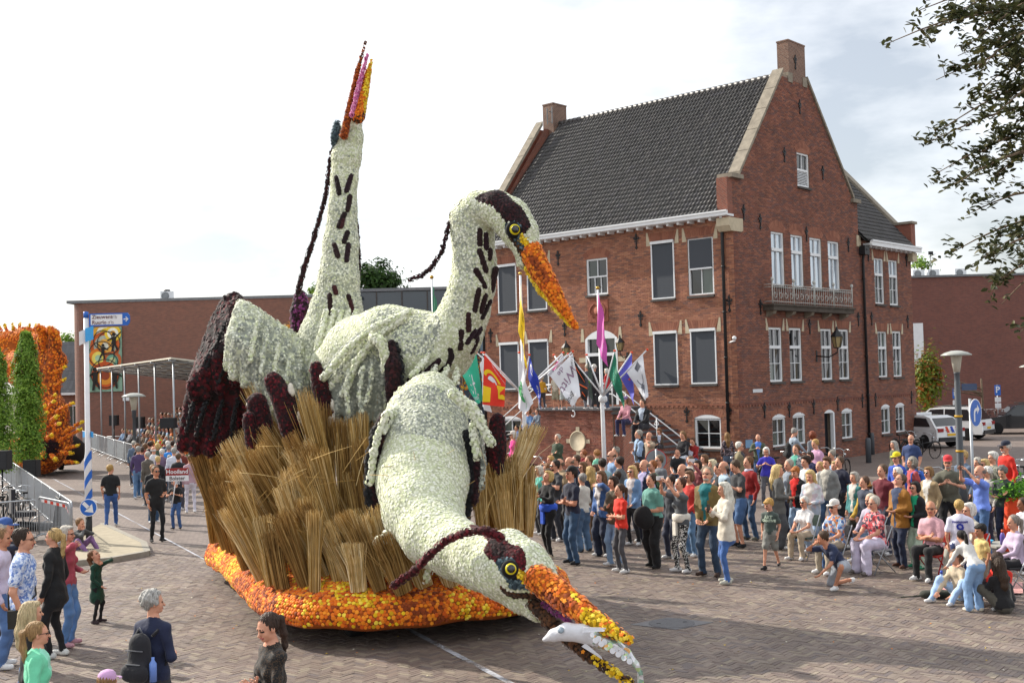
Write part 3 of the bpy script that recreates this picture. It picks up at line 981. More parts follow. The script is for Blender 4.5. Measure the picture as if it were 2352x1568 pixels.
# arches of brick on edge over openings, stone shoulders
M_ARCH=mat('arch brick',(0.3,0.1,0.05),0.85,0.15,3,0.2,50,ramp=['91604c','895845','7f5040','8d5c49'])
def arch(F,w,rise=0.22,dep=0.24,white=False,shoulders=False,fill=True):
 t0,t1,z0,z1=w
 c=(t0+t1)/2;half=(t1-t0)/2+0.02
 rad=(half*half+rise*rise)/(2*rise);cz=z1+rise-rad
 a0=math.asin(half/rad);n=13
 grp=MB()
 for i in range(n):
  a,b_=-a0+2*a0*(i+0.05)/n,-a0+2*a0*(i+0.95)/n
  grp.prism([F.p(c+math.sin(q)*r,0.0,cz+math.cos(q)*r)for q,r in((a,rad),(b_,rad),(b_,rad+dep),(a,rad+dep))],F.n*0.018)
 o=grp.build('brick_arch',M_ARCH,hall)
 if fill:
  P=[F.p(t0,-0.06,z1),F.p(t1,-0.06,z1)]+[F.p(c+math.sin(q)*rad,-0.06,cz+math.cos(q)*rad)for q in np.linspace(a0,-a0,9)]
  MB().prism(P,F.n*0.074).build('arch_infill',M_WHITE if white else M_ARCH,hall)
 return o
for w in WR2+WG+WLS:arch(FL if w in WLS else FR,w)
for w in WRB+[DRB]+WWB:arch(FR,w,0.14,0.22,True)
for w in WLB:arch(FL,w,0.14,0.24,True)
arch(FL,DOOR,0.36,0.26,True)
def shoulders(F,w,dz=0.42):
 t0,t1,z0,z1=w
 for t,sgn in((t0-0.02,-1),(t1+0.02,1)):
  MB().prism([F.p(t+sgn*0.0,0.0,z1-0.12),F.p(t+sgn*0.20,0.0,z1-0.12),F.p(t+sgn*0.20,0.0,z1+dz),F.p(t+sgn*0.13,0.0,z1+dz)],F.n*0.022).build('stone_shoulder',M_STONE,hall)
 n=12
 for i in range(n):
  f0,f1=(i+0.06)/n,(i+0.94)/n
  sk=0.13
  A=lambda f,u:F.p(t0+(t1-t0)*f+(f-0.5)*2*sk*u,0.0,z1+0.06+u*0.3)
  MB().prism([A(f0,0),A(f1,0),A(f1,1),A(f0,1)],F.n*0.02).build('arch_brick',M_ARCH,hall)
for w in WL2+WL1:shoulders(FL,w)
for w in WR1+WW1+WW2:shoulders(FR,w,0.36)
for t in(5.3,7.25):
 MB().prism([FL.p(t,0,5.15),FL.p(t+0.2,0,5.15),FL.p(t+0.14,0,5.7),FL.p(t+0.04,0,5.7)],FL.n*0.025).build('stone_shoulder',M_STONE,hall)
 for z in(4.3,2.9):
  MB().fbox(FL,t-0.12,t+0.3,0.0,0.024,z,z+0.2).build('stone_block',M_STONE,hall)
  # front door in its white surround
dz0=DOOR[2]
fr=MB()
fr.fbox(FL,DOOR[0],DOOR[0]+0.12,-0.2,0.03,dz0,5.25).fbox(FL,DOOR[1]-0.12,DOOR[1],-0.2,0.03,dz0,5.25).fbox(FL,DOOR[0]+0.12,DOOR[1]-0.12,-0.2,0.04,4.55,4.68)
fr.fbox(FL,6.34,6.41,-0.18,0.0,4.68,5.25)
door=fr.build('door_frame',M_WHITE,hall)
for a,b_ in((DOOR[0]+0.12,6.365),(6.385,DOOR[1]-0.12)):
 dl=MB().fbox(FL,a,b_,-0.16,-0.1,dz0,4.55).build('door_leaf',mat('black door','17191b',0.35,0.05),door)
 for z in(2.75,3.6):
  MB().fbox(FL,a+0.12,b_-0.12,-0.099,-0.085,z,z+0.7).build('door_panel',M_BLACK,door)
for a,b_ in((DOOR[0]+0.12,6.34),(6.41,DOOR[1]-0.12)):
 MB().fbox(FL,a,b_,-0.12,-0.11,4.68,5.25).build('pane',M_GLASS,door)
sd=MB().fbox(FR,DRB[0]+0.75,DRB[1],-0.12,0.03,0.05,1.95).build('side_door',M_WHITE,hall)
MB().fbox(FR,DRB[0],DRB[0]+0.75,-0.3,-0.25,0.05,1.95).build('door_leaf',mat('dark side door','22262b',0.4,0.05),sd)
# string course of dentils
for F,a,b_ in((FL,0.0,WID),(FR,0.0,15.72)):
 MB().fbox(F,a,b_,0.0,0.03,2.5,2.56).build('string_course',M_ARCH if F is FL else M_BR_SHADE,hall)
 dn=MB()
 for t in np.arange(a+0.05,b_-0.1,0.22):
  dn.fbox(F,t,t+0.11,0.0,0.034,2.42,2.499)
 dn.build('dentil_row',M_ARCH if F is FL else M_BR_SHADE,hall)['kind']='stuff'
 # fleur-de-lis wall anchors
def anchor(F,t,z,s=1.0):
 b=MB()
 b.fbox(F,t-0.022*s,t+0.022*s,0.012,0.05,z-0.36*s,z+0.30*s)
 b.fbox(F,t-0.12*s,t+0.12*s,0.013,0.045,z-0.02*s,z+0.03*s)
 b.prism([F.p(t,0.014,z+0.42*s),F.p(t-0.06*s,0.014,z+0.28*s),F.p(t,0.014,z+0.16*s),F.p(t+0.06*s,0.014,z+0.28*s)],F.n*0.04)
 for q in(-1,1):
  b.prism([F.p(t+q*0.02*s,0.015,z+0.06*s),F.p(t+q*0.14*s,0.015,z+0.1*s),F.p(t+q*0.17*s,0.015,z+0.2*s),F.p(t+q*0.1*s,0.015,z+0.24*s)][::q],F.n*0.03)
  b.prism([F.p(t+q*0.01*s,0.015,z-0.2*s),F.p(t+q*0.08*s,0.015,z-0.3*s),F.p(t+q*0.01*s,0.015,z-0.4*s)][::q],F.n*0.03)
 b.build('wall_anchor',M_BLACK,hall)
for t,z in((0.45,9.15),(4.45,9.05),(8.55,8.75),(0.25,6.3),(4.35,5.95),(8.3,5.75),(12.6,5.65),(12.6,8.9),(4.4,2.9),(8.6,2.75),(0.42,2.2),(2.3,2.15)):anchor(FL,t,z,0.8)
for t,z in((0.75,9.75),(1.95,9.5),(5.6,9.3),(9.3,9.1),(1.75,6.2),(10.0,5.9),(5.6,5.5),(4.0,12.35),(7.2,12.0),(5.4,14.5),(5.15,16.3),(11.2,8.8),(15.2,8.8),(11.3,5.95),(15.1,5.9),(1.8,2.25),(3.7,2.2),(5.7,2.25),(7.8,2.3),(10.1,2.35),(11.4,2.35),(15.2,2.35)):anchor(FR,t,z,0.75)
# drainpipes
def pipe(F,t,z0,z1,r=0.06,name='drainpipe'):
 b=MB()
 b.tube([F.p(t,0.1,z0),F.p(t,0.1,z1-0.5),F.p(t,0.14,z1-0.2),F.p(t,0.3,z1)],r,10)
 for z in np.arange(z0+0.8,z1,1.7):
  b.lathe(F.p(t,0.1,z),[(r+0.022,-0.03),(r+0.022,0.03)],10)
 b.build(name,M_BLACK,hall)
pipe(FL,0.42,0.1,EAVE-0.1);pipe(FL,12.95,0.1,EAVE-0.1);pipe(FR,10.5,0.1,9.0)
MB().fbox(FR,10.3,10.75,0.013,0.3,8.75,9.15).build('rainwater_head',M_BLACK,hall)
MB().lathe(FR.p(10.55,0.2,0),[(0.09,0),(0.09,0.85),(0.06,0.95)],12).build('pipe_guard',mat('grey guard','4c5055',0.6),hall)
# balcony
BT0,BT1,BN=2.0,8.65,0.42
bal=MB()
bal.fbox(FR,BT0-.05,BT1+.05,0.013,BN+.06,6.08,6.26).fbox(FR,BT0-.1,BT1+.1,0.013,BN+.11,6.26,6.33)
balo=bal.build('balcony',mat('dark stone','4b443d',0.9,0.3,4,0.3),hall)
M_RAILG=mat('grey white iron','b4b5b0',0.55,0.12,6)
for t in np.linspace(BT0+.3,BT1-.3,5):
 MB().prism([FR.p(t-0.12,0.013,5.85),FR.p(t-0.12,0.3,5.97),FR.p(t-0.12,0.36,6.079),FR.p(t-0.12,0.013,6.079)],FR.t*0.24).build('corbel',M_COPE,balo)
rl=MB()
for z in(6.42,6.98,7.08):
 rl.tube([FR.p(BT0,0.05,z),FR.p(BT0,BN,z),FR.p(BT1,BN,z),FR.p(BT1,0.05,z)],0.014,6)
for t in np.linspace(BT0,BT1,40):
 rl.tube([FR.p(t,BN,6.33),FR.p(t,BN,7.08)],0.009,4)
for i in range(16):
 t=BT0+.2+i*(BT1-BT0-.4)/15
 rl.tube([FR.p(t+math.cos(q)*(0.03+0.018*q),BN+.002,6.7+math.sin(q)*(0.03+0.024*q))for q in np.linspace(0,6.5,14)],0.012,4)
rl.build('railing',M_RAILG,balo)
for t in np.linspace(BT0,BT1,5):
 MB().lathe(FR.p(t,BN,6.33),[(0.03,0),(0.03,.82),(0.018,.85),(0.06,.9),(0.07,.95),(0.05,1.0),(0.0,1.02)],10).build('baluster_post',M_RAILG,balo)
 # relief and lamps on the walls
MB().fbox(FL,5.95,7.0,0.012,0.06,5.95,6.85).build('stone_relief',mat('red sandstone','8e5644',0.9,0.3,9,0.6,14),hall)
rv=MB()
for q in(-1,1):
 rv.tube([FL.p(6.47+q*(0.1+0.3*math.sin(a)),0.07,6.4+0.3*math.cos(a)*0.9)for a in np.linspace(0.2,2.8,9)],0.045,6)
rv.lathe(FL.p(6.47,0.05,6.4),[(0.2,0),(0.18,0.05),(0,0.07)],12,axis=FL.n)
rv.build('coat_of_arms',MATS['red sandstone'],hall)
def wall_lantern(F,t,z,s=1.0,arm=0.55):
 b=MB()
 b.tube([F.p(t,0.013,z-0.55*s),F.p(t,arm*0.6,z-0.6*s),F.p(t,arm,z-0.45*s),F.p(t,arm,z-0.3*s)],0.025*s,6)
 b.fbox(F,t-0.05,t+0.05,0.012,0.04,z-0.75*s,z-0.35*s)
 b.lathe(F.p(t,arm,z),[(0.1*s,-0.3*s),(0.13*s,-0.27*s)],6,smooth=False)
 b.lathe(F.p(t,arm,z),[(0.24*s,0.1*s),(0.22*s,0.14*s),(0.09*s,0.3*s),(0.05*s,0.33*s),(0.03*s,0.45*s),(0,0.47*s)],6,smooth=False)
 for k in range(6):
  a=math.pi*k/3
  c0=np.array(F.p(t,arm,z))
  b.tube([c0+np.array([0.12*s*math.cos(a),0.12*s*math.sin(a),-0.27*s]),c0+np.array([0.2*s*math.cos(a),0.2*s*math.sin(a),0.1*s])],0.012*s,4)
 o=b.build('wall_lantern',M_BLACK,hall)
 MB().lathe(F.p(t,arm,z),[(0.11*s,-0.26*s),(0.19*s,0.1*s)],6,smooth=False).build('lantern_glass',mat('lantern glass','9a8a62',0.15,0.1,spec=0.6),o)
wall_lantern(FL,5.05,4.95,0.85,0.5);wall_lantern(FL,7.85,4.85,0.85,0.5)
wall_lantern(FR,6.1,4.95,1.15,0.95)
cm=MB()
cm.tube([FL.p(0.3,0.05,4.85),FL.p(-0.1,0.3,4.9)],0.03,6).ball(FL.p(-0.1,0.32,5.0),0.08)
cm.build('camera_arm',M_WHITE,hall)
MB().fbox(FR,1.0,1.7,0.013,0.03,2.95,3.08).build('street_name_plate',mat('enamel plate','c9cdd2',0.4,0.05),hall)
MB().fbox(FR,0.35,0.85,0.013,0.03,0.9,1.2).build('notice_plate',mat('blue plate','6c8fb0',0.4,0.05),hall)
# double stairs with landing
LT0,LT1,LN,LZ=4.25,8.0,2.15,2.5
stw=MB()
stw.fbox(FL,LT0,LT1,0.012,LN,0.0,LZ-0.1)
sto=stw.build('landing',M_MORT,hall)
masonry(FL,lambda z:(LT0,LT1),[],0.0,LZ-0.11,mat('landing brick',(0.2,0.08,0.05),0.85,0.3,1.5,0.3,60,ramp=['8a5142','7d4a3e','96604e','714439','8a5a4e','805044']),'brickwork',sto,0,n0=LN)
NS=13
for sgn,te in((-1,LT0),(1,LT1)):
 for i in range(NS):
  z=LZ-(i+1)*LZ/(NS+1)
  t0=te+sgn*0.29*i;t1=te+sgn*0.29*(i+1)
  a,b_=min(t0,t1),max(t0,t1)
  MB().fbox(FL,a,b_,0.012,LN-0.06,0.0,z-0.06).build('stair_body',MATS['rear brick'],sto)
  MB().fbox(FL,a-0.03,b_+0.03,0.012,LN+0.05,z-0.06,z).build('step',mat('bluestone','55565a',0.75,0.15,8),sto)
MB().fbox(FL,LT0-0.06,LT1+0.06,0.012,LN+0.1,LZ-0.1,LZ).build('landing_slab',MATS['bluestone'],sto)
rl=MB()
def rail(P,r=0.026):
 rl.tube(P,r,7)
nR=LN-0.02
for z in(0.95,0.55):
 rail([FL.p(LT0-0.29*(NS+0.2),nR,z),FL.p(LT0,nR,LZ+z-0.02),FL.p(LT1,nR,LZ+z-0.02),FL.p(LT1+0.29*(NS+0.2),nR,z)])
for t in(LT0,(LT0+LT1)/2,LT1):
 rail([FL.p(t,nR,LZ),FL.p(t,nR,LZ+1.05)],0.028)
for sgn,te in((-1,LT0),(1,LT1)):
 for i in(2.2,7.0,12.6):
  z=max(0.0,LZ-(i+0.6)*LZ/(NS+1))
  rail([FL.p(te+sgn*0.29*i,nR,z),FL.p(te+sgn*0.29*i,nR,z+1.0)],0.024)
  for q in(-1,1):
   rl.tube([FL.p(te+sgn*0.29*i+q*(0.03+0.014*a)*math.cos(a)*1.0,nR+0.01,z+0.8+(0.03+0.014*a)*math.sin(a))for a in np.linspace(0,6,14)],0.013,5)
 rail([FL.p(te-sgn*0.3+sgn*0.1*a*math.cos(a)*0.3,nR+0.02,LZ+0.12+0.1*a*math.sin(a)*0.3)for a in np.linspace(0,6,14)],0.02)
rail([FL.p(6.1+0.09*math.cos(a),nR+0.14,LZ-0.22+0.12*math.sin(a))for a in np.linspace(1.2,5.8,12)],0.022)
for t in np.arange(LT0+0.15,LT1,0.42):
 rl.tube([FL.p(t+0.14*math.cos(a),nR,LZ+0.75+0.09*math.sin(a))for a in np.linspace(0,6.28,13)],0.012,5)
rl.build('stair_railing',M_WHITE,sto)
pl=MB().lathe(FL.p(5.98,LN+0.012,1.2),[(0.40,0.0),(0.41,0.03),(0.37,0.05),(0.36,0.035),(0.0,0.035)],32,axis=FL.n)
pl.build('oval_plaque',M_STONE,sto)
for t,z in((5.98,1.68),(5.98,0.72),(5.48,1.2),(6.48,1.2)):
 MB().fbox(FL,t-0.09,t+0.09,LN,LN+0.03,z-0.08,z+0.08).build('stone_block',M_STONE,sto)
 # ------------------------------------------------------------------ trees and shrubs
def leaf_cloud(P,N,size,FV=None,curl=0.25):
 n=len(P)
 X,Y=basis(N)
 a=rng.uniform(0,6.28,n)[:,None]
 X,Y=X*np.cos(a)+Y*np.sin(a),Y*np.cos(a)-X*np.sin(a)
 s_=(size*rng.uniform(0.7,1.3,n))[:,None]
 V=np.stack([P-Y*s_*0.55,P+X*s_*0.32+N*s_*curl*0.4,P+Y*s_*0.6-N*s_*curl*0.3,P-X*s_*0.32+N*s_*curl*0.4],1)
 Q=np.arange(n*4).reshape(-1,4)
 return V.reshape(-1,3),Q
M_BARK=mat('bark','6a5a4a',0.9,0.3,12,0.5,30)
def limbs(b,base,top,r0,r1,n=8):
 base,top=np.array(base,float),np.array(top,float)
 P=[base+(top-base)*f+np.array([rng.normal(0,0.03),rng.normal(0,0.03),0])*f for f in np.linspace(0,1,5)]
 b.tube(P,list(np.linspace(r0,r1,5)),n)
def crown_points(c,r,n,clumps=30,spread=0.28,shell=0.45):
 c=np.array(c);r=np.array(r)
 d=rng.normal(0,1,(clumps,3));d/=np.linalg.norm(d,axis=1,keepdims=True)
 k=c+d*r*rng.uniform(shell,1.0,(clumps,1))
 i=rng.integers(0,clumps,n)
 P=k[i]+rng.normal(0,spread,(n,3))*r*rng.uniform(0.6,1.3,(clumps,1))[i]
 N=(P-k[i])+0.5*(P-c)+rng.normal(0,0.25,(n,3))*r.mean()+np.array([0,0,0.3*r.mean()])
 N/=np.linalg.norm(N,axis=1,keepdims=True)
 return P,N
def tree(name,label,base,h,c,r,nleaf,leaf,m,trunk=0.12,cat='tree',clumps=30,spread=0.28,shell=0.45,group=None,fork=5):
 t=thing(name,label,cat,tuple(base),group=group)
 b=MB()
 limbs(b,base,(base[0],base[1],c[2]),trunk,trunk*0.5)
 for i in range(fork):
  a=rng.uniform(0,6.28);q=np.array(c)+np.array([math.cos(a)*r[0]*0.7,math.sin(a)*r[1]*0.7,rng.uniform(-0.3,0.6)*r[2]])
  limbs(b,(base[0],base[1],base[2]+(c[2]-base[2])*rng.uniform(0.6,0.95)),q,trunk*0.4,trunk*0.12,6)
 b.build('trunk',M_BARK,t)
 P,N=crown_points(c,r,nleaf,clumps,spread,shell)
 V,Q=leaf_cloud(P,N,leaf)
 obj('crown',mesh_np('crown',V,Q),m,t)
 return t
M_LEAF1=leafmat('fresh green leaves',['6a8a2e','7d9c3a','557a28','8fae48','648634','759636'])
M_LEAF2=leafmat('dark green leaves',['2f4a1e','3c5a26','27401a','46662c','355224','2c4620'])
M_LEAF3=leafmat('autumn tinged leaves',['6d7a28','7d8a30','8a6a26','5a6f24','9a5a22','65782a'])
M_LEAF4=leafmat('beech leaves',['3e4428','343a20','4a4e2e','2c321c','585632','3c3e24'])
# ------------------------------------------------------------------ theatre with mural
FT=Frame((-28.9,75.0),(1,0),(0,-1))
th=thing('theatre','long windowless brown brick theatre with rounded corner, flat roof and a painted panel','building',(-16,75,0))
M_THB=brickmat('theatre brick','82503f','6b4336','70594d',0.21,0.062,rotv=(R(90),0,0),var=0.14,rough=0.5,bump=0.25)
b=MB()
b.fbox(FT,1.2,18.7,-12,0.0,0,9.38)
n=10
pts=[(1.2-1.2*math.sin(a),-1.2+1.2*math.cos(a))for a in np.linspace(0,math.pi/2,n)]
for i in range(n-1):
 b.add([FT.p(*pts[i],0),FT.p(*pts[i],9.38),FT.p(*pts[i+1],9.38),FT.p(*pts[i+1],0)],[(3,2,1,0)])
b.add([FT.p(0,-1.2,0),FT.p(0,-1.2,9.38),FT.p(0,-12,9.38),FT.p(0,-12,0)],[(3,2,1,0)])
b.build('wall',M_THB,th)
MB().fbox(FT,-0.1,18.8,-12,0.06,9.38,9.56).build('roof_edge',M_LEAD,th)
MB().fbox(FT,11.8,11.83,0.0,0.02,0,9.38).build('expansion_joint',M_SILL,th)
MB().fbox(FT,9.4,13.2,0.0,0.05,0.0,2.4).build('service_door',mat('dark roller door','25272a',0.6,0.1),th)
MB().fbox(FT,3.5,3.9,0.0,0.12,2.95,3.3).build('alarm_box',M_WHITE,th)
ac=MB().fbox(FT,0,0.01,0,0.01,0,0.01)
def ac_unit(name,label,x,y,z,w=0.62,h=0.45,grp='air conditioning units on flat roofs'):
 t=thing(name,label,'air conditioner',(x,y,z),group=grp)
 MB().box((x,y,z+h/2+0.08),(w,0.4,h)).box((x-w*0.35,y,z+0.04),(0.06,0.4,0.08)).box((x+w*0.35,y,z+0.04),(0.06,0.4,0.08)).build('casing',M_WHITE,t)
 MB().lathe((x-0.08*w,y-0.205,z+h/2+0.08),[(h*0.42,0),(h*0.42,0.02),(h*0.36,0.025),(0,0.03)],20,axis=(0,-1,0)).build('fan_grille',mat('grille grey','75797c',0.5),t)
 return t
p=at(384,690,78)
ac_unit('rooftop_unit','white ventilation unit with black cowl on the theatre roof',p[0],78,9.56,0.8,0.62,None)
MB().lathe((p[0],78,10.25),[(0.2,0),(0.22,0.04),(0.2,0.12),(0,0.13)],12).build('cowl',M_BLACK,bpy.data.objects['rooftop_unit'])
# mural: rings, bands and dark acrobats on a green ground, flat panel on the wall
mu=thing('mural_panel','painted panel of coloured rings and dark acrobat figures on the theatre wall','mural',FT.p(3,0.05,5))
mx0,mx1,mz0,mz1=[*(at(205,899,74.9)[[0]]),at(281,899,74.9)[0],at(243,899,74.9)[2],at(243,751,74.9)[2]]
MB().box(((mx0+mx1)/2,74.93,(mz0+mz1)/2),(mx1-mx0,0.1,mz1-mz0)).build('panel',mat('mural ground','7fa08c',0.6,0.3,2.0),mu)
mw,mh=mx1-mx0,mz1-mz0
def mpt(u,v,k):
 return(mx0+u*mw,74.875-0.003*k,mz1-v*mh)
def disc(u,v,r,col,k,r0=0.0,sq=1.0,a0=0,a1=6.2832):
 n=28
 c=mpt(u,v,k)
 V=[]
 for i in range(n+1):
  a=a0+(a1-a0)*i/n
  for rr in(r0,r):
   x,z=c[0]+rr*mw*math.cos(a),c[2]+rr*mw*math.sin(a)*sq
   V.append((min(max(x,mx0+0.01),mx1-0.01),c[1],min(max(z,mz0+0.01),mz1-0.01)))
 MB().add(V,[(2*i,2*i+2,2*i+3,2*i+1)for i in range(n)]).build('painted_ring' if r0 else 'painted_disc',mat('mural '+col,col,0.6,0.2,3),mu)
k=1
for u,v,r,cols in((0.55,0.12,0.42,('d8a030','e8e4d0','e0c030','90927c')),(0.5,0.3,0.45,('c05a20','a8b0a0','e0a848','d8d8c8')),(0.3,0.48,0.3,('d87820','e0d060','a0c0a0')),(0.72,0.52,0.28,('b86030','6aa088','c0c890')),(0.5,0.75,0.42,('c05018','d08828','8a3a18')),(0.75,0.1,0.25,('e0c038','e8e8d8','c89030'))):
 for j,c in enumerate(cols):
  f=1-j/len(cols)
  disc(u,v,r*f,c,k);k+=1
for u,v,r in((0.45,0.2,0.3),(0.62,0.25,0.36),(0.4,0.42,0.4),(0.6,0.55,0.3),(0.5,0.72,0.44)):
 disc(u,v,r,'2a2622',k,r-0.025);k+=1
M_SILH=mat('mural silhouette','1d1712',0.6,0.1)
for u,v,s_,fl in((0.78,0.22,1.0,1),(0.45,0.36,0.8,-1),(0.2,0.78,1.25,1),(0.8,0.78,1.1,-1)):
 b=MB()
 def q(du,dv):return mpt(u+fl*du*s_,v+dv*s_,k)
 head=[q(0.06*math.cos(a),-0.10+0.028*math.sin(a))for a in np.arange(0,6.28,0.7)]
 b.add(head,[tuple(range(len(head)))])
 b.add([q(-0.07,-0.07),q(0.07,-0.07),q(0.06,0.05),q(-0.05,0.05)],[(0,1,2,3)])
 b.add([q(0.05,-0.07),q(0.22,-0.15),q(0.24,-0.14),q(0.06,-0.04)],[(0,1,2,3)])
 b.add([q(-0.06,-0.06),q(-0.2,-0.02),q(-0.19,0.0),q(-0.05,-0.03)],[(0,1,2,3)])
 b.add([q(-0.05,0.05),q(0.02,0.05),q(-0.02,0.16),q(-0.08,0.16)],[(0,1,2,3)])
 b.add([q(0.0,0.05),q(0.06,0.05),q(0.14,0.13),q(0.09,0.15)],[(0,1,2,3)])
 b.build('acrobat_figure',M_SILH,mu);k+=1
 # glass foyer
gl=thing('glass_foyer','modern foyer with a band of dark glass panes above blue ones, behind the herons','building',(-5,77,0))
FG=Frame((-10.7,77.0),(1,0),(0,-1))
M_GL2=mat('foyer glass',(0.10,0.16,0.22),0.05,0.1,0.5,spec=0.8)
M_GL3=mat('foyer glass dark',(0.035,0.05,0.065),0.06,0.1,0.5,spec=0.6)
MB().fbox(FG,0,17,-8,-0.1,0,9.8).build('core',mat('foyer core','3a4450',0.8,0.1),gl)
MB().fbox(FG,-0.1,17.1,-8,0.08,9.8,10.0).build('roof_edge',M_LEAD,gl)
for i in range(10):
 for z0,z1,m in((5.6,7.9,M_GL2),(7.95,9.75,M_GL3)):
  MB().fbox(FG,i*1.7+0.04,i*1.7+1.66,-0.09,-0.03,z0,z1).build('pane',m,gl)
 MB().fbox(FG,i*1.7-0.04,i*1.7+0.04,-0.09,0.03,0,9.8).build('mullion',M_SILL,gl)
tree('broad_tree','round crowned green tree rising above the glass foyer behind the herons',(at(865,700,95)[0],95,0),9,(at(858,640,95)[0],95,12.2),(2.3,1.8,1.55),3600,0.3,M_LEAF2,0.3,clumps=45,spread=0.2)
tree('broad_tree','small green treetop peeping out beside the tall heron neck',(at(720,700,92)[0],92,0),9,(at(722,668,92)[0],92,11.1),(0.5,0.5,0.5),350,0.22,M_LEAF1,0.15)
# tiled house at far left
hs=thing('tiled_house','old house with grey tiled hipped roof and white gutter at far left','house',(-33,86,0))
Y0=84
xa,xb=at(60,900,Y0)[0],at(190,900,Y0)[0]
za,zb=at(150,905,Y0)[2],at(150,790,Y0)[2]
MB().box(((xa+xb)/2,Y0+3,za/2),(xb-xa,6,za)).build('wall',brickmat('house brick','8a5542','74493a','7a6a5e',0.22,0.063,rotv=(R(90),0,0)),hs)
rf=MB().add([(xa-0.3,Y0-0.3,za),(xb+0.3,Y0-0.3,za),(xb+0.3,Y0+3,zb+0.3),(xa-0.3,Y0+3,zb+0.3),(xa-0.3,Y0+6.3,za),(xb+0.3,Y0+6.3,za)],[(0,1,2,3),(2,5,4,3)]).build('roof',brickmat('house tiles','5a5c60','4c4e52','33343a',0.22,0.3,rotv=(R(60),0,0)),hs)
MB().box(((xa+xb)/2,Y0-0.4,za+0.02),(xb-xa+0.7,0.2,0.16)).build('gutter',M_WHITE,hs)
for x in(xb-0.7,xb-1.7):
 wf=MB().box((x,Y0-0.03,za-1.6),(0.7,0.08,1.6)).build('window',M_WHITE,hs)
 for sx in(-1,1):
  MB().box((x+sx*0.16,Y0-0.075,za-1.6),(0.27,0.02,1.45)).build('pane',M_GLASS,wf)
tree('broad_tree','distant green tree behind the tiled house roof',(at(155,800,105)[0],105,0),8,(at(152,782,105)[0],105,8.1),(0.9,0.9,0.7),500,0.25,M_LEAF1,0.2)
# right-hand brick hall with flat roof, and what stands on it
rb=thing('brick_warehouse','large plain brick building with flat roof behind the car park','building',(32,76,0))
MB().box((38,82,4.85),(26,12,9.7)).build('wall',brickmat('warehouse brick','7d4b40','69403a','6a5850',0.21,0.062,rotv=(R(90),0,0),var=0.18),rb)
MB().box((38,82,9.76),(26.2,12.2,0.14)).build('roof_edge',M_LEAD,rb)
p=at(2108,790,75.8)
wp=MB().box((at(2108,790,75.8)[0],75.9,(at(2108,742,75.8)[2]+2.4)/2),(0.78,0.2,at(2108,742,75.8)[2]-2.4)).build('white_shaft',M_WHITE,rb)
for px,lab in((2108,'white rooftop air conditioner just beside the wing parapet'),(2142,'white rooftop air conditioner next to the floodlight pole'),(2204,'white rooftop air conditioner out on the warehouse roof')):
 q_=at(px,633,79);ac_unit('rooftop_unit',lab,q_[0],79,9.83,0.8,0.55)
q_=at(2139,633,78)
fl=thing('floodlight_mast','thin mast with one floodlight on the warehouse roof','floodlight',(q_[0],78,9.8))
MB().tube([(q_[0],78,9.8),(q_[0],78,11.4)],0.03,6).build('mast',M_LEAD,fl)
MB().box((q_[0],77.95,11.5),(0.3,0.12,0.22)).build('lamp_head',M_BLACK,fl)
tree('broad_tree','small bush of green leaves between rooftop units',(at(2118,640,90)[0],90,0),9,(at(2118,625,90)[0],90,11.9),(0.8,0.7,0.6),300,0.22,M_LEAF1,0.15)
p=on_ground(2133,985)
tree('autumn_tree','narrow green tree with orange tinged top in front of the warehouse',(p[0],62,0),5,(at(2131,875,62)[0],62,at(2131,872,62)[2]),(0.85,0.8,1.75),2600,0.2,M_LEAF3,0.1,clumps=45,spread=0.2)
p=on_ground(2133,985)
tree('autumn_tree','bush of yellow and orange leaves just behind the flag holder and heron neck',(at(1065,870,38)[0],38,0),2,(at(1070,840,38)[0],38,at(1070,850,38)[2]),(0.55,0.4,0.75),600,0.1,leafmat('yellow leaves',['a8821e','b8721e','8a8a2a','c09020']),0.05,cat='shrub')
tree('autumn_tree','small tuft of orange leaves behind the dark wing',(at(665,790,55)[0],55,0),2,(at(664,765,55)[0],55,at(664,766,55)[2]),(0.3,0.3,0.4),260,0.12,leafmat('orange leaves',['b8701e','c8801e','9a8a2a']),0.05,cat='shrub')
# slim pollarded street trees at left with stakes
for px,py,ptop,Y,lab in((64,1125,765,43.5,'narrow column shaped street tree with loudspeaker before its trunk'),(-10,1165,795,40.0,'narrow column shaped street tree cut off by the left edge')):
 g_=at(px,py,Y)
 zt,zb=at(px,ptop,Y)[2],at(px,1058 if px>30 else 1085,Y)[2]
 t=thing('column_tree',lab,'tree',(g_[0],Y,0),group='column trees by the barriers')
 b=MB();limbs(b,(g_[0],Y,0),(g_[0],Y,zt-.4),.12,.04)
 for k in range(26):
  a=rng.uniform(0,6.28);z=rng.uniform(zb,zt-.3);limbs(b,(g_[0],Y,z),(g_[0]+.45*math.cos(a),Y+.45*math.sin(a),z+.35),.025,.008,5)
 b.build('trunk',M_BARK,t)
 n=11000
 a=rng.uniform(0,6.28,n);f=rng.random(n)**.9;rr_=np.sqrt(rng.uniform(.12,1,n))
 wd=.63*np.interp(f,[0,.06,.5,.85,1],[.75,1,.95,.62,.25])*(1+.16*np.sin(a*3+f*21)+.13*np.sin(a*5-f*37)+.08*np.sin(f*70))
 P=np.stack([g_[0]+wd*rr_*np.cos(a),Y+wd*rr_*np.sin(a),zb+(zt-zb)*f+rng.normal(0,.05,n)],1)
 N=np.stack([np.cos(a),np.sin(a),rng.uniform(.1,1.1,n)],1)+rng.normal(0,.35,(n,3));N/=np.linalg.norm(N,axis=1,keepdims=True)
 V,Q=leaf_cloud(P,N,.10);obj('crown',mesh_np('crown',V,Q),M_LEAF1,t)
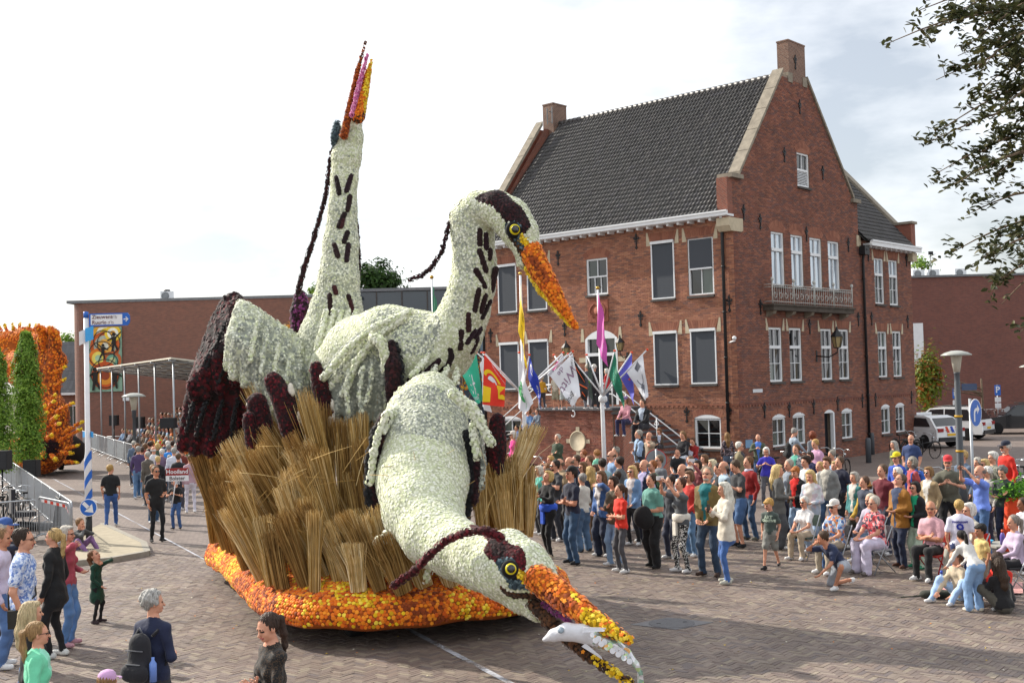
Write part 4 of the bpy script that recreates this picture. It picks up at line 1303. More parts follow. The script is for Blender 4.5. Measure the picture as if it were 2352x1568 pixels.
 # the big beech whose branches hang in at the top right
bt=thing('beech_tree','large dark leaved tree whose branches hang into the sky at upper right','tree',(9.4,13.4,0))
b=MB()
limbs(b,(9.4,13.4,0),(9.0,13.4,9.5),0.45,0.2)
tw=[]
SPR=[((2352,60),(2030,95)),((2352,110),(2120,60)),((2352,30),(2100,20)),((2352,180),(2150,175)),((2352,230),(2165,285)),((2352,300),(2130,320)),((2352,350),(2150,390)),((2352,380),(2165,430)),((2352,400),(2190,415)),((2352,560),(2180,575)),((2352,520),(2230,480)),((2352,600),(2230,600)),((2352,640),(2300,690)),((2352,10),(2180,30)),((2352,140),(2200,120)),((2352,260),(2220,230)),((2352,90),(2240,150)),((2352,330),(2240,350)),((2352,640),(2290,640)),((2352,760),(2340,755)),((2352,40),(2260,60)),((2352,70),(2270,100)),((2352,150),(2260,190)),((2352,210),(2280,260)),((2352,280),(2290,310)),((2352,20),(2230,90)),((2352,120),(2300,130)),((2352,360),(2280,400)),((2352,590),(2290,560)),((2352,620),(2280,650)),((2352,5),(2290,5)),((2352,50),(2310,40)),((2352,230),(2310,220)),((2352,170),(2310,160))]
LP,LN_=[],[]
for(xa,ya),(xb,yb)in SPR:
 Y0,Y1=13.2+rng.uniform(-0.8,0.8),12.6+rng.uniform(-1.0,0.6)
 A=at(xa+180,ya-60,Y0);Bp=at(xb,yb,Y1)
 n=7
 P=[A+(Bp-A)*f+np.array([0,0,0.18*math.sin(f*3.1)-0.05*f])for f in np.linspace(0,1,n)]
 b.tube(P,list(np.linspace(0.03,0.004,n)),5)
 b.tube([(9.3,13.4,max(1.5,min(A[2]*.85,9.2))),(A*.5+np.array([9.3,13.4,A[2]])*.5),A],[.07,.05,.03],6)
 L_=np.linalg.norm(Bp-A)
 for s_ in range(int(L_*12)):
  f=rng.uniform(0.06,1.0)
  q0=A+(Bp-A)*f+np.array([0,0,0.18*math.sin(f*3.1)-0.05*f])
  d=(Bp-A)/L_*0.6+np.array([rng.normal(0,0.35),rng.normal(0,0.5),rng.normal(-0.05,0.45)]);d/=np.linalg.norm(d)
  ln=rng.uniform(0.12,0.42)*(1.15-0.5*f)
  q1=q0+d*ln
  if s_%3==0:
   b.tube([q0,q1],[0.005,0.002],3,cap=False)
  for j in range(int(6+ln*16)):
   g_=rng.uniform(0.1,1.0)
   LP.append(q0+d*ln*g_+rng.normal(0,0.03,3));LN_.append(np.array([rng.normal(0,0.6),rng.normal(-0.2,0.6),0.9]))
limbs(b,(9.2,13.4,6.0),(7.5,13.2,7.5),0.16,0.06);limbs(b,(9.2,13.4,5.0),(7.4,13.0,5.2),0.12,0.05)
b.build('trunk',M_BARK,bt)
LP,LN_=np.array(LP),np.array(LN_);LN_/=np.linalg.norm(LN_,axis=1,keepdims=True)
lv=np.array([(0,-0.5,0),(0.24,-0.12,0.05),(0.2,0.22,0.04),(0,0.55,-0.04),(-0.2,0.22,0.04),(-0.24,-0.12,0.05),(0,0.05,-0.02)])
lt=np.array([(6,0,1),(6,1,2),(6,2,3),(6,3,4),(6,4,5),(6,5,0)])
fo=flowers('leaf_mass',LP,LN_,0.084,np.zeros(len(LP),int),[M_LEAF4],bt,singles=300,FV=lv,FT=lt)
for o in list(bt.children):
 if o.name.startswith('flower'):
  o.name='leaf'
  # ------------------------------------------------------------------ the flower float
FLM={}
def fm(name,ramp,rough=0.75):
 FLM[name]=mat('blossom '+name,(0.5,0.5,0.5),rough,0.12,25,ramp=ramp,spec=0.2,sheen=0.15)
 return FLM[name]
fm('cream',['d6dabf','dfe2ce','ccd4ae','dbdfc6','c6cfa6','e4e6d8','d9dcc8','e0e3d0'])
fm('grey',['9fa398','b6bab0','888e86','c8cbbc','7c827c','adb0a2'])
fm('mixed',['c9cdb8','a3a89a','d6dac4','b9beac','8f958c','dde0d0'])
fm('dark',['261215','301519','1c0d11','3b181c','24101a'])
fm('red',['54101a','3d0a12','651521','300910','470d16'])
fm('yellow',['e6be1c','d9ab12','efcf38','c99c12','f2d648'])
fm('orange',['e27a1a','d46614','ea9024','c65612','e6821a','df7016'])
fm('rust',['93421a','a85018','7a3414','b85c1c','843a14'])
fm('brown',['46301e','553620','35241a','5f3c22'])
fm('blue',['40525a','53676d','32424c','647880'])
fm('purple',['6e2c60','7e3a6e','56224c'])
fm('pink',['c8669a','d983ae','b9588b','e09ac0'])
fm('black',['17171a','202125','101114'])
FNAMES=list(FLM);FMATS=[FLM[n]for n in FNAMES];FI={n:i for i,n in enumerate(FNAMES)}
FBASE=[mat('base '+n,c,0.9,0.2,10)for n,c in zip(FNAMES,['b9bda0','8d9288','a9ad9a','160c0f','3a0a10','a8860e','9a4c10','602a0e','2c1c12','2c3a40','4a1c40','963c70','101012'])]
def seg_dist(P,a,b):
 d=b-a
 h=np.clip(((P-a)@d)/max(d@d,1e-9),0,1)
 return np.linalg.norm(P-a-h[:,None]*d,axis=1)
def paint(P,base,zones):
 """colour index of each point: the last zone (a, b, radius, colour[, chance]) that holds it wins"""
 out=np.full(len(P),FI[base])
 if base=='mixed':
  out[rng.random(len(P))<0.4]=FI['cream']
 for z in zones:
  if isinstance(z[0],str): # ('colour', outline in the picture[, chance]): the front of the surface inside that outline
   q=(P-CP)@CM
   m=inside(1176-FPX*q[:,0]/q[:,2],784+FPX*q[:,1]/q[:,2],z[1])
   if len(z)>2:
    m&=rng.random(len(P))<z[2]
   out[m]=FI[z[0]]
   continue
  a,b,r,c=z[:4]
  m=seg_dist(P,np.array(a),np.array(b))<r
  if len(z)>4:
   m&=rng.random(len(P))<z[4]
  out[m]=FI[c]
 return out
def cover(name,body,h,base,zones,parent,size=0.92,singles=0,cname='blossom_cover',tilt=0.35):
 V,Q,tg=body.surf(h*1.7)
 me=mesh_np(name,V,Q,paint(V[Q].mean(1),base,zones),smooth=True)
 GT=np.array(Matrix.Rotation(0.61,3,'X')@Matrix.Rotation(0.83,3,'Y')@Matrix.Rotation(0.4,3,'Z')) # sampled on a slanted grid so that no rows show
 V,Q,tg=body.turned(GT).surf(h)
 V=V@GT
 o=obj(name,me,FBASE,parent)
 N=vnormals(V,Q)
 keep=((CP-V)*N).sum(1)/np.linalg.norm(CP-V,axis=1)>-0.02
 P=V[keep]+rng.normal(0,h*0.16,(keep.sum(),3))
 flowers(cname,P-N[keep]*h*0.1,N[keep],h*size,paint(P,base,zones),FMATS,o,singles=singles,tilt=tilt)
 return o
def ch(pts):
 """picture chain (x, y, depth, radius in picture units) -> points, radii"""
 return[at(x,y,Y)for x,y,Y,r in pts],[px2m(r,Y)for x,y,Y,r in pts]
def sausage(name,pts,h,base,parent,zones=(),size=0.95):
 b=Body();P,r=ch(pts)
 b.chain(P,r,0,0.02)
 return cover(name,b,h,base,list(zones),parent,size)
fl=thing('parade_float','flower parade float with orange blossom skirt and tall straw sheaves','parade float',(-2.3,20.0,0))
# skirt
SK=np.array([(-6.2,23.6),(-5.95,22.2),(-5.3,20.8),(-4.85,19.7),(-4.4,18.5),(-3.85,17.2),(-3.45,16.5),(-3.05,16.2),(-2.6,16.08),(-2.08,16.03),(-1.6,16.07),(-1.18,16.18),(-0.65,16.38),(-0.14,16.62),(0.4,17.0),(0.7,17.6),(0.75,18.4),(0.3,20.0),(-0.9,22.8),(-2.3,25.4),(-4.9,25.7),(-5.9,24.8)])
def closed_curve(P,n):
 d=np.r_[0,np.cumsum(np.linalg.norm(np.diff(np.vstack([P,P[:1]]),axis=0),axis=1))]
 s_=np.linspace(0,d[-1],n,endpoint=False)
 Q=np.vstack([P,P[:1]])
 C=np.stack([np.interp(s_,d,Q[:,i])for i in(0,1)],1)
 for _ in range(int(n*0.02)):
  C=(np.roll(C,1,0)+C*2+np.roll(C,-1,0))/4
 return C,d[-1]
CV,per=closed_curve(SK,600)
T_=np.roll(CV,-1,0)-np.roll(CV,1,0);T_/=np.linalg.norm(T_,axis=1,keepdims=True)
NI=np.stack([-T_[:,1],T_[:,0]],1) # inward (path runs counter-clockwise seen from above)
if((np.mean(CV,0)-CV)*NI).sum()<0:NI=-NI
PROF=np.array([(0.10,0.27),(-0.02,0.33),(-0.06,0.45),(-0.01,0.58),(0.14,0.70),(0.4,0.84),(0.8,0.97),(1.3,1.06),(1.5,1.08)])
pl_=np.r_[0,np.cumsum(np.linalg.norm(np.diff(PROF,axis=0),axis=1))]
def skirt_pt(i,l):
 """curve index (float array), length along the profile -> point"""
 i=np.asarray(i,float)%600
 i0=np.floor(i).astype(int);f=(i-i0)[:,None]
 C=CV[i0]*(1-f)+CV[(i0+1)%600]*f;n_=NI[i0]
 wob=0.014*np.sin(i*0.11)+0.012*np.sin(i*0.29+1)
 o=np.interp(l,pl_,PROF[:,0]);z=np.interp(l,pl_,PROF[:,1])+wob
 return np.c_[C+n_*o[:,None],z]
ii=np.arange(0,600,2.0);ll=np.linspace(0,pl_[-1],16)
I,Lq=np.meshgrid(ii,ll,indexing='ij')
V=skirt_pt(I.ravel(),Lq.ravel());n1,n2=len(ii),len(ll)
Q=np.array([(a*n2+b,((a+1)%n1)*n2+b,((a+1)%n1)*n2+b+1,a*n2+b+1)for a in range(n1)for b in range(n2-1)])
sk=obj('skirt',mesh_np('skirt',V,Q[:,::-1]if True else Q,smooth=True),FBASE[FI['orange']],fl)
pitch=0.054
ds=per/600
I,Lq=np.meshgrid(np.arange(0,600,pitch/ds),np.arange(0.02,pl_[-1],pitch*0.92),indexing='ij')
I=I+(np.arange(I.shape[1])%2)*0.5*pitch/ds
I=(I+rng.normal(0,0.12*pitch/ds,I.shape)).ravel();Lq=(Lq+rng.normal(0,0.008,Lq.shape)).ravel()
P=skirt_pt(I,Lq);N=np.cross(skirt_pt(I+2,Lq)-skirt_pt(I-2,Lq),skirt_pt(I,Lq+0.02)-skirt_pt(I,Lq-0.02))
N/=np.linalg.norm(N,axis=1,keepdims=True)
inw=NI[(I%600).astype(int)]
flip=(N[:,2]-(N[:,:2]*inw).sum(1))<0
N[flip]*=-1
keep=(((CP-P)*N).sum(1)>-0.5)
P,N,Lq=P[keep],N[keep],Lq[keep]
rr=rng.random(len(P));clump=np.sin(P[:,0]*3.1+1.3*np.sin(P[:,1]*2.3))*np.sin(P[:,1]*2.7+P[:,0])
mi=np.where(rr<0.74,FI['orange'],np.where(rr<0.86,FI['rust'],FI['yellow']))
mi[(clump>0.35)&(rr>0.45)]=FI['yellow'];mi[(clump<-0.3)&(rr>0.5)]=FI['rust']
mi[(Lq>1.0)&(rr>0.7)&(rr<0.86)]=FI['rust']
flowers('blossom_bed',P,N,0.048,mi,FMATS,sk,singles=300,FV=FLV,FT=FLT)
# undercarriage and wheels
cen=np.array([-2.35,19.9]);ax=np.array([0.41,-0.91]);ax/=np.linalg.norm(ax);pr=np.array([-ax[1],ax[0]])
rzf=math.atan2(ax[1],ax[0])
MB().box((cen[0],cen[1],0.62),(5.2,2.4,0.3),rzf).box((cen[0],cen[1],0.9),(5.0,2.6,0.2),rzf).build('chassis',mat('black steel','141416',0.7,0.1),fl)
M_TYRE=mat('tyre rubber','18181a',0.85,0.1);M_RIM=mat('steel rim','6a6c70',0.45,0.1,metal=0.6)
def wheel(c,axis,r,w,parent,name='wheel',rim=M_RIM):
 o=MB().lathe(Vector(c)-Vector(axis).normalized()*w/2,[(r*0.62,0),(r*0.9,0),(r,w*0.15),(r,w*0.85),(r*0.9,w),(r*0.62,w)],28,axis=axis).build(name,M_TYRE,parent)
 MB().lathe(Vector(c)-Vector(axis).normalized()*w*0.46,[(r*0.63,0),(r*0.55,w*0.1),(r*0.2,w*0.12),(r*0.2,w*0.8),(r*0.55,w*0.82),(r*0.63,w*0.92)],24,axis=axis).build('rim',rim,o)
 return o
for f,sd in((2.6,1),(2.6,-1),(-2.4,1),(-2.4,-1)):
 c=cen+ax*f+pr*1.25*sd
 wheel((c[0],c[1],0.36),(pr[0],pr[1],0),0.36,0.26,fl)
c=on_ground(560,1352);wheel((c[0]+0.55,c[1]+0.15,0.33),(pr[0],pr[1],0),0.33,0.26,fl)
MB().tube([(cen[0]+ax[0]*2.4,cen[1]+ax[1]*2.4,0.5),(cen[0]+ax[0]*3.2,cen[1]+ax[1]*3.2,0.42)],0.05,8).build('tow_bar',M_LEAD,fl)
# straw sheaves
M_STRAW=mat('reed straw',(0.4,0.3,0.12),0.8,0.18,8,ramp=['c6a56a','b08e54','dabf88','9a7944','e4cc9a','80612f','a8874c','caa96c','8e6f38','bb985a'],spec=0.25)
def sheaf_mesh(seed):
 """a bundle of some two hundred bent reed stalks with a ragged, feathery top"""
 g_=np.random.default_rng(seed)
 V,Q=[],[]
 n=230
 tilt_top=g_.normal(0,.5,2)
 for i in range(n):
  a=g_.uniform(0,6.28);rr=math.sqrt(g_.uniform(0.15,1))
  x0,y0=0.10*rr*math.cos(a),0.07*rr*math.sin(a)
  fl_=g_.uniform(1.0,1.75)
  ln=1-.07*g_.random()+.25*(x0*tilt_top[0]+y0*tilt_top[1])/.1*.2
  if g_.random()<.35:ln-=.28*g_.random()**2
  st_=g_.random()<.10
  ox,oy=(g_.normal(0,.09),g_.normal(0,.07))if st_ else(g_.normal(0,.016),g_.normal(0,.014))
  w=g_.uniform(.0028,.0055)
  k=len(V)
  for f,ww in((-.02,1.0),(.55,.95),(1.0,.45)):
   e=f*f
   c=np.array([x0*(1+(fl_-1)*max(f,0))+ox*e+.01*math.sin(7*f+a),y0*(1+(fl_-1)*max(f,0))+oy*e,f*ln])
   for q in range(3):
    V.append(c+np.array([w*ww*math.cos(a+q*2.094),w*ww*math.sin(a+q*2.094),0]))
  Q+=[(k+3*j+q,k+3*j+(q+1)%3,k+3*j+3+(q+1)%3,k+3*j+3+q)for j in(0,1)for q in range(3)]
 k=len(V);m=8
 for z,r in((0,.82),(.7,.95)):
  for q in range(m):
   V.append(np.array([.1*r*math.cos(q*.785),.07*r*math.sin(q*.785),z]))
 Q+=[(k+q,k+(q+1)%m,k+m+(q+1)%m,k+m+q)for q in range(m)]
 me=mesh_np('straw_sheaf',V,Q);me.materials.append(M_STRAW)
 return me
M_STRAW2=mat('pale reed straw',(0.4,0.3,0.12),0.8,0.18,8,ramp=['d2b680','c09e66','e4cf9e','b08e54','ecdab0','c8aa70','a68448','dcc290'],spec=0.25)
M_STRAW3=mat('brown reed straw',(0.4,0.3,0.12),0.8,0.18,8,ramp=['9a7846','866536','ae8c56','70522a','b89a64','5f4522','8c6c3a','a4824a'],spec=0.25)
SHV=[sheaf_mesh(i)for i in range(8)]
def sheaf(base,top,w=1.0):
 base,top=Vector(base),Vector(top)
 d=top-base
 o=bpy.data.objects.new('straw_sheaf',SHV[random.randrange(8)])
 o.rotation_mode='QUATERNION'
 o.rotation_quaternion=d.to_track_quat('Z','Y')@Matrix.Rotation(random.uniform(0,6.28),3,'Z').to_quaternion()
 o.location=base;o.scale=(w,w,d.length)
 mm_=random.choice([None,M_STRAW2,M_STRAW3])
 if mm_:
  o.material_slots[0].link='OBJECT';o.material_slots[0].material=mm_
 return link(o,fl)
def inset(i,d):
 return CV[int(i)%600]+NI[int(i)%600]*d
def curve_at(x,y):
 return int(np.argmin(np.linalg.norm(CV-np.array([x,y]),axis=1)))
iL,iF,iR=curve_at(-6.0,22.6),curve_at(0.1,16.8),curve_at(0.4,19.6)
step=1 if((iF-iL)%600)<300 else-1
tot=((iF-iL)*step)%600
row=0
for dpt,sp,hx in((0.26,0.36,0.0),(0.7,0.34,0.25),(1.15,0.33,0.55),(1.55,0.34,0.8)):
 nb=int(tot*ds/sp)
 for k in range(nb+1):
  i=iL+step*tot*k/nb
  b_=inset(i,dpt+rng.normal(0,0.10))
  Y=b_[1]
  Hh=np.interp(Y,[16.3,17.2,18.4,20,23],[0.85,1.2,1.45,1.55,1.75])+hx*np.interp(Y,[16.5,18.2],[0.3,0.95])+rng.normal(0,0.27)
  if Y<17.6 and b_[0]>-2.6:
   Hh=min(Hh,1.0+rng.normal(0,0.1))
   if dpt>0.8 or(b_[0]>-1.9 and rng.random()<0.4):continue
  ou=-NI[int(i)%600]
  ln_=Vector((ou[0]*0.08-np.interp(b_[0],[-5,-3.2,-1.5],[.12,.2,.4])+rng.normal(0,0.16 if b_[0]>-4.3 else .07),ou[1]*0.10+rng.normal(0,0.13),1)).normalized()
  z0=0.72+min(dpt,1.1)*0.25
  sheaf((b_[0],b_[1],z0),Vector((b_[0],b_[1],z0))+ln_*max(Hh,0.6),rng.uniform(1.05,1.5))
  # picked sheaves: low ones round the front heron, right-hand group
for xb,yb,xt,yt,Y,w in((915,1395,838,1200,16.75,1.0),(985,1392,915,1255,16.7,1.0),(880,1310,800,1175,17.1,1.1),(1040,1345,1068,1240,16.9,1.1),(1075,1380,1070,1240,16.75,0.9),(1105,1382,1120,1300,16.8,0.9),(1140,1388,1150,1300,16.9,0.9),(1180,1100,1228,975,18.4,1.35),(1150,1210,1120,1060,18.2,1.2),(1185,1215,1175,1040,18.3,1.2),(1205,1225,1212,1065,18.6,1.1),(1110,1215,1095,1085,18.0,1.0),(1165,1220,1150,1090,18.1,1.1),(1215,1230,1222,1110,18.4,0.9),(1130,1215,1140,1070,18.6,1.2),(845,960,890,868,19.0,1.0),(800,960,765,870,19.2,1.0),(870,1010,885,880,18.8,1.0),(838,1200,818,950,18.2,1.2),(800,1200,780,960,18.3,1.2),(760,1210,735,920,18.5,1.25),(835,1260,812,1080,17.6,1.1),(870,1290,850,1120,17.3,1.1)):
 sheaf(at(xb,yb,Y),at(xt,yt,Y+0.15),w)
for k in range(110): # loose stalks
 i=iL+step*tot*rng.random();b_=inset(i,rng.uniform(0.2,0.9));z=rng.uniform(1.4,2.8)
 d=Vector((rng.normal(0,1),rng.normal(0,0.5),rng.normal(0.2,0.6))).normalized()*rng.uniform(0.15,0.4)
 p=Vector((b_[0]-0.25,b_[1]-0.1,z))
 MB().tube([p-d,p,p+d+Vector((0,0,-0.02))],0.004,3).build('loose_stalk',M_STRAW,fl)
 # bulrush heads
M_FLUFF=mat('white fluff','d6d0c4',0.95,0.15,20,0.5,60)
for pts,fz in(([(628,875,18.5,22),(650,915,18.5,27),(668,975,18.5,28),(678,1030,18.5,20)],(690,960)),([(590,925,19.2,24),(600,985,19.2,30),(612,1055,19.2,20)],(560,950)),([(726,845,18.8,16),(738,890,18.8,21),(752,950,18.8,18),(760,985,18.8,10)],(755,930)),([(1143,965,18.4,18),(1138,1030,18.4,26),(1135,1090,18.4,20)],None),([(572,960,19.0,16),(585,1040,19.0,18)],None)):
 o=sausage('bulrush_head',pts,0.042,'dark',fl,[(at(*pts[0][:3]),at(*pts[-1][:3]),0.5,'red',.4)],size=0.8)
 e=pts[-1];s0=at(*e[:3])
 MB().tube([s0,s0+np.array([0.05,0.05,-1.2])],0.025,6).build('bulrush_stem',M_STRAW,fl)
 if fz:
  P=[at(p[0]+(fz[0]-pts[1][0])*0.55,p[1],p[2]-0.05)for p in pts[1:]]
  b=Body()
  for q in P:
   for _ in range(7):
    b.ell(q+rng.normal(0,1,3)*np.array([.035,.03,.16]),(0.045,0.04,0.06),0,0.03)
  V,Q,_=b.surf(0.03)
  obj('seed_fluff',mesh_np('seed_fluff',V,Q,smooth=True),M_FLUFF,o)
  # ------------------------------------------------------------------ herons
M_EYEY=mat('eye yellow','d8c81a',0.35,0.05,spec=0.5);M_EYEB=mat('eye black','08080a',0.15,0.0,spec=0.7)
def eye(x,y,Y,r,parent,look=(0,-1,0)):
 c=Vector(at(x,y,Y));r=px2m(r,Y);d=Vector(look).normalized()
 o=MB().lathe(c,[(r*1.55,-r*0.3),(r*1.45,0.1*r),(r*1.1,0.3*r),(0,0.35*r)],24,axis=d).build('eye',FBASE[FI['black']],parent)
 MB().lathe(c,[(r,0.2*r),(r*0.95,0.5*r),(r*0.5,0.7*r),(0,0.75*r)],24,axis=d).build('iris',M_EYEY,o)
 MB().lathe(c,[(r*0.72,0.6*r),(r*0.66,0.85*r),(0,0.98*r)],20,axis=d).build('pupil',M_EYEB,o)
def stripes(L_,Y,off,parent,r=0.045,conv=lambda x,y:(x,y),body=None):
 """short dark flower rolls lying on the neck, found by casting from the street onto the body"""
 for seg in L_:
  P=[]
  for x,y in seg:
   x,y=conv(x,y)
   d=ray(x,y);d=d/np.linalg.norm(d)
   t=12.0;hit=None
   for _ in range(90):
    q=CP+d*t
    s_=min(Body.dist(p,q[None])[0]for p in body.p)
    if s_<0.01:hit=q;break
    t+=max(s_*0.8,0.01)
    if t>26:break
   P.append(hit if hit is not None else at(x,y,Y))
  b=Body()
  if len(P)==1:P=P*2
  b.chain(P,[r]*len(P),0,0.02)
  V,Q,_=b.surf(0.022)
  V=V+rng.normal(0,0.004,V.shape)
  obj('neck_stripe',mesh_np('neck_stripe',V,Q,smooth=False),FLM['dark'],parent)
HG='heron sculptures on the flower float'
# --- rear heron, beak to the sky
h1=thing('heron_sculpture','rear flower heron stretching its neck and open beak straight up','sculpture',(-3.3,21.0,1.0),group=HG)
B1=Body()
P,r=ch([(735,960,21.6,105),(745,900,21.3,98),(755,840,21.1,88),(763,780,21.0,76),(772,715,20.9,60),(778,640,20.8,46),(783,560,20.8,40),(787,480,20.8,32),(791,410,20.8,30),(796,360,20.8,33),(803,315,20.8,31),(812,285,20.8,20)])
B1.chain(P,r,0,0.08)
P,r=ch([(735,960,21.8,105),(690,940,22.2,90),(660,930,22.6,60)]);B1.chain(P,r,0,0.1)
zn=[]
for x0,y0,x1,y1,rr_ in((720,800,700,900,50),(700,960,760,980,45)):
 zn.append((at(x0,y0,20.6),at(x1,y1,20.6),px2m(rr_,20.6),'mixed'))
zn+=[(at(775,290,20.5),at(770,320,20.4),px2m(14,20.5),'blue'),(at(760,760,20.3),at(790,860,20.2),px2m(30,20),'cream')]
hb=cover('body',B1,0.035,'mixed',zn+[(at(790,400,20.5),at(790,310,20.5),px2m(60,20.5),'cream',0.8)],h1)
stripes([[(773,408),(779,444)],[(806,404),(796,438)],[(804,452),(798,482)],[(791,492),(778,520)],[(798,534),(790,556)],[(768,562),(776,588)],[(800,562),(796,598)],[(757,678),(760,722)],[(803,690),(810,720)],[(768,660),(772,672)],[(752,770),(747,800)],[(800,680),(806,700)],[(783,520),(787,505)]],20.5,0,h1,0.05,body=B1)
for k in range(5): # breast plumes
 x=745+k*17
 sausage('breast_plume',[(x+4,715,20.3,7),(x-8,770,20.15,8),(x-14-5*(2-k),830+10*(k%2),20.1,8)],0.045,'cream',h1)
sausage('upper_beak',[(790,312,20.45,10),(806,235,20.4,8),(822,160,20.4,6),(839,98,20.4,3)],0.03,'rust',h1,[(at(838,102,20.4),at(830,135,20.4),0.12,'brown',0.6)])
sausage('lower_beak',[(822,268,20.4,17),(834,215,20.4,13),(845,170,20.4,8),(854,136,20.4,3)],0.03,'orange',h1,[('yellow',[(836,262),(834,200),(846,150),(850,130),(862,130),(856,200),(844,265)],.9),('brown',[(800,285),(845,285),(845,262),(800,262)],.6)])
sausage('tongue',[(808,265,20.3,6),(826,190,20.3,6),(844,126,20.3,4)],0.03,'pink',h1)
sausage('head_plume',[(762,345,20.9,5),(748,450,21.0,6),(722,545,21.0,6),(700,610,21.0,7),(684,672,21.0,7)],0.04,'dark',h1)
sausage('head_plume',[(808,450,21.0,4),(818,520,21.1,6),(823,590,21.1,7),(819,665,21.1,7)],0.04,'dark',h1)
sausage('eye_patch',[(774,285,20.6,9),(769,315,20.6,10),(766,338,20.7,6)],0.04,'blue',h1)
def lerp_line(L_,f):
 q=f*(len(L_)-1);i=min(int(q),len(L_)-2);g_=q-i
 return tuple(L_[i][j]*(1-g_)+L_[i+1][j]*g_ for j in range(3))
def feathers(b,st,en,n,r,f0=0.0,f1=1.0,dy=0.0,k=.014,jit=14):
 """overlapping feathers hung between two picture lines"""
 for i in range(n):
  A,E=lerp_line(st,i/(n-1)),lerp_line(en,i/(n-1))
  a=[A[j]+(E[j]-A[j])*f0 for j in range(3)];e=[A[j]+(E[j]-A[j])*f1 for j in range(3)]
  e[1]+=jit*((i%2)-.5)
  dd=dy-.07*(i%2)
  P,q=ch([(a[0],a[1],a[2]+dd,r*.75),((a[0]+e[0])/2-4,(a[1]+e[1])/2+3,min(a[2],e[2])-.06+dd,r*1.15),(e[0],e[1],e[2]+dd,r*.85)])
  b.chain(P,q,0,k)
st=[(712,800,20.9),(680,775,20.8),(650,755,20.7),(620,735,20.6),(592,715,20.5),(570,702,20.5),(553,697,20.5)]
en=[(695,985,20.3),(660,975,20.1),(632,965,20.0),(604,930,20.0),(578,885,19.9),(548,862,19.9),(524,850,19.9)]
b=Body()
feathers(b,st,en,13,14);feathers(b,st,en,11,11,0.0,.62,-.14);feathers(b,st,en,9,10,0.0,.3,-.2)
cover('wing',b,0.04,'mixed',[(at(*st[0]),at(*st[-1]),0.16,'cream',0.7),(at(600,800,20),at(690,900,20),0.55,'grey',0.55)],h1)
for k,(xa,ya,xb,yb)in enumerate(((590,740,575,830),(612,765,600,860),(640,790,622,920),(665,820,655,930),(640,850,628,940))):
 sausage('feather_ridge',[(xa,ya,19.85,5),((xa+xb)/2-2,(ya+yb)/2,19.68,6),(xb,yb,19.58,6)],0.042,'mixed' if k%2 else 'cream',h1)
b=Body()
sd_=[(548,690,21.4),(540,682,21.4),(524,690,21.4),(508,712,21.4),(492,745,21.4)]
ed_=[(602,985,20.9),(560,1012,20.9),(510,1025,20.9),(460,1024,20.9),(420,1012,20.9)]
feathers(b,sd_,ed_,12,19,jit=22);feathers(b,[(545,690,21.3),(515,715,21.3),(478,790,21.2),(452,850,21.1)],[(560,860,20.8),(520,885,20.8),(480,900,20.8),(448,905,20.8)],8,15,dy=-.15)
cover('wing',b,0.055,'dark',[(at(430,980,20.9),at(600,970,20.9),1.3,'red',0.5),(at(480,780,21),at(540,760,21),0.9,'red',0.2)],h1,tilt=0.5)
for k,(xa,ya,xb,yb)in enumerate(((520,740,470,860),(500,780,455,870),(545,790,500,880),(490,880,450,1000),(520,890,490,1010),(550,900,530,1010),(460,880,428,990))):
 sausage('feather_ridge',[(xa,ya,20.75,5),((xa+xb)/2-3,(ya+yb)/2,20.5,6),(xb,yb,20.45,6)],0.05,'black',h1)
sausage('far_wing_tip',[(690,680,23.2,14),(690,715,23.2,24),(684,770,23.2,16)],0.05,'dark',h1,[(at(690,740,23),at(690,780,23),0.6,'purple',0.4)])
# --- middle heron, head down to the right
h2=thing('heron_sculpture','middle flower heron with arched neck, black crown and orange beak pointing down','sculpture',(-1.9,19.2,1.0),group=HG)
B2=Body()
P,r=ch([(770,850,20.2,62),(830,815,19.8,88),(895,795,19.4,92),(965,805,19.1,90),(1015,800,18.9,74),(1045,765,18.7,62),(1068,715,18.6,55),(1084,660,18.5,51),(1090,600,18.5,48),(1086,545,18.5,47),(1082,505,18.5,48),(1100,482,18.4,44)])
B2.chain(P,r,0,0.1)
P,r=ch([(965,830,19.1,90),(930,900,19.2,80),(870,960,19.5,60)]);B2.chain(P,r,0,0.12)
P,r=ch([(1100,478,18.35,40),(1140,480,18.2,42),(1172,500,18.1,46),(1195,535,18.0,42),(1208,565,17.95,32),(1205,600,17.95,20)]);B2.chain(P,r,0,0.05)
fy=17.75
zc=lambda x,y:((1350+x/1.96)/1.5064,(600+y/1.96)/1.5064)
zp=lambda*p:[zc(p[i],p[i+1])for i in range(0,len(p),2)]
zn=[(at(900,730,18.7),at(960,760,18.5),px2m(60,18.6),'grey',0.5),(at(860,840,18.9),at(900,880,18.9),px2m(60,19),'grey',0.6),('mixed',zp(420,250,600,190,620,380,600,500,560,800,480,1000,380,960,470,700,430,480),0.6),('dark',zp(570,170,620,135,720,105,775,125,835,185,905,245,948,320,945,375,915,412,885,385,870,345,820,325,780,335,740,275,680,212,600,195)),('blue',zp(775,350,830,320,890,350,900,400,880,440,945,510,905,530,850,480,790,420)),('black',zp(790,360,835,335,880,360,885,405,850,432,805,415)),('yellow',zp(880,400,910,420,965,495,945,520,900,480,870,445)),('brown',zp(800,430,830,440,905,530,945,640,940,690,905,670,900,600,860,510))]
cover('body',B2,0.035,'cream',zn,h2)
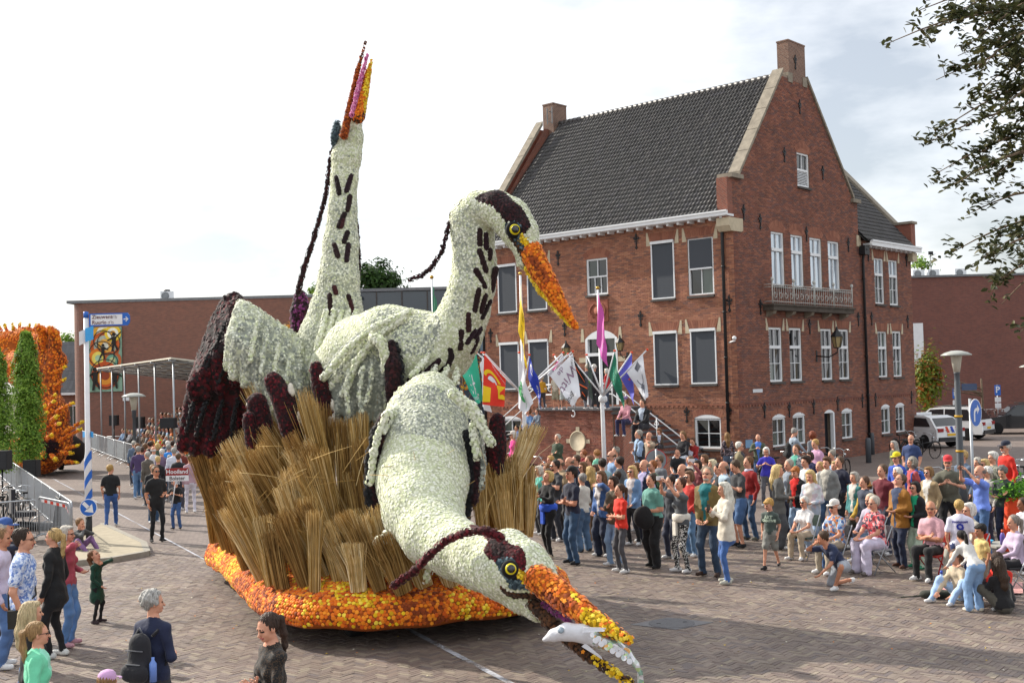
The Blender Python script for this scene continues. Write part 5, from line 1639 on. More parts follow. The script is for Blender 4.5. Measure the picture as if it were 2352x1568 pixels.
stripes([[(605,390),(607,480)],[(646,415),(650,505)],[(606,528),(628,600),(648,658)],[(676,522),(670,578)],[(582,658),(640,768)],[(716,650),(688,790)],[(600,788),(574,925)],[(644,828),(616,935)],[(672,868),(620,975)],[(530,955),(531,1060)],[(482,1072),(476,1182)],[(572,1068),(522,1142)],[(408,1192),(414,1245),(392,1300)],[(372,1312),(318,1365),(312,1405)],[(330,1268),(240,1352)],[(222,1305),(132,1398)],[(610,1052),(575,1105)],[(588,1118),(552,1205)]],18.3,0,h2,0.052,zc,B2)
sausage('upper_beak',[(1222,580,17.85,27),(1242,622,17.75,26),(1272,672,17.6,20),(1300,717,17.5,13),(1323,750,17.4,8)],0.045,'orange',h2,[(at(1215,585,17.5),at(1250,630,17.4),0.17,'rust'),(at(1238,560,17.6),at(1275,635,17.4),0.075,'yellow'),(at(1285,690,17.3),at(1325,752,17.2),0.12,'yellow',0.75)])
sausage('lower_beak',[(1212,612,17.9,12),(1240,662,17.75,11),(1275,705,17.6,9),(1312,748,17.45,5)],0.045,'yellow',h2,[(at(1222,620,17.6),at(1280,700,17.4),0.05,'rust')])
sausage('beak_gap',[(1214,600,17.75,5),(1255,660,17.58,4),(1290,702,17.48,3)],0.03,'black',h2)
eye(1181,528,17.72,13,h2,(0.35,-1,0.05))
sausage('head_plume',[(1112,452,18.1,8),(1065,468,18.3,7),(1040,490,18.4,6),(1028,530,18.4,6),(1016,575,18.4,6),(992,615,18.4,6),(965,635,18.4,6),(940,642,18.4,6)],0.04,'dark',h2)
b=Body()
feathers(b,[(880,730,19.0),(888,750,19.0),(892,775,19.0),(896,800,19.0)],[(728,885,18.95),(775,945,18.9),(830,965,18.9),(885,955,18.9)],11,16,jit=10)
cover('wing',b,0.04,'grey',[(at(885,740,18.7),at(735,880,18.7),0.2,'cream',0.7)],h2)
for k,L_ in enumerate(([(945,716),(860,752),(800,800),(742,868)],[(930,728),(862,775),(820,830),(788,905)],[(800,850),(796,900),(800,950)],[(832,845),(826,900),(830,950)],[(855,835),(850,890),(838,930)])):
 sausage('feather_ridge',[(x,y,18.52 if k>1 else 18.62,9 if k<2 else 6)for x,y in L_],0.042,'cream' if k<2 else 'mixed',h2)
sausage('wing_patch',[(898,790,18.5,12),(903,840,18.35,22),(905,890,18.35,20),(900,930,18.4,12)],0.045,'dark',h2)
sausage('wing_patch',[(912,790,18.45,5),(923,840,18.3,6),(924,900,18.3,6),(916,935,18.35,5)],0.045,'black',h2)
sausage('wing_edge',[(858,775,18.4,13),(875,785,18.32,14),(884,815,18.3,10),(880,850,18.3,6)],0.042,'cream',h2)
for xa,ya,xb,yb in((985,815,945,862),(1000,842,985,872),(1028,845,1008,878),(1050,850,1045,880)):
 sausage('breast_plume',[(xa,ya,18.35,7),((xa+xb)/2,(ya+yb)/2+4,18.2,8),(xb,yb,18.15,8)],0.042,'cream',h2)
 # --- front heron, bending down with a fish
h3=thing('heron_sculpture','front flower heron bending low over the street with a fish in its open beak','sculpture',(-1.3,17.0,1.0),group=HG)
B3=Body()
P,r=ch([(990,915,17.9,62),(980,960,17.7,92),(975,1030,17.3,104),(970,1105,16.9,104),(972,1170,16.4,92),(998,1225,15.9,76),(1050,1262,15.4,66),(1105,1285,15.0,66),(1160,1300,14.7,74),(1205,1312,14.5,66),(1235,1325,14.4,45)])
B3.chain(P,r,0,0.09)
P,r=ch([(1165,1330,14.7,55),(1200,1365,14.55,42),(1235,1400,14.45,26),(1255,1422,14.4,12)]);B3.chain(P,r,0,0.05)
P,r=ch([(1170,1262,14.75,48),(1215,1290,14.5,42),(1240,1315,14.35,30)]);B3.chain(P,r,0,0.04)
z4=lambda*p:[((1200+p[i]/1.41)/1.5064,(1250+p[i+1]/1.41)/1.5064)for i in range(0,len(p),2)]
zn=[(at(960,940,17.0),at(1030,960,17.0),px2m(80,17),'grey',0.75),(at(900,960,17),at(1070,1000,17),px2m(60,17),'mixed',0.6),('red',z4(590,800,640,790,690,800,745,840,795,890,845,900,875,955,878,1020,845,1015,800,955,745,985,700,965,665,930,690,870,650,845)),('dark',z4(690,870,750,860,790,920,760,960,710,940)),('blue',z4(730,965,800,950,840,1000,905,1080,885,1115,800,1110,770,1060,735,1010)),('black',z4(755,985,800,965,830,1010,835,1060,790,1065,760,1030)),('yellow',z4(822,1000,850,1020,918,1028,918,1068,862,1085,828,1052)),('brown',z4(748,1092,790,1122,905,1128,960,1160,1065,1262,1010,1290,925,1215,890,1160,800,1155,752,1122)),('rust',z4(880,1085,920,1065,960,1100,1000,1150,940,1140))]
cover('body',B3,0.032,'cream',zn,h3,size=0.95)
sausage('upper_beak',[(1238,1330,14.15,34),(1290,1368,13.85,32),(1345,1408,13.55,27),(1400,1444,13.3,20),(1447,1470,13.1,11)],0.05,'orange',h3,[(at(1270,1320,13.7),at(1320,1360,13.5),0.13,'yellow'),(at(1350,1420,13.3),at(1450,1475,12.9),0.17,'yellow',0.85),(at(1240,1365,13.8),at(1290,1395,13.6),0.08,'rust'),(at(1290,1350,13.6),at(1310,1380,13.55),0.07,'rust',0.7)],size=0.85)
sausage('lower_beak',[(1222,1385,14.35,16),(1265,1425,14.1,20),(1310,1470,13.85,17),(1360,1510,13.6,15),(1405,1540,13.45,13),(1448,1566,13.3,9)],0.05,'brown',h3,[(at(1290,1450,13.6),at(1350,1505,13.4),0.15,'orange'),(at(1350,1500,13.4),at(1450,1570,13.2),0.16,'yellow',0.8),(at(1375,1495,13.3),at(1385,1505,13.3),0.06,'purple')],size=0.85)
sausage('tongue',[(1245,1385,14.2,7),(1285,1410,13.95,8),(1325,1440,13.75,7)],0.045,'purple',h3)
eye(1172,1306,13.88,13.5,h3,(0.25,-1,0.2))
sausage('head_plume',[(1150,1232,14.3,12),(1115,1218,14.35,11),(1070,1222,14.5,10),(1025,1240,14.7,10),(985,1275,14.9,10),(950,1312,15.1,10),(902,1345,15.3,9)],0.042,'red',h3)
for L_,c in(([(868,985),(852,1060),(850,1130),(862,1230)],'black'),([(882,960),(862,1040),(858,1110),(868,1200)],'dark'),([(888,950),(872,985),(858,1040),(850,1110)],'cream')):
 sausage('wing_band',[(x,y,16.9 if c!='cream' else 16.75,15 if c!='cream' else 9)for x,y in L_],0.045,c,h3)
sausage('shoulder_tuft',[(920,935,17.3,11),(895,955,17.0,13),(880,990,16.8,8)],0.045,'cream',h3)
for L_,c,rr_ in(([(1072,1000),(1078,1060),(1076,1130),(1062,1200)],'black',16),([(1088,1000),(1094,1080),(1086,1150)],'dark',13),([(1085,975),(1090,1010),(1096,1050)],'cream',10),([(1100,1000),(1108,1060),(1104,1120)],'grey',9),([(1050,915),(1085,950),(1110,985),(1128,1018)],'cream',11),([(1040,905),(1085,935),(1105,970)],'cream',13)):
 sausage('wing_band',[(x,y,17.05 if c!='cream' else 16.85,rr_)for x,y in L_],0.045,c,h3)
for L_ in([(920,905),(950,890),(985,885)],[(985,885),(1020,892),(1050,910)],[(928,915),(940,900),(950,895)]):
 sausage('crest_tuft',[(x,y,17.6,15)for x,y in L_],0.045,'cream',h3)
for x in(975,990,1005,1020):
 sausage('back_plume',[(x,965,16.85,6),(x-2,985,16.8,6),(x-3,1005,16.75,6)],0.042,'cream',h3)
for L_ in([(905,1215),(880,1232),(858,1248)],[(925,1225),(900,1242),(880,1250)],[(938,1240),(925,1252),(905,1258)],[(912,1300),(900,1310),(888,1308)],[(985,1300),(982,1320),(978,1335)]):
 sausage('claw',[(x,y,16.2,8)for x,y in L_],0.045,'cream',h3)
 # --- fish
fs=thing('fish_model','white and silver model fish held crosswise in the front heron beak','fish model',at(1330,1450,13.6))
M_FW=mat('white fish skin','cfd0d6',0.35,0.08,9,0.3,30)
M_FISH=mat('iridescent film','a8b4b4',0.2,0.3,6,metal=0.35,print_cols=['c0c8c0','d8a060','90b0a0','dcdce2','b0c890','d8d8de'],pscale=20)
b=Body();P,r=ch([(1250,1468,13.55,5),(1272,1458,13.5,14),(1302,1450,13.46,20),(1340,1454,13.42,21),(1372,1464,13.38,20),(1408,1480,13.32,17),(1438,1500,13.26,12),(1462,1526,13.22,7),(1472,1550,13.2,4)]);b.chain(P,r,0,0.03)
V,Q,_=b.surf(0.016)
q_=(V[Q].mean(1)-CP)@CM
obj('fish_body',mesh_np('fish_body',V,Q,(1176-FPX*q_[:,0]/q_[:,2]>1362).astype(int),smooth=True),[M_FW,M_FISH],fs)
for k in range(14):
 x,y=1362+(k%7)*13+(k//7)*6,1458+(k%7)*8+(k//7)*12
 MB().lathe(at(x,y,13.2-0.006*k),[(0.034,0),(0.033,0.003),(0,0.004)],12,axis=(0.2,-1,0.35),smooth=False).build('scale',M_FW if k%3 else M_FISH,fs)
MB().prism([at(1340,1440,13.26),at(1392,1441,13.22),at(1388,1449,13.2),at(1338,1452,13.24)],(0,0.015,0)).build('side_fin',M_FW,fs)
MB().prism([at(1345,1476,13.36),at(1382,1508,13.28),at(1384,1514,13.28),at(1336,1484,13.36)],(0,0.015,0)).build('belly_fin',M_FW,fs)
MB().prism([at(1464,1535,13.2),at(1476,1540,13.2),at(1482,1590,13.2),at(1464,1590,13.2)],(0,0.02,0)).build('tail_fin',M_FISH,fs)
MB().lathe(at(1288,1446,13.35),[(0.04,0),(0.036,0.01),(0,0.014)],18,axis=(-0.2,-1,0.5)).build('eye',mat('fish eye','8a98a4',0.2,0.3,30),fs)
# ------------------------------------------------------------------ signs, lamps, poles
M_GREYP=mat('dark grey post','474c52',0.5,0.1,5);M_GALV=mat('galvanised steel','a3a8ad',0.4,0.12,10,metal=0.5)
M_SBLUE=mat('sign blue','1f5fb8',0.4,0.04);M_SWHITE=mat('sign white','d9dbdf',0.4,0.05);M_SRED=mat('sign red','b02a2a',0.4,0.05)
M_SDRED=mat('board red','8c2323',0.5,0.06);M_TXT=mat('letter black','3a2426',0.6,0.0);M_SLB=mat('light blue plate','3d9fe0',0.4,0.05)
def letters(b,s,size,org,ex,ez,out_,mi=0,align='CENTER',bold=0.0):
 V,Fc=text_poly(s,size,align,bold)
 org,ex,ez,out_=(np.array(q,float)for q in(org,ex,ez,out_))
 b.add([org+ex*x+ez*y+out_*0.004 for x,y,z in V],Fc,mi)
 return b
def plate(poly,org,ex,ez,out_,th,m,name,parent):
 org,ex,ez,out_=(np.array(q,float)for q in(org,ex,ez,out_))
 return MB().prism([org+ex*x+ez*y for x,y in poly],out_*th).build(name,m,parent)
def rrect(w,h,r=0.03,n=4):
 P=[]
 for cx_,cy_,a0 in((w/2-r,h/2-r,0),(-w/2+r,h/2-r,90),(-w/2+r,-h/2+r,180),(w/2-r,-h/2+r,270)):
  for k in range(n+1):
   a=R(a0+90*k/n);P.append((cx_+r*math.cos(a),cy_+r*math.sin(a)))
 return P
def circ(r,n=32):
 return[(r*math.cos(6.2832*k/n),r*math.sin(6.2832*k/n))for k in range(n)]
X,Zv,OUT=(1,0,0),(0,0,1),(0,-1,0)
# finger post at the left
SPB=on_ground(205,1256);SY=SPB[1]
sp=thing('finger_post','tall white post with blue spiral bands and blue cycling direction boards','signpost',(SPB[0],SY,0))
zt=at(197,716,SY)[2];zk=at(205,1180,SY)[2];zj=at(202,1045,SY)[2]
xo=lambda z:SPB[0]+0.0*(z)
MB().lathe((SPB[0],SY,0),[(0.075,0),(0.075,zk)],16).build('post_foot',M_BLACK,sp)
MB().lathe((SPB[0],SY,0),[(0.085,zk),(0.085,zj-0.1),(0.06,zj+0.1),(0.055,zt-0.15)],16).build('post',M_SWHITE,sp)
MB().lathe((SPB[0],SY,0),[(0.057,zt-0.15),(0.057,zt),(0.0,zt+0.01)],16).build('blue_cap',M_SBLUE,sp)
hb_=MB()
for k in range(3):
 z0=zk+0.25+k*0.45
 V=[]
 for j in range(17):
  a=math.pi*2*j/16
  for dz in(0,0.2):
   V.append((SPB[0]+0.0875*math.cos(a),SY+0.0875*math.sin(a),z0+dz+0.30*math.cos(a)*0.5))
 hb_.add(V,[(2*j,2*j+2,2*j+3,2*j+1)for j in range(16)])
hb_.build('spiral_band',M_SBLUE,sp)
zb=at(205,735,SY)[2];x0=SPB[0]+0.09
bl=at(300,735,SY)[0]-x0;bh=0.3
bd=plate([(0,-bh/2),(bl-0.06,-bh/2),(bl-0.01,-bh/2+0.06),(bl,0),(bl-0.01,bh/2-0.06),(bl-0.06,bh/2),(0,bh/2)],(x0,SY-0.02,zb+0.0),X,Zv,OUT,0.03,M_SBLUE,'direction_board',sp)
plate([(0.04,-bh/2+0.03),(bl-0.18,-bh/2+0.03),(bl-0.18,bh/2-0.03),(0.04,bh/2-0.03)],(x0,SY-0.051,zb),X,Zv,OUT,0.002,M_SWHITE,'white_field',bd)
tx=MB()
letters(tx,'Zieuwent',0.125,(x0+0.07,SY-0.0535,zb+0.062),X,Zv,OUT,align='LEFT',bold=0.002);letters(tx,'Ruurlo',0.125,(x0+0.07,SY-0.0535,zb-0.068),X,Zv,OUT,align='LEFT',bold=0.002)
tx.build('lettering',mat('letter maroon','5a1c22',0.6,0.0),bd)
ar=MB();ax0=x0+bl-0.09
for P in([(-0.06,-0.012),(0.03,-0.012),(0.03,0.012),(-0.06,0.012)],[(0.0,0.06),(0.06,0.0),(0.03,0.0),(-0.015,0.045)],[(0.0,-0.06),(-0.015,-0.045),(0.03,0.0),(0.06,0.0)]):
 ar.add([(ax0+p,SY-0.054,zb+q)for p,q in P],[(0,1,2,3)])
ar.build('arrow',M_SWHITE,bd)
for w_,dz in((0.45,0.062),(0.37,-0.068)):
 bi=MB()
 for dx in(0.0,0.085):
  bi.tube([(x0+w_+0.1+dx+0.025*math.cos(a),SY-0.056,zb+dz-0.012+0.025*math.sin(a))for a in np.linspace(0,6.28,13)],0.003,4)
 bi.tube([(x0+w_+0.1,SY-0.056,zb+dz-0.012),(x0+w_+0.13,SY-0.056,zb+dz+0.028),(x0+w_+0.165,SY-0.056,zb+dz+0.028),(x0+w_+0.185,SY-0.056,zb+dz-0.012)],0.003,4)
 bi.build('bicycle_symbol',MATS['letter maroon'],bd)
for k,(pa,pb,m)in enumerate((((186,778),(199,771),M_SWHITE),((200,770),(216,764),M_SLB),((188,998),(201,996),M_SLB),((204,996),(216,998),M_SLB))):
 A=at(pa[0],pa[1],SY);B_=at(pb[0],pb[1],SY)
 h_=0.32 if k<2 else 0.13
 dy=-0.12 if k<2 else 0.05
 MB().prism([(A[0],SY+dy,A[2]-h_/2),(B_[0],SY-0.06,B_[2]-h_/2),(B_[0],SY-0.06,B_[2]+h_/2),(A[0],SY+dy,A[2]+h_/2)],(0.0,0.02,0)).build('small_board',m,sp)
c=at(207,1164,SY);rr_=px2m(20,SY)
ds_=plate(circ(rr_),(c[0],SY-0.1,c[2]),X,Zv,OUT,0.012,M_SWHITE,'keep_right_disc',sp)
plate(circ(rr_*0.92),(c[0],SY-0.1125,c[2]),X,Zv,OUT,0.003,M_SBLUE,'blue_field',ds_)
ar=MB();ca_,sa_=math.cos(R(-45)),math.sin(R(-45))
for P in([(-0.2,-0.05),(0.02,-0.05),(0.02,0.05),(-0.2,0.05)],[(0.0,-0.15),(0.2,0.0),(0.0,0.15),(0.0,0.0)]):
 ar.add([(c[0]+(p*ca_-q*sa_)*0.85,SY-0.119,c[2]+(p*sa_+q*ca_)*0.85)for p,q in P],[(0,1,2,3)])
ar.build('white_arrow',M_SWHITE,ds_)
# lamp posts with shallow dish hoods
def lamp(label,px,pt,pb,Y,s_=1.0,ps=1.0):
 x=at(px,pb,Y)[0];zt=at(px,pt,Y)[2]
 t=thing('street_lamp',label,'street lamp',(x,Y,0),group='dish hood street lamps')
 MB().lathe((x,Y,0),[(0.13*s_*ps,0),(0.13*s_*ps,1.1),(0.075*s_*ps,1.25),(0.06*s_*ps,zt-1.0*s_),(0.085*s_,zt-0.98*s_),(0.085*s_,zt-0.72*s_),(0.1*s_,zt-0.7*s_),(0.1*s_,zt-0.66*s_)],16).build('post',M_GREYP,t)
 MB().lathe((x,Y,zt),[(0.1*s_,-0.66*s_),(0.18*s_,-0.15*s_),(0.18*s_,-0.1*s_)],20).build('lantern',mat('lamp diffuser','b9b6a8',0.2,0.05,trans=0.0,spec=0.6),t)
 MB().lathe((x,Y,zt),[(0.12*s_,-0.12*s_),(0.47*s_,-0.13*s_),(0.48*s_,-0.10*s_),(0.36*s_,-0.03*s_),(0.15*s_,0.03*s_),(0,0.04*s_)],32).build('hood',mat('lamp hood','9a9c96',0.4,0.06),t)
 return t,x,zt
LY=24.5
l1,lx_,lz=lamp('tall dark lamp post with grey dish hood beside the blue turn sign',2213,807,1250,LY,0.66,1.55)
ns=plate(rrect(px2m(35,LY),px2m(15,LY),0.005),(lx_+px2m(26,LY),LY-0.02,at(2230,888,LY)[2]),X,Zv,OUT,0.01,mat('old blue plate','3c4c6a',0.5,0.1),'street_name_board',l1)
letters(MB(),'Raadhuisstraat',0.045,(lx_+px2m(26,LY),LY-0.031,at(2230,888,LY)[2]-0.005),X,Zv,OUT).build('lettering',mat('faded letters','5c6478',0.6,0.0),ns)
for zz_ in(at(2215,1035,LY)[2],at(2215,955,LY)[2]):
 MB().lathe((lx_,LY,zz_),[(0.083,-0.02),(0.083,0.02)],12).build('yellow_band',mat('yellow sticker','c89a18',0.5,0.05),l1)
lamp('slim lamp post with dish hood in front of the grandstand roof',310,904,1090,47.0,1.0)
lamp('lamp post with dish hood at the right edge by the parked dark car',2368,1262/1.0-8 if False else 838,1010,60.0,0.9)
# right turn sign
TY=24.0
c=at(2240,948,TY);r_=px2m(31,TY)
ts=thing('turn_sign','round blue sign with white right turn arrow on a thin grey pole','road sign',(c[0],TY,0))
MB().tube([(c[0]-0.08,TY+0.05,0),(c[0]-0.08,TY+0.05,c[2]+0.3)],0.03,10).build('pole',M_GALV,ts)
TX=np.array([0.62,0.78,0]);TO=np.array([0.78,-0.62,0])
TX=np.array([0.7,0.71,0]);TO=np.array([0.71,-0.7,0])
dd=plate(circ(r_*1.05),c,TX,Zv,TO,0.012,M_SWHITE,'disc',ts)
plate(circ(r_*0.97),c+TO*0.0125,TX,Zv,TO,0.003,M_SBLUE,'blue_field',dd)
ar=MB();k_=r_/0.32
for P in([(-0.12,-0.2),(-0.05,-0.2),(-0.05,-0.02),(-0.12,-0.02)],[(-0.12,-0.02),(-0.05,-0.02),(-0.03,0.03),(0.02,0.05),(0.02,0.12),(-0.06,0.1),(-0.11,0.05)],[(0.02,0.05),(0.08,0.05),(0.08,0.12),(0.02,0.12)],[(0.07,-0.03),(0.19,0.085),(0.07,0.2)]):
 ar.add([c+TX*p*k_*1.05+np.array(Zv)*q*k_+TO*0.017 for p,q in P],[tuple(range(len(P)))])
ar.build('white_arrow',M_SWHITE,dd)
# round no-entry sign seen from behind, in the crowd
NY=32.0
c=at(1507,1056,NY);r_=px2m(25,NY)
rs=thing('round_sign','grey back of a round red rimmed traffic sign on a pole inside the crowd','road sign',(c[0],NY,0))
plate(circ(r_),(c[0],NY,c[2]),X,Zv,OUT,0.012,M_SRED,'rim',rs)
plate(circ(r_*0.93),(c[0],NY-0.013,c[2]),X,Zv,OUT,0.004,mat('sign back grey','7d8186',0.5,0.08),'sign_back',rs)
MB().tube([(c[0],NY-0.05,0),(c[0],NY-0.05,c[2]+r_*1.02)],0.028,10).build('pole',M_GALV,rs)
# parking signs, bollard
for px,pt,lab in((2195,890,'blue parking sign on a post behind the white cars'),(2292,883,'blue parking sign on a post above the dark car')):
 Y=66.0;x=at(px,930,Y)[0];z1=at(px,pt,Y)[2]
 t=thing('parking_sign',lab,'road sign',(x,Y,0),group='parking signs')
 MB().tube([(x,Y,0),(x,Y,z1)],0.03,8).build('post',M_GALV,t)
 pb=plate(rrect(0.34,0.6,0.03),(x,Y-0.04,z1-0.32),X,Zv,OUT,0.012,M_SBLUE,'blue_board',t)
 letters(MB(),'P',0.5,(x,Y-0.053,z1-0.3),X,Zv,OUT,bold=0.01).build('lettering',M_SWHITE,pb)
 for dz in(0.85,1.2):
  plate(rrect(0.34,0.28,0.02),(x,Y-0.04,z1-dz),X,Zv,OUT,0.012,M_SWHITE,'sub_board',t)
for px,py,Y,lab in((2170,1052,36,'dark square bollard behind the lamp post'),(1995,1050,46,'grey bollard at the foot of the drainpipe')):
 p=at(px,py,Y)
 MB().lathe((0,0,0),[(0.11,0),(0.11,0.9),(0.09,0.98),(0,0.99)],12).build('bollard',M_GREYP,None,(p[0],Y,0))
 tag(COL.objects[-1],lab,'bollard','bollards')
 # ------------------------------------------------------------------ flags
def flag_cloth(pts,cols,name,parent,waves=0.05,nu=14,nv=18,m=None,seed=0,marks=()):
 """pts: four corners pole-top, pole-bottom, free-bottom, free-top in space; cloth sags and ripples between them"""
 A,B_,C_,D_=[np.array(p,float)for p in pts]
 def f(u,v): # v down the pole side, u out
  p=(A*(1-u)+D_*u)*(1-v)+(B_*(1-u)+C_*u)*v
  n=np.cross(D_-A,B_-A);n/=np.linalg.norm(n)
  if n[1]>0:n=-n
  w=waves*math.sin(u*7+seed+v*2.0)*min(1,u*2.2)+waves*0.5*math.sin(v*9+u*4+seed*2)*u
  return p+n*w,n
 V=[f(i/nu,j/nv)[0]for i in range(nu+1)for j in range(nv+1)]
 Q=[(i*(nv+1)+j,(i+1)*(nv+1)+j,(i+1)*(nv+1)+j+1,i*(nv+1)+j+1)for i in range(nu)for j in range(nv)]
 o=obj(name,mesh_np(name,V,np.array(Q),smooth=True),m,parent)
 for kind,data,mm in marks:
  if kind=='text':
   s_,size,u0,v0,du,dv=data # centre (u0,v0), text axis direction in uv
   T,Fc=text_poly(s_,size)
   W_=np.linalg.norm(D_-A);H_=np.linalg.norm(B_-A)
   P=[]
   for x,y,z in T:
    uu=u0+(x*du+y*dv)/W_;vv=v0+(x*dv-y*du)/H_
    p,n=f(min(max(uu,0),1),min(max(vv,0),1));P.append(p+n*0.012)
   me=MB().add(P,Fc).mesh('lettering')
  else:
   P=[]
   Fc=[]
   for poly in data:
    k=len(P);
    for uu,vv in poly:
     p,n=f(uu,vv);P.append(p+n*0.010)
    Fc.append(tuple(range(k,len(P))))
   me=MB().add(P,Fc).mesh('emblem')
  obj(me.name,me,mm,o)
 return o
def fmat(name,col):
 m=mat('flag '+name,col,0.7,0.04,4,sheen=0.2)
 return m
FW_,FGR,FRD,FYL,FBL,FPK,FMG,FDG,FBK,FOR,FPU=[fmat(n,c)for n,c in(('white','d4d6dc'),('sea green','2fae8c'),('red','d8321e'),('yellow','e3bf14'),('blue','1f38a8'),('pink','e0559a'),('magenta','bf4fa2'),('dark green','0f6a50'),('black','1c1c20'),('orange','d85a1a'),('violet','5a5ac0'))]
def grid_band(u0,u1,v0,v1):
 n=5
 return[[(u0+(u1-u0)*i/n,v0),(u0+(u1-u0)*(i+1)/n,v0),(u0+(u1-u0)*(i+1)/n,v1),(u0+(u1-u0)*i/n,v1)]for i in range(n)]
def arc(u,v,r0,r1,a0,a1,n=14,sq=1.0):
 P=[]
 for i in range(n):
  q=[a0+(a1-a0)*j/n for j in(i,i+1)]
  P.append([(u+r*math.cos(a),v+r*math.sin(a)*sq)for r,a in((r0,q[0]),(r1,q[0]),(r1,q[1]),(r0,q[1]))])
 return P
z2=lambda x,y:((1580+x/3.36)/1.5064,(1180+y/3.36)/1.5064)
FY=36.5
def flagpole(lab,bx,tx,ty,label2):
 p0=at(bx,1062,FY);x=p0[0]
 t=thing('flag_mast',lab,'flagpole',(x,FY,0),group='white masts with slanted flag staffs')
 zt=at(tx,ty,FY)[2]
 lean=at(tx,ty,FY)[0]-x
 MB().tube([(x+0.0,FY,0),(x+lean*0.3,FY,zt*0.35),(x+lean,FY,zt)],[0.075,0.065,0.035],12).build('mast',M_WHITE,t)
 MB().ball((x+lean,FY,zt+0.05),0.06).build('gold_ball',mat('brass','b08a3a',0.3,0.1,metal=0.8),t)
 return t,x
m1,mx1_=flagpole('white mast with a yellow banner at its top and slanted flag staffs',1207,1195,632,'')
m2,mx2_=flagpole('white mast with a magenta banner at its top and slanted flag staffs',1389,1373,665,'')
def staff(mast,foot,tip,Y0,Y1):
 a,b_=at(*foot,Y0),at(*tip,Y1)
 MB().tube([a,b_],[0.028,0.022],8).build('flag_staff',M_WHITE,mast)
 MB().ball(b_,(0.045,0.045,0.035),10).build('staff_knob',mat('orange knob','d8441c',0.4,0.05),mast)
 return a,b_
def zz2(x,y,Y):return at(*z2(x,y),Y)
def hang(label,mast,tip,foot,Y1,corners,m,marks=(),waves=0.06,seed=0):
 """a flag on its slanted staff: the staff belongs to the mast, the flag is a thing of its own"""
 staff(mast,z2(*foot),z2(*tip),FY-0.08,Y1)
 o=flag_cloth([zz2(x,y,Yq)for x,y,Yq in corners],None,'flag',None,waves,m=m,seed=seed,marks=marks)
 return tag(o,label,'flag','flags on the slanted staffs')
foot1,foot2=(760,610),(1700,640)
hang('sea green flag with white grid emblem beside the red flag',m1,(228,130),foot1,35.6,[(228,140,35.6),(310,690,35.7),(235,730,35.4),(40,375,35.3)],FGR,[('poly',[[(0.45,0.3),(0.5,0.3),(0.75,0.75),(0.7,0.75)],[(0.6,0.25),(0.65,0.25),(0.9,0.7),(0.85,0.7)],[(0.4,0.55),(0.43,0.5),(0.85,0.42),(0.82,0.48)],[(0.48,0.68),(0.5,0.63),(0.92,0.55),(0.9,0.6)],[(0.3,0.85),(0.33,0.81),(0.5,0.78),(0.48,0.82)]],FW_),('text',('GROEP',0.2,0.75,0.85,0.9,-0.1),FW_)],seed=1)
hang('white flag half hidden between the green and red flags',m1,(293,132),foot1,36.6,[(293,145,36.6),(300,760,36.6),(380,830,36.5),(300,280,36.5)],FW_,[('text',('Co',0.25,0.5,0.45,1,0),FBK)],seed=2)
hang('red flag with yellow blocks and a white half oval',m1,(320,135),foot1,35.4,[(320,150,35.4),(300,735,35.4),(550,765,35.3),(568,440,35.3)],FRD,[('poly',[[(0.0,0.62),(0.38,0.58),(0.36,0.92),(0.0,0.95)],[(0.62,0.42),(1.0,0.3),(1.0,0.75),(0.72,0.78),(0.7,0.55)]]+arc(0.42,0.42,0.30,0.42,3.3,5.9,sq=0.55),FYL),('poly',arc(0.42,0.43,0.0,0.22,3.14,6.28,sq=0.55),FW_),('text',('INSTALLATIETECHNIEK',0.075,0.72,0.12,0.95,0.35),FW_)],seed=3)
hang('white flag with green clover emblem and green lettering',m1,(727,132),foot1,35.5,[(727,145,35.5),(715,770,35.5),(800,850,35.3),(875,720,35.2)],FW_,[('poly',arc(0.35,0.45,0,0.2,0,6.28,sq=0.5)+arc(0.2,0.62,0,0.17,0,6.28,sq=0.5)+arc(0.5,0.6,0,0.17,0,6.28,sq=0.5),fmat('clover green','3a9a58')),('text',('SOGROEP',0.16,0.72,0.6,0.25,0.97),fmat('clover green','3a9a58'))],seed=4)
hang('royal blue flag with white ring emblem',m1,(845,158),foot1,35.9,[(845,175,35.9),(830,420,35.9),(995,805,35.6),(960,480,35.6)],FBL,[('poly',arc(0.3,0.25,0.1,0.17,0.6,6.0,sq=1.0),FW_),('text',('gold',0.2,0.75,0.7,0.6,0.8),FW_)],seed=5)
hang('white flag with pink square behind the larger white flag',m1,(1240,132),foot1,36.2,[(1240,145,36.2),(1050,390,36.3),(1110,420,36.2),(1250,200,36.1)],FW_,[('poly',[[(0.1,0.3),(0.8,0.25),(0.8,0.7),(0.1,0.75)]],FPK)],seed=6)
hang('large white flag with grey and purple script',m1,(1350,118),foot1,35.5,[(1350,140,35.5),(1085,400,35.6),(1345,765,35.2),(1445,640,35.1)],FW_,[('text',('Witte',0.5,0.42,0.6,0.35,0.94),fmat('script mauve','8a7088')),('text',('de',0.28,0.12,0.62,0.35,0.94),fmat('script mauve','8a7088')),('text',('COMPLEET',0.13,0.25,0.15,0.9,0.3),FBK),('text',('Brug',0.3,0.82,0.75,0.3,0.95),FBK)],seed=7)
hang('black flag with thin orange angular lines',m2,(1297,148),foot2,36.6,[(1360,215,36.5),(1490,380,36.6),(1530,720,36.4),(1420,640,36.4)],FBK,[('poly',[[(0.15,0.05),(0.2,0.05),(0.35,0.9),(0.3,0.9)],[(0.6,0.2),(0.65,0.2),(0.55,0.95),(0.5,0.95)],[(0.75,0.1),(0.95,0.1),(0.95,0.16),(0.75,0.16)],[(0.8,0.3),(0.84,0.3),(0.9,0.9),(0.86,0.9)]],FOR)],seed=8)
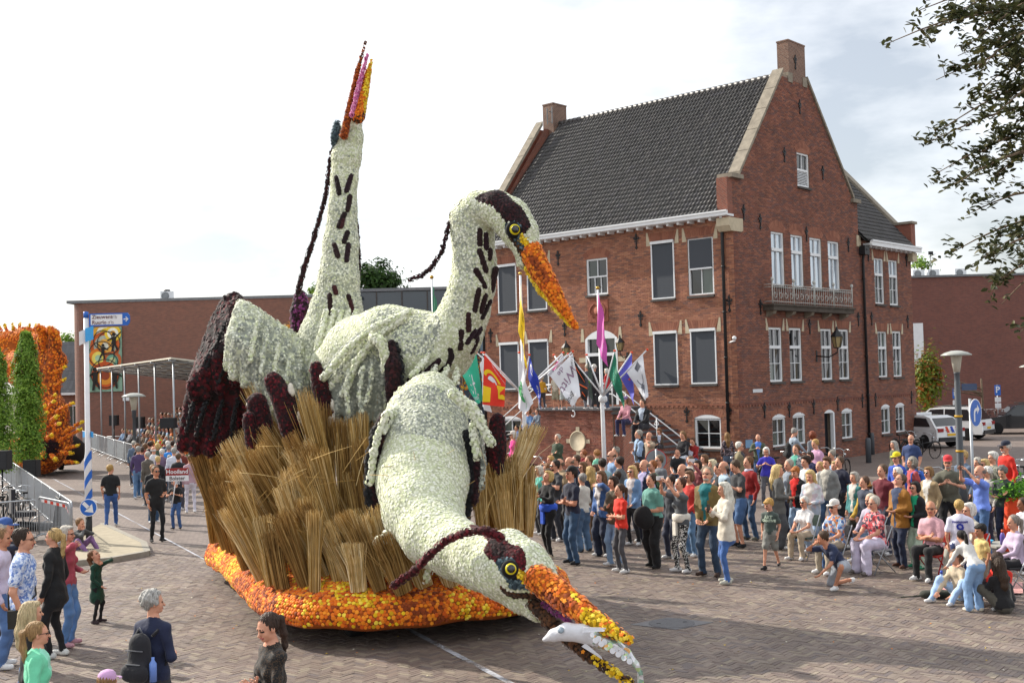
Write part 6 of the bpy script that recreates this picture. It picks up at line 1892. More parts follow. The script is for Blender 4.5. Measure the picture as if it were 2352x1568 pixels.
hang('dark narrow flag hanging folded in front of the door',m2,(1512,158),foot2,36.6,[(1512,175,36.6),(1545,560,36.6),(1565,720,36.5),(1560,320,36.5)],fmat('slate','3c4a44'),[('poly',grid_band(0.2,0.8,0.4,0.5),fmat('lime','7ab03a'))],seed=9)
hang('dark green flag with light green triangle lines',m2,(1838,112),foot2,35.6,[(1838,130,35.6),(1770,400,35.6),(1955,810,35.3),(1905,480,35.3)],FDG,[('poly',[[(0.35,0.42),(0.72,0.22),(0.74,0.26),(0.4,0.46)],[(0.7,0.22),(0.74,0.22),(0.8,0.66),(0.76,0.66)],[(0.36,0.42),(0.4,0.42),(0.8,0.62),(0.78,0.66)]],FGR),('text',('oost',0.24,0.28,0.62,0.5,0.86),FGR)],seed=10)
hang('violet blue flag with orange sun strokes',m2,(2036,130),foot2,36.2,[(2036,145,36.2),(1885,370,36.3),(2070,750,36.0),(2050,450,36.0)],FPU,[('poly',[[(0.3,0.4),(0.36,0.38),(0.55,0.55),(0.5,0.58)],[(0.25,0.5),(0.3,0.47),(0.5,0.6),(0.46,0.63)],[(0.42,0.3),(0.47,0.3),(0.57,0.52),(0.53,0.54)]],FOR)],seed=11)
hang('white flag with grey bands and a dark lettered block',m2,(2215,98),foot2,35.6,[(2165,160,35.6),(1980,365,35.7),(2195,690,35.4),(2230,640,35.3)],FW_,[('poly',[[(0.0,0.35),(0.2,0.22),(0.24,0.5),(0.1,0.6)],[(0.62,0.35),(0.85,0.5),(0.82,0.8),(0.6,0.68)]]+arc(0.35,0.5,0.22,0.26,-1.4,1.4),fmat('grey print','5a5c66')),('text',('LABOR',0.16,0.73,0.6,-0.3,0.95),FW_)],seed=12)
for tip,ft,mm in(((1130,160),(1240,330),m1),((1297,148),foot1,m1)):
 staff(mm,z2(*ft),z2(*tip),36.4,36.7)
MB().lathe((mx1_,FY,at(1207,925,FY)[2]),[(0.09,-0.12),(0.14,-0.08),(0.14,0.05),(0.09,0.1)],12).build('staff_holder',M_WHITE,m1)
MB().lathe((mx2_,FY,at(1385,915,FY)[2]),[(0.09,-0.12),(0.14,-0.08),(0.14,0.05),(0.09,0.1)],12).build('staff_holder',M_WHITE,m2)
o=flag_cloth([at(1197,650,36.3),at(1190,760,36.3),at(1213,852,36.0),at(1204,790,36.0)],None,'flag',None,0.05,m=FYL,seed=13,marks=[('text',('bij',0.3,0.4,0.28,0.2,0.98),FBK),('text',('BOUW',0.2,0.35,0.75,0.2,0.98),FBK)])
tag(o,'yellow banner hanging limp from the top of the left mast','flag','banners at the mast tops')
o=flag_cloth([at(1374,672,36.3),at(1370,790,36.3),at(1394,842,36.0),at(1392,760,36.0)],None,'flag',None,0.06,m=FMG,seed=14,marks=[('text',('Seder',0.3,0.65,0.6,0.25,0.97),FW_),('poly',arc(0.6,0.3,0,0.08,0,6.28,sq=0.4)+arc(0.7,0.36,0,0.06,0,6.28,sq=0.4),FW_)])
tag(o,'magenta banner with white script hanging from the top of the right mast','flag','banners at the mast tops')
gp=at(1000,800,46);zt=at(993,640,46)[2]
t=thing('flag_mast','distant white mast with a furled green flag behind the arched heron neck','flagpole',(gp[0],46,0),group='white masts with slanted flag staffs')
MB().tube([(gp[0],46,0),(gp[0]-0.08,46,zt)],[0.06,0.035],10).build('mast',M_WHITE,t)
MB().ball((gp[0]-0.08,46,zt+0.06),0.08).build('gold_ball',MATS['brass'],t)
o=flag_cloth([at(994,655,45.9),at(994,720,45.9),at(1006,725,45.8),at(1000,680,45.8)],None,'flag',None,0.04,m=fmat('mid green','3a7a5c'),seed=15)
tag(o,'furled dark green flag on the distant mast behind the heron','flag','banners at the mast tops')
# ------------------------------------------------------------------ crowd barriers
def barrier_mesh(w=2.3,h=1.08,banner=False,nb=22):
 b=MB()
 r=0.02
 rc=0.12
 P=[(0,0,0.12),(0,0,h-rc)]+[(rc-rc*math.cos(a),0,h-rc+rc*math.sin(a))for a in np.linspace(0.3,1.57,4)]+[(w-rc+rc*math.sin(a),0,h-rc+rc*math.cos(a))for a in np.linspace(0,1.3,4)]+[(w,0,h-rc),(w,0,0.12)]
 b.tube(P,r,8)
 b.tube([(0,0,0.18),(w,0,0.18)],r*0.9,6)
 bars=MB()
 for k in range(1,nb):
  bars.tube([(w*k/nb,0,0.18),(w*k/nb,0,h)],0.008,4,cap=False)
 feet=[]
 for x in(0.35,w-0.35):
  f=MB();f.tube([(x,-0.34,0.01),(x,-0.22,0.12),(x,0,0.2),(x,0.22,0.12),(x,0.34,0.01)],0.016,6);feet.append(f.mesh('foot'))
 return b.mesh('frame'),bars.mesh('bars'),feet
BF,BBAR,BFT=barrier_mesh()
for me in(BF,BBAR,*BFT):me.materials.append(M_GALV)
def barrier(p,q,lab,grp,banner=None):
 p,q=Vector((p[0],p[1],0)),Vector((q[0],q[1],0));d=q-p
 t=thing('crowd_barrier',lab,'barrier',tuple(p),math.atan2(d.y,d.x),grp,local=True)
 s_=d.length/2.3
 for nm,me in(('frame',BF),('bars',BBAR),('foot',BFT[0]),('foot',BFT[1])):
  o=bpy.data.objects.new(nm,me);COL.objects.link(o);o.parent=t;o.scale=(s_,1,1)
  if nm=='bars':o['kind']='stuff'
 return t
ORD=['nearest','second','third','fourth','fifth','sixth','seventh','eighth','ninth','tenth','eleventh','twelfth']
A,B_=on_ground(166,1258),on_ground(-60,1040)
B_=A+(on_ground(0,1100)-A)*1.02
nb=11
for k in range(nb):
 p,q=A+(B_-A)*k/nb,A+(B_-A)*(k+0.985)/nb
 barrier(p,q,f'{ORD[k]} steel barrier from the pavement corner in the row by the left kerb','barriers along the left kerb')
barrier(on_ground(162,1262),on_ground(90,1240),'steel barrier turned across the pavement behind the woman in pink','barriers along the left kerb')
barrier(on_ground(85,1250),on_ground(-40,1262),'steel barrier with red and white tape in front of the parked scooters','barriers along the left kerb')
tape=MB();a,b_,c_=at(95,1152,27.5),at(150,1165,27.2),at(160,1185,27.0)
pts=[a+(b_-a)*f for f in np.linspace(0,1,9)]+[b_+(c_-b_)*f for f in np.linspace(0.2,1,5)]
tape.add([p+np.array([0,0,dz])for p in pts for dz in(0,0.07)],[(2*i,2*i+2,2*i+3,2*i+1)for i in range(len(pts)-1)],0)
tape.m=[i%2 for i in range(len(tape.m))]
tag(tape.build('barrier_tape',[mat('tape white','d8d4d4',0.5,0.0),mat('tape red','c83a24',0.5,0.0)]),'red and white plastic tape strung from barrier to barrier','tape')
A,B_=on_ground(415,1118),on_ground(178,1022)
nb=10
for k in range(nb):
 p,q=A+(B_-A)*k/nb,A+(B_-A)*(k+0.985)/nb
 t=barrier(p,q,f'{ORD[k]} steel barrier from the sign bearer in the row before the grandstand','barriers before the grandstand')
 if k in(1,2,4,5,7):
  MB().box((1.15,-0.02,0.63),(2.1*np.linalg.norm(q-p)/2.3,0.012,0.78)).build('cover_sheet',mat('grey mesh sheet','8d9296',0.7,0.12,3),t)
 if k==4:
  w=np.linalg.norm(q-p)
  bn=MB().box((w/2,-0.05,0.68),(w*0.55,0.012,0.8)).build('red_banner',M_SDRED,t)
  e=MB()
  for kk in range(3):
   for a in range(6):
    e.lathe((w*0.36+0.06*math.cos(a),-0.058,0.88-0.18*kk+0.06*math.sin(a)),[(0.035,0),(0.03,0.004),(0,0.005)],8,axis=(0,-1,0))
  e.build('white_blossom_print',M_SWHITE,bn)
  MB().box((w*0.6,-0.06,0.72),(w*0.2,0.004,0.06)).box((w*0.6,-0.06,0.54),(w*0.2,0.004,0.06)).build('white_lines',M_SWHITE,bn)
  # ------------------------------------------------------------------ loudspeakers on stands
def speaker(px,py,Y,label,w=0.5,h=0.62,ground_y=None):
 p=at(px,py,Y)
 t=thing('loudspeaker',label,'loudspeaker',(p[0],Y,0),group='loudspeakers on poles')
 MB().tube([(p[0],Y,0),(p[0],Y,p[2]-h/2)],0.03,8).build('stand_pole',M_BLACK,t)
 MB().lathe((p[0],Y,0),[(0.3,0),(0.3,0.02),(0.03,0.06)],12).build('stand_foot',M_BLACK,t)
 c=MB();c.prism([(p[0]-w/2,Y-0.2,p[2]-h/2),(p[0]+w/2,Y-0.2,p[2]-h/2),(p[0]+w/2,Y-0.2,p[2]+h/2),(p[0]-w/2,Y-0.2,p[2]+h/2)],(0,0.4,0));o=c.build('cabinet',mat('speaker black','222326',0.6,0.08),t)
 MB().box((p[0],Y-0.206,p[2]),(w*0.86,0.01,h*0.86)).build('grille',mat('grille black','2c2d30',0.8,0.15,60),o)
speaker(73,1075,42.6,'black loudspeaker on a pole before the column tree trunk')
speaker(5,1056,38.0,'black loudspeaker on a pole at the left edge')
speaker(387,971,49.5,'black loudspeaker on a stand in front of the grandstand',0.62,0.45)
speaker(321,970,60.0,'black loudspeaker on a stand beside the finger post',0.45,0.6)
speaker(262,965,66.0,'small black loudspeaker at the far end of the grandstand',0.45,0.6)
# ------------------------------------------------------------------ grandstand
gs=thing('grandstand','roofed spectator stand with pale canopy on thin steel posts beside the street','grandstand',(-17,58,0))
G0,G1=np.array([-14.6,49.6]),np.array([-24.6,68.6]);gd=(G1-G0)/np.linalg.norm(G1-G0);gr=np.array([gd[1],-gd[0]])
if gr[0]<0:gr=-gr
GL=np.linalg.norm(G1-G0);GDp=6.0
def gp_(a,b,z):return(*(G0+gd*a+gr*b),z)
M_CANV=mat('cream canvas','cfcbbd',0.8,0.06,2)
cz0,cz1=4.95,4.1
MB().prism([gp_(-0.4,-0.2,cz0),gp_(GL,-0.2,cz0),gp_(GL,GDp,cz1),gp_(-0.4,GDp,cz1)],(0,0,0.06)).build('canopy',M_CANV,gs)
for k in range(6):
 a=0.1+(GL-0.4)*k/5
 MB().tube([gp_(a,0,0),gp_(a,0,cz0)],0.045,8).build('post',M_GALV,gs)
 MB().tube([gp_(a,-0.2,cz0-0.06),gp_(a,GDp,cz1-0.06)],0.05,6).build('rafter',M_GALV,gs)
for k in range(12):
 f=k/11
 MB().tube([gp_(-0.35,GDp*f,cz0+(cz1-cz0)*f-0.07),gp_(GL,GDp*f,cz0+(cz1-cz0)*f-0.07)],0.035,6).build('purlin',M_GALV,gs)
NT=6
for k in range(NT):
 MB().prism([gp_(0.2,0.6+0.8*k,0.0),gp_(GL-0.4,0.6+0.8*k,0.0),gp_(GL-0.4,1.4+0.8*k,0.0),gp_(0.2,1.4+0.8*k,0.0)],(0,0,0.12+0.28*k)).build('tier',mat('stand boards','6a5f52',0.85,0.2,4),gs)
rl_=MB()
for z in(2.9,2.5):
 rl_.tube([gp_(0.2,5.6,z),gp_(GL-0.4,5.6,z)],0.03,6)
for z in(0.9,0.5):
 rl_.tube([gp_(GL-0.3,0.3,z),gp_(GL-0.3,3,z)],0.03,6)
rl_.build('guard_rail',M_GALV,gs)
# planter box with flowers by the stand
p=at(368,1062,44.5)
pb_=thing('flower_box','brown cardboard box with green and red flowers by the barrier','box',(p[0],44.5,0))
MB().box((p[0],44.5,0.55),(0.7,0.5,1.1)).build('box',mat('cardboard','9a744c',0.9,0.1),pb_)
V,Q=leaf_cloud(np.array([p[0],44.4,1.35])+rng.normal(0,0.16,(160,3)),rng.normal(0,1,(160,3))/1.7+np.array([0,0,.1]),0.14)
obj('bouquet',mesh_np('bouquet',V,Q),leafmat('bouquet leaves',['6a9a2a','8ab03a','b03a3a','d8c040']),pb_)
# ------------------------------------------------------------------ the following float: spiny orange creature
f2=thing('creature_float','second parade float, a spiny orange and yellow sea creature on a dark base','parade float',(-22,52,0))
B4=Body();Y=51.0
def c4(L_):return ch([(x,y,Y+dy,r)for x,y,dy,r in L_])
P,r=c4([(60,850,2,42),(95,900,0,34),(118,950,-0.5,36),(112,1010,-0.5,48),(100,1040,-0.2,44),(50,1035,0.5,44)]);B4.chain(P,r,0,0.3)
P,r=c4([(10,830,2,40),(60,845,1,38),(100,840,0.5,28),(128,830,0.2,26)]);B4.chain(P,r,0,0.3)
P,r=c4([(-30,800,2.0,34),(15,790,2,26),(60,775,1.5,22),(95,790,1,24)]);B4.chain(P,r,0,0.3)
P,r=c4([(102,830,0.3,18),(100,785,0.2,13),(98,760,0.1,11),(88,752,0,9)]);B4.chain(P,r,0,0.1)
P,r=c4([(124,830,0.1,18),(128,790,0,13),(124,765,-0.1,12),(114,756,-0.2,9)]);B4.chain(P,r,0,0.1)
P,r=c4([(120,850,0,22),(125,890,-0.2,14),(122,920,-0.2,12)]);B4.chain(P,r,0,0.1)
B5=B4
zn=[(at(60,900,49),at(120,1000,49),3.0,'rust',0.45),(at(112,970,48.6),at(135,930,48.6),0.7,'rust',0.6),(at(80,1060,49),at(150,1030,49),0.9,'dark',0.9),(at(100,1000,48.5),at(120,990,48.5),0.35,'yellow',0.6),(at(108,890,49.5),at(118,900,49.5),0.42,'dark',0.8),(at(100,800,50),at(100,770,50),0.15,'yellow',0.5),(at(40,785,51),at(80,780,51),0.2,'yellow',0.5)]
cover('creature_body',B5,0.10,'orange',zn,f2,size=0.85)
for(x,y,x2,y2,r,dy)in((148,992,190,968,5,-1.5),(140,1010,186,985,5,-1.5),(130,945,168,925,5,-1.5),(128,885,150,870,5,-0.6),(120,860,150,842,5,-0.3),(115,930,125,920,5,-1.8),(100,940,104,930,5,-1.9),(120,965,132,955,6,-1.9),(95,985,98,975,6,-1.9),(110,1005,120,998,6,-1.9),(85,1050,78,1065,6,-1.4),(100,1040,92,1052,6,-1.8),(118,1045,128,1055,6,-1.8),(60,1050,45,1060,6,-1.0),(140,1040,165,1040,6,-1.5),(150,1060,178,1062,5,-1.3),(150,1030,180,1022,5,-1.4),(20,770,10,745,4,1.8),(38,768,28,745,4,1.7),(42,768,46,742,4,1.6),(62,762,68,745,4,1.4),(72,765,84,745,4,1.3),(5,772,-2,748,4,1.9),(30,770,30,752,4,1.7),(55,768,56,755,4,1.6),(105,950,108,945,5,-1.9),(128,975,138,972,5,-1.8),(88,960,90,952,5,-1.9),(118,915,128,905,5,-1.0)):
 sausage('spine',[(x,y,Y+dy,r),(x2,y2,Y+dy-0.2,r*0.75)],0.075,'orange',f2,[(at(x2,y2,Y+dy-0.3),at(x2,y2,Y+dy),0.14,'yellow')])
MB().lathe((-21.2,52.6,0.35),[(1.3,0.0),(1.5,0.3),(1.5,0.9),(1.0,1.4),(0,1.5)],18).build('base',mat('dark brown skirt','1e1210',0.9,0.3,4,0.5,10),f2)
for x,y in((140,1072),(60,1085),(100,1080)):
 p=on_ground(x,y+6);wheel((p[0],p[1],0.4),(0.9,0.43,0),0.4,0.25,f2)
 # ------------------------------------------------------------------ people
def cloth(c,kind=''):
 if c.startswith('~'): # printed cloth: ~base/col/col/scale
  q=c[1:].split('/')
  return mat('print '+c,q[0],0.85,0.1,14,0.35,18,print_cols=q[1:-1],pscale=float(q[-1]),sheen=0.1)
 return mat('cloth '+c,c,0.85,0.2,7,0.55,16,sheen=0.1)
SKIN=[mat('skin '+c,c,0.55,0.10,14,0.1,80,spec=0.35)for c in('c99278','bd8468','d3a189','a87458','8a5a40')]
M_LIP=mat('lips','a86058',0.5,0.0);M_EYED=mat('eyes','2a2320',0.3,0.0)
def hairmat(c):
 return mat('hair '+c,c,0.55,0.45,70,0.9,90,stretch=(1,1,0.12),spec=0.35)
def head_body():
 b=Body()
 b.ell((0,-.012,.140),(.074,.094,.086),0,.02).ell((0,.028,.085),(.057,.060,.080),0,.03).ell((0,.034,.042),(.045,.047,.038),0,.03).ell((0,.070,.020),(.020,.018,.016),0,.02)
 b.cap((0,.088,.106),(0,.109,.073),.008,.0135,0,.012).cap((-.034,.078,.126),(.034,.078,.126),.012,None,0,.015)
 for s in(-1,1):
  b.ell((s*.036,.058,.074),(.022,.022,.022),0,.02).ell((s*.077,-.005,.095),(.010,.022,.031),0,.01)
  b.ell((s*.029,.080,.112),(.0125,.010,.0075),6,.004).cap((s*.016,.090,.1275),(s*.043,.080,.129),.0055,.004,7,.004)
 b.cap((-.019,.0895,.046),(.019,.0895,.046),.0075,None,5,.004)
 b.cap((0,-.02,-.07),(0,-.008,.03),.05,.05,0,.03)
 return b
HEADS={k:head_body().surf(h)for k,h in(('fine',.009),('mid',.016),('far',.026),('back',.02))}
def hand_body(s):
 b=Body()
 b.cap((0,0,-.02),(0,0,.03),.026,.03,0,.02,np.diag([1,1.5,1])).cap((-.012,0,.04),(.012,0,.06),.028,.026,0,.02,np.diag([1,1.6,1]))
 for i,(x,l)in enumerate(((.030,.062),(.010,.072),(-.010,.068),(-.028,.052))):
  a,m,e=(x,0,.075),(x*1.12,.012,.075+l*.55),(x*1.12,.036,.075+l*.9)
  b.chain([a,m,e],[.0098,.009,.0075],0,.004)
 b.chain([(s*.028,.004,.02),(s*.052,.018,.05),(s*.05,.03,.078)],[.0125,.0105,.0085],0,.008)
 return b
HANDS={(k,s):hand_body(s).surf(h)for k,h in(('fine',.008),('mid',.012),('far',.022),('back',.018))for s in(-1,1)}
def hair_body(st):
 b=Body();g=np.random.default_rng(3)
 if st=='bald':
  for s in(-1,1):
   b.ell((s*.069,-.035,.105),(.014,.055,.036),0,.02)
  b.ell((0,-.088,.105),(.062,.022,.045),0,.03)
  return b
 b.ell((0,-.030,.160),(.083,.098,.081),0,.02).ell((0,-.066,.10),(.066,.040,.065),0,.03)
 for s in(-1,1):
  b.ell((s*.070,-.015,.120),(.015,.042,.045),0,.015)
 if st in('tall','quiff'):
  b.ell((0,.045,.215),(.06,.045,.03),0,.03).ell((0,-.02,.2),(.075,.08,.055),0,.03)
 if st=='fringe':
  b.ell((0,.066,.165),(.066,.034,.03),0,.02)
 if st in('bob','long','bobs'):
  for s in(-1,1):
   b.cap((s*.074,-.005,.16),(s*.08,.004,.03),.027,.024,0,.02)
  b.ell((0,-.062,.085),(.09,.055,.09),0,.03)
  b.ell((0,.045,.205),(.055,.04,.022),0,.03)
 if st=='long':
  b.chain([(0,-.08,.08),(0,-.105,-.10),(.0,-.105,-.24),(0,-.09,-.34)],[.075,.075,.06,.028],0,.05)
  for s in(-1,1):
   b.chain([(s*.076,-.02,.06),(s*.088,-.025,-.1),(s*.075,.0,-.24)],[.03,.03,.015],0,.03)
 if st=='pony':
  b.chain([(0,-.10,.15),(0,-.155,.12),(0,-.15,-.02),(.01,-.13,-.14),(.02,-.12,-.20)],[.025,.032,.034,.026,.010],0,.02)
 if st=='bun':
  b.ell((0,-.095,.205),(.042,.04,.038),0,.02)
 if st=='curly':
  for _ in range(70):
   d=g.normal(0,1,3);d/=np.linalg.norm(d)
   if d[1]>.55 and d[2]<.55:continue
   if d[2]<-.45:continue
   b.ell(np.array([0,-.025,.14])+d*np.array([.085,.10,.09]),(.027,.027,.027),0,.012)
 if st=='wild':
  for _ in range(110):
   d=g.normal(0,1,3);d/=np.linalg.norm(d)
   if d[1]>.45 and d[2]<.6:continue
   b.ell(np.array([0,-.03,.11])+d*np.array([.10,.10,.12]),(.03,.03,.03),0,.012)
 return b
HAIR={}
def hair_mesh(st,lod):
 k=(st,lod)
 if k not in HAIR:
  V,Q,_=hair_body(st).surf({'fine':.009,'mid':.014,'far':.025,'back':.02}[lod])
  V=V+vnormals(V,Q)*(.004*np.sin(np.arctan2(V[:,0],V[:,1]+.02)*19+V[:,2]*25))[:,None]+rng.normal(0,.0012,V.shape)
  HAIR[k]=mesh_np('hair',V,Q,smooth=True)
 return HAIR[k]
def _cap_mesh():
 b=MB();n=18
 prof=[(.088,0.0),(.090,.03),(.084,.062),(.06,.09),(.02,.104),(0,.105)]
 V=[(r*math.cos(a)*0.95,r*math.sin(a)*1.14-.018,.155+h)for r,h in prof for a in np.arange(n)*2*math.pi/n]
 b.add(V,[(i*n+k,i*n+(k+1)%n,(i+1)*n+(k+1)%n,(i+1)*n+k)for i in range(len(prof)-1)for k in range(n)],0,True)
 m=9
 P=[(.078*math.cos(a),.07+.035*math.sin(a),.157)for a in np.linspace(0,math.pi,m)]+[(.078*math.cos(a),.07+.11*math.sin(a),.145)for a in np.linspace(0,math.pi,m)]
 b.add(P+[(x,y,z+.006)for x,y,z in P],[(i,i+1,m+i+1,m+i)for i in range(m-1)]+[(2*m+m+i,2*m+m+i+1,2*m+i+1,2*m+i)for i in range(m-1)]+[(m+i,m+i+1,3*m+i+1,3*m+i)for i in range(m-1)],0,True)
 return b.mesh('cap')
def _brim_mesh():
 return MB().lathe((0,-.012,.155),[(.15,-.012),(.152,-.006),(.095,.005),(.088,.06),(.075,.085),(.0,.09)],22).mesh('hat')
def _glasses(dark):
 b=MB()
 for s in(-1,1):
  if dark:
   b.lathe((s*.031,.098,.111),[(.0245,0),(.024,.005),(0,.006)],14,axis=(s*.25,1,0),mi=0)
  else:
   b.tube([(s*.031+.023*math.cos(a),.099,.111+.018*math.sin(a))for a in np.linspace(0,6.28,13)],.0022,4,mi=0)
  b.tube([(s*.054,.094,.115),(s*.076,.04,.117),(s*.08,-.01,.113)],.003,4)
 b.tube([(-.01,.103,.115),(.01,.103,.115)],.003,4)
 return b.mesh('glasses')
CAPM,HATM,SGM,GLM=_cap_mesh(),_brim_mesh(),_glasses(True),_glasses(False)
M_SG=mat('dark lens','101114',0.15,0.0,spec=0.7);SGM.materials.append(M_SG);GLM.materials.append(mat('spectacle frame','2c2a2c',0.3,0.0))
def rotx(a):
 c,s=math.cos(a),math.sin(a);return np.array([[1,0,0],[0,c,-s],[0,s,c]])
def rotz(a):
 c,s=math.cos(a),math.sin(a);return np.array([[c,-s,0],[s,c,0],[0,0,1]])
def ik(a,c,l1,l2,pole):
 a,c=np.array(a,float),np.array(c,float)
 d=c-a;L=np.linalg.norm(d);mx=(l1+l2)*.995
 if L>mx:
  c=a+d/L*mx;d=c-a;L=mx
 u=d/L
 x=(l1*l1-l2*l2+L*L)/(2*L);h=math.sqrt(max(l1*l1-x*x,0))
 p=np.array(pole,float);p-=u*(p@u);p/=max(np.linalg.norm(p),1e-6)
 return a+u*x+p*h,c
NPEOPLE=0
def person(label,loc,yaw,H=1.75,top='tee:444444',bot='pants:2a3040',hair='short:5a4632',p='stand',a='down',w=1.0,g='m',skin=0,shoes='d8d8d8',look=0,nod=0,lean=None,lod='mid',extra=(),group=None,name='person',child=None):
 """one person: a single body surface with head and hands, hair as its own part; p legs, a arms (left, right or both)"""
 global NPEOPLE
 NPEOPLE+=1
 sd=random.Random(len(label)*31+NPEOPLE)
 s=H/1.75
 t=thing(name,label,'person',loc,R(180-yaw),group,local=True)
 kid=H<1.5 if child is None else child
 hs=(0.55+0.45*s)*(1.02 if g=='m' else .98)if kid else s*(1.0 if g=='m' else .97)
 if lod!='fine':hs*=1.03
 b=Body()
 f=g=='f'
 wx=w*(0.92 if f else 1.0)*(0.95 if kid else 1)
 tk,bk_=top.split(':'),bot.split(':')
 T_TOP,T_BOT,T_SHOE,T_J=1,2,3,4
 tor=T_J if tk[0]in('jacket','vest','blazer','coat')else T_TOP
 lean={'sit':.08,'bend':1.15,'kneel':.72,'ground':.2,'squat':.35}.get(p,0.02)if lean is None else lean
 hz={'sit':.52,'kneel':.42,'ground':.14,'squat':.35,'bend':.93}.get(p,.945)
 P=np.array([0,0,hz]);tv=np.array([0,math.sin(lean),math.cos(lean)])
 if p=='bend':P[1]=-.12
 Rl=rotx(-lean)
 A=np.diag([1,1.38,1])@Rl.T
 A2=np.diag([1,1.2,1])@Rl.T
 th=.018 if tor==T_J else 0
 # trunk
 b.cap(P+(-.07*wx,0,0),P+(.07*wx,0,0),(.122 if f else .112)*w,None,20,.05,A2)
 b.cap(P+tv*.06,P+tv*.22,((.128 if f else .142)*w+th),((.122 if f else .148)*w+th),20,.05,A)
 b.cap(P+tv*.24,P+tv*.39,((.135 if f else .152)*w**.6+th),((.15 if f else .168)*w**.5+th),20,.06,A)
 if w>1.1 and not f:b.ell(P+tv*.16+(0,.05*w,0),(.14*w,.10*w,.13),20,.05)
 if f and not kid:
  for sx in(-1,1):b.ell(P+tv*.31+(sx*.065,.088,0),(.062,.052,.060),20,.04)
 sw=(.145 if f else .165)*w**.35
 S_=[P+tv*.475+np.array([sx*sw,0,-.03])for sx in(-1,1)]
 b.cap(S_[0],S_[1],.056+th*.5,None,tor,.05)
 for q in S_:b.cap(P+tv*.505,q,.05,.05,tor,.04)
 b.cap(P+tv*.44,P+tv*.525,.09,.056,tor,.04)
 nb=P+tv*.60
 b.cap(P+tv*.50,nb+np.array([0,.012,0]),.052 if f else .058,.05,0,.02)
 hem={'tee':.06,'long':.05,'jacket':.10,'blazer':.18,'coat':.38,'vest':.06,'tank':.04,'dress':.02,'hood':.06}.get(tk[0],.05)
 up_=p in('stand','walk')
 if up_ or hem<.1:
  he=max(hem-.06,.0)
  b.cap(P+tv*.10,P-tv*he,(.132 if f else .138)*w+th,(.138 if f else .134)*w+th+(.035 if hem>.15 else .014),20,.03,A2)
 else:hem=.05
 if tk[0]in('dress','dressl')or bk_[0]=='skirt':
  b.cap(P+tv*.05,P-np.array([0,0,.30]),.13*w,.20*w,T_TOP if tk[0]!='x' and tk[0].startswith('dress')else T_BOT,.04,A2)
  # legs
 lt={'slim':.0,'pants':.012,'wide':.035,'shorts':.02,'jeans':.010,'skirt':-.01,'leggings':-.006}.get(bk_[0],.01)
 stag=.06*sd.uniform(-1,1)
 for i,sx in enumerate((-1,1)):
  hp=P+np.array([sx*.088*wx,0,-.02])
  ft=np.array([sx*(.105+.02*sd.random()),stag*sx,.085]);pole=(sx*.12,1,0)
  fd=np.array([sx*.25,1,0])
  if p=='walk':ft=np.array([sx*.09,.26*sx,.085+(.05 if sx<0 else 0)])
  elif p=='sit':ft=np.array([sx*.13,.42+.06*sd.uniform(-1,1),.085])
  elif p=='sitx':pass
  elif p=='kneel':
   ft=np.array([-.17,.34,.085])if sx<0 else np.array([.14,-.38,.10])
   pole=(-.9,1,.5)if sx<0 else(.45,.6,-.6)
  elif p=='ground':ft=np.array([sx*.22,.55,.085]);pole=(sx*.4,0,1)
  elif p=='squat':ft=np.array([sx*.15,.12,.085]);pole=(sx*.5,1,.2)
  elif p=='bend':ft=np.array([sx*.12,-.02,.085])
  kn,an=ik(hp,ft,.43,.43,pole)
  if p=='sit':kn=np.array([sx*.12,.40,.53])
  short=bk_[0]in('shorts','skirt')
  if short:
   km=hp+(kn-hp)*.86
   b.cap(hp,kn,.075*w**.5,.052,0,.03);b.cap(kn,an,.052,.036,0,.03)
   if bk_[0]=='shorts':b.cap(hp,km,.092*w**.6+lt,.075+lt,T_BOT,.03)
  else:
   b.cap(hp,kn,.088*w**.6+lt*.6,.060*w**.3+lt,T_BOT,.04)
   b.cap(kn,an+np.array([0,0,.0]),.058+lt,.045+lt*1.2,T_BOT,.03)
  fd=fd/np.linalg.norm(fd)
  if p=='kneel' and sx>0:b.cap(an,an+np.array([0,-.02,-.02]),.04,None,T_SHOE,.01);b.cap(an+(0,-.05,0),an+(0,.02,-.055),.04,.035,T_SHOE,.02)
  else:
   q=np.array([an[0],an[1],an[2]-.045])if an[2]>.12 else np.array([an[0],an[1],.045])
   b.cap(q-fd*.055,q+fd*.14,.043,.036,T_SHOE,.02);b.cap(q,np.array([an[0],an[1],an[2]]),.042,.040,T_SHOE,.02)
   # arms
 arms=a if isinstance(a,tuple)else(a,a)
 sh=np.array([0,P[1]+tv[1]*.475,P[2]+tv[2]*.475])
 hands=[]
 for i,sx in enumerate((-1,1)):
  m=arms[i]
  pole=np.array([sx*.6,-.7,-.4])
  rel={'down':(sx*.215,.03+.05*sd.random(),-.54),'crossed':(-sx*.05,.17+.02*sx,-.27+.03*sx),'phone':(sx*.085,.26,-.16),'cam':(sx*.06,.27,.10),'up':(sx*.10,.36,.26),'hip':(sx*.21,-.02,-.42),'pocket':(sx*.19,.09,-.50),'belly':(sx*.09,.19,-.34),'low':(sx*.10,.17,-.48),'lap':(sx*.09,.36,-.36),'chin':(sx*.03,.16,.06),'reach':(sx*.20,.45,-.55),'point':(sx*.12,.50,.0),'out':(sx*.42,.22,-.30),'floor':(sx*.16,.35,-.42),'wave':(sx*.25,.2,.3),'clap':(sx*.03,.32,-.1)}[m]
  if m in('crossed','up','cam','phone','hip','clap'):pole=np.array([sx*1.0,-.25,-.7])
  if m=='up':pole=np.array([sx*.8,.4,-.6])
  e,wr=ik(S_[i],sh+np.array(rel),.285,.255,pole)
  ra=(.044 if f else .05)*w**.4
  slv=tk[0]
  c_t=tor if slv not in('vest',)else T_TOP
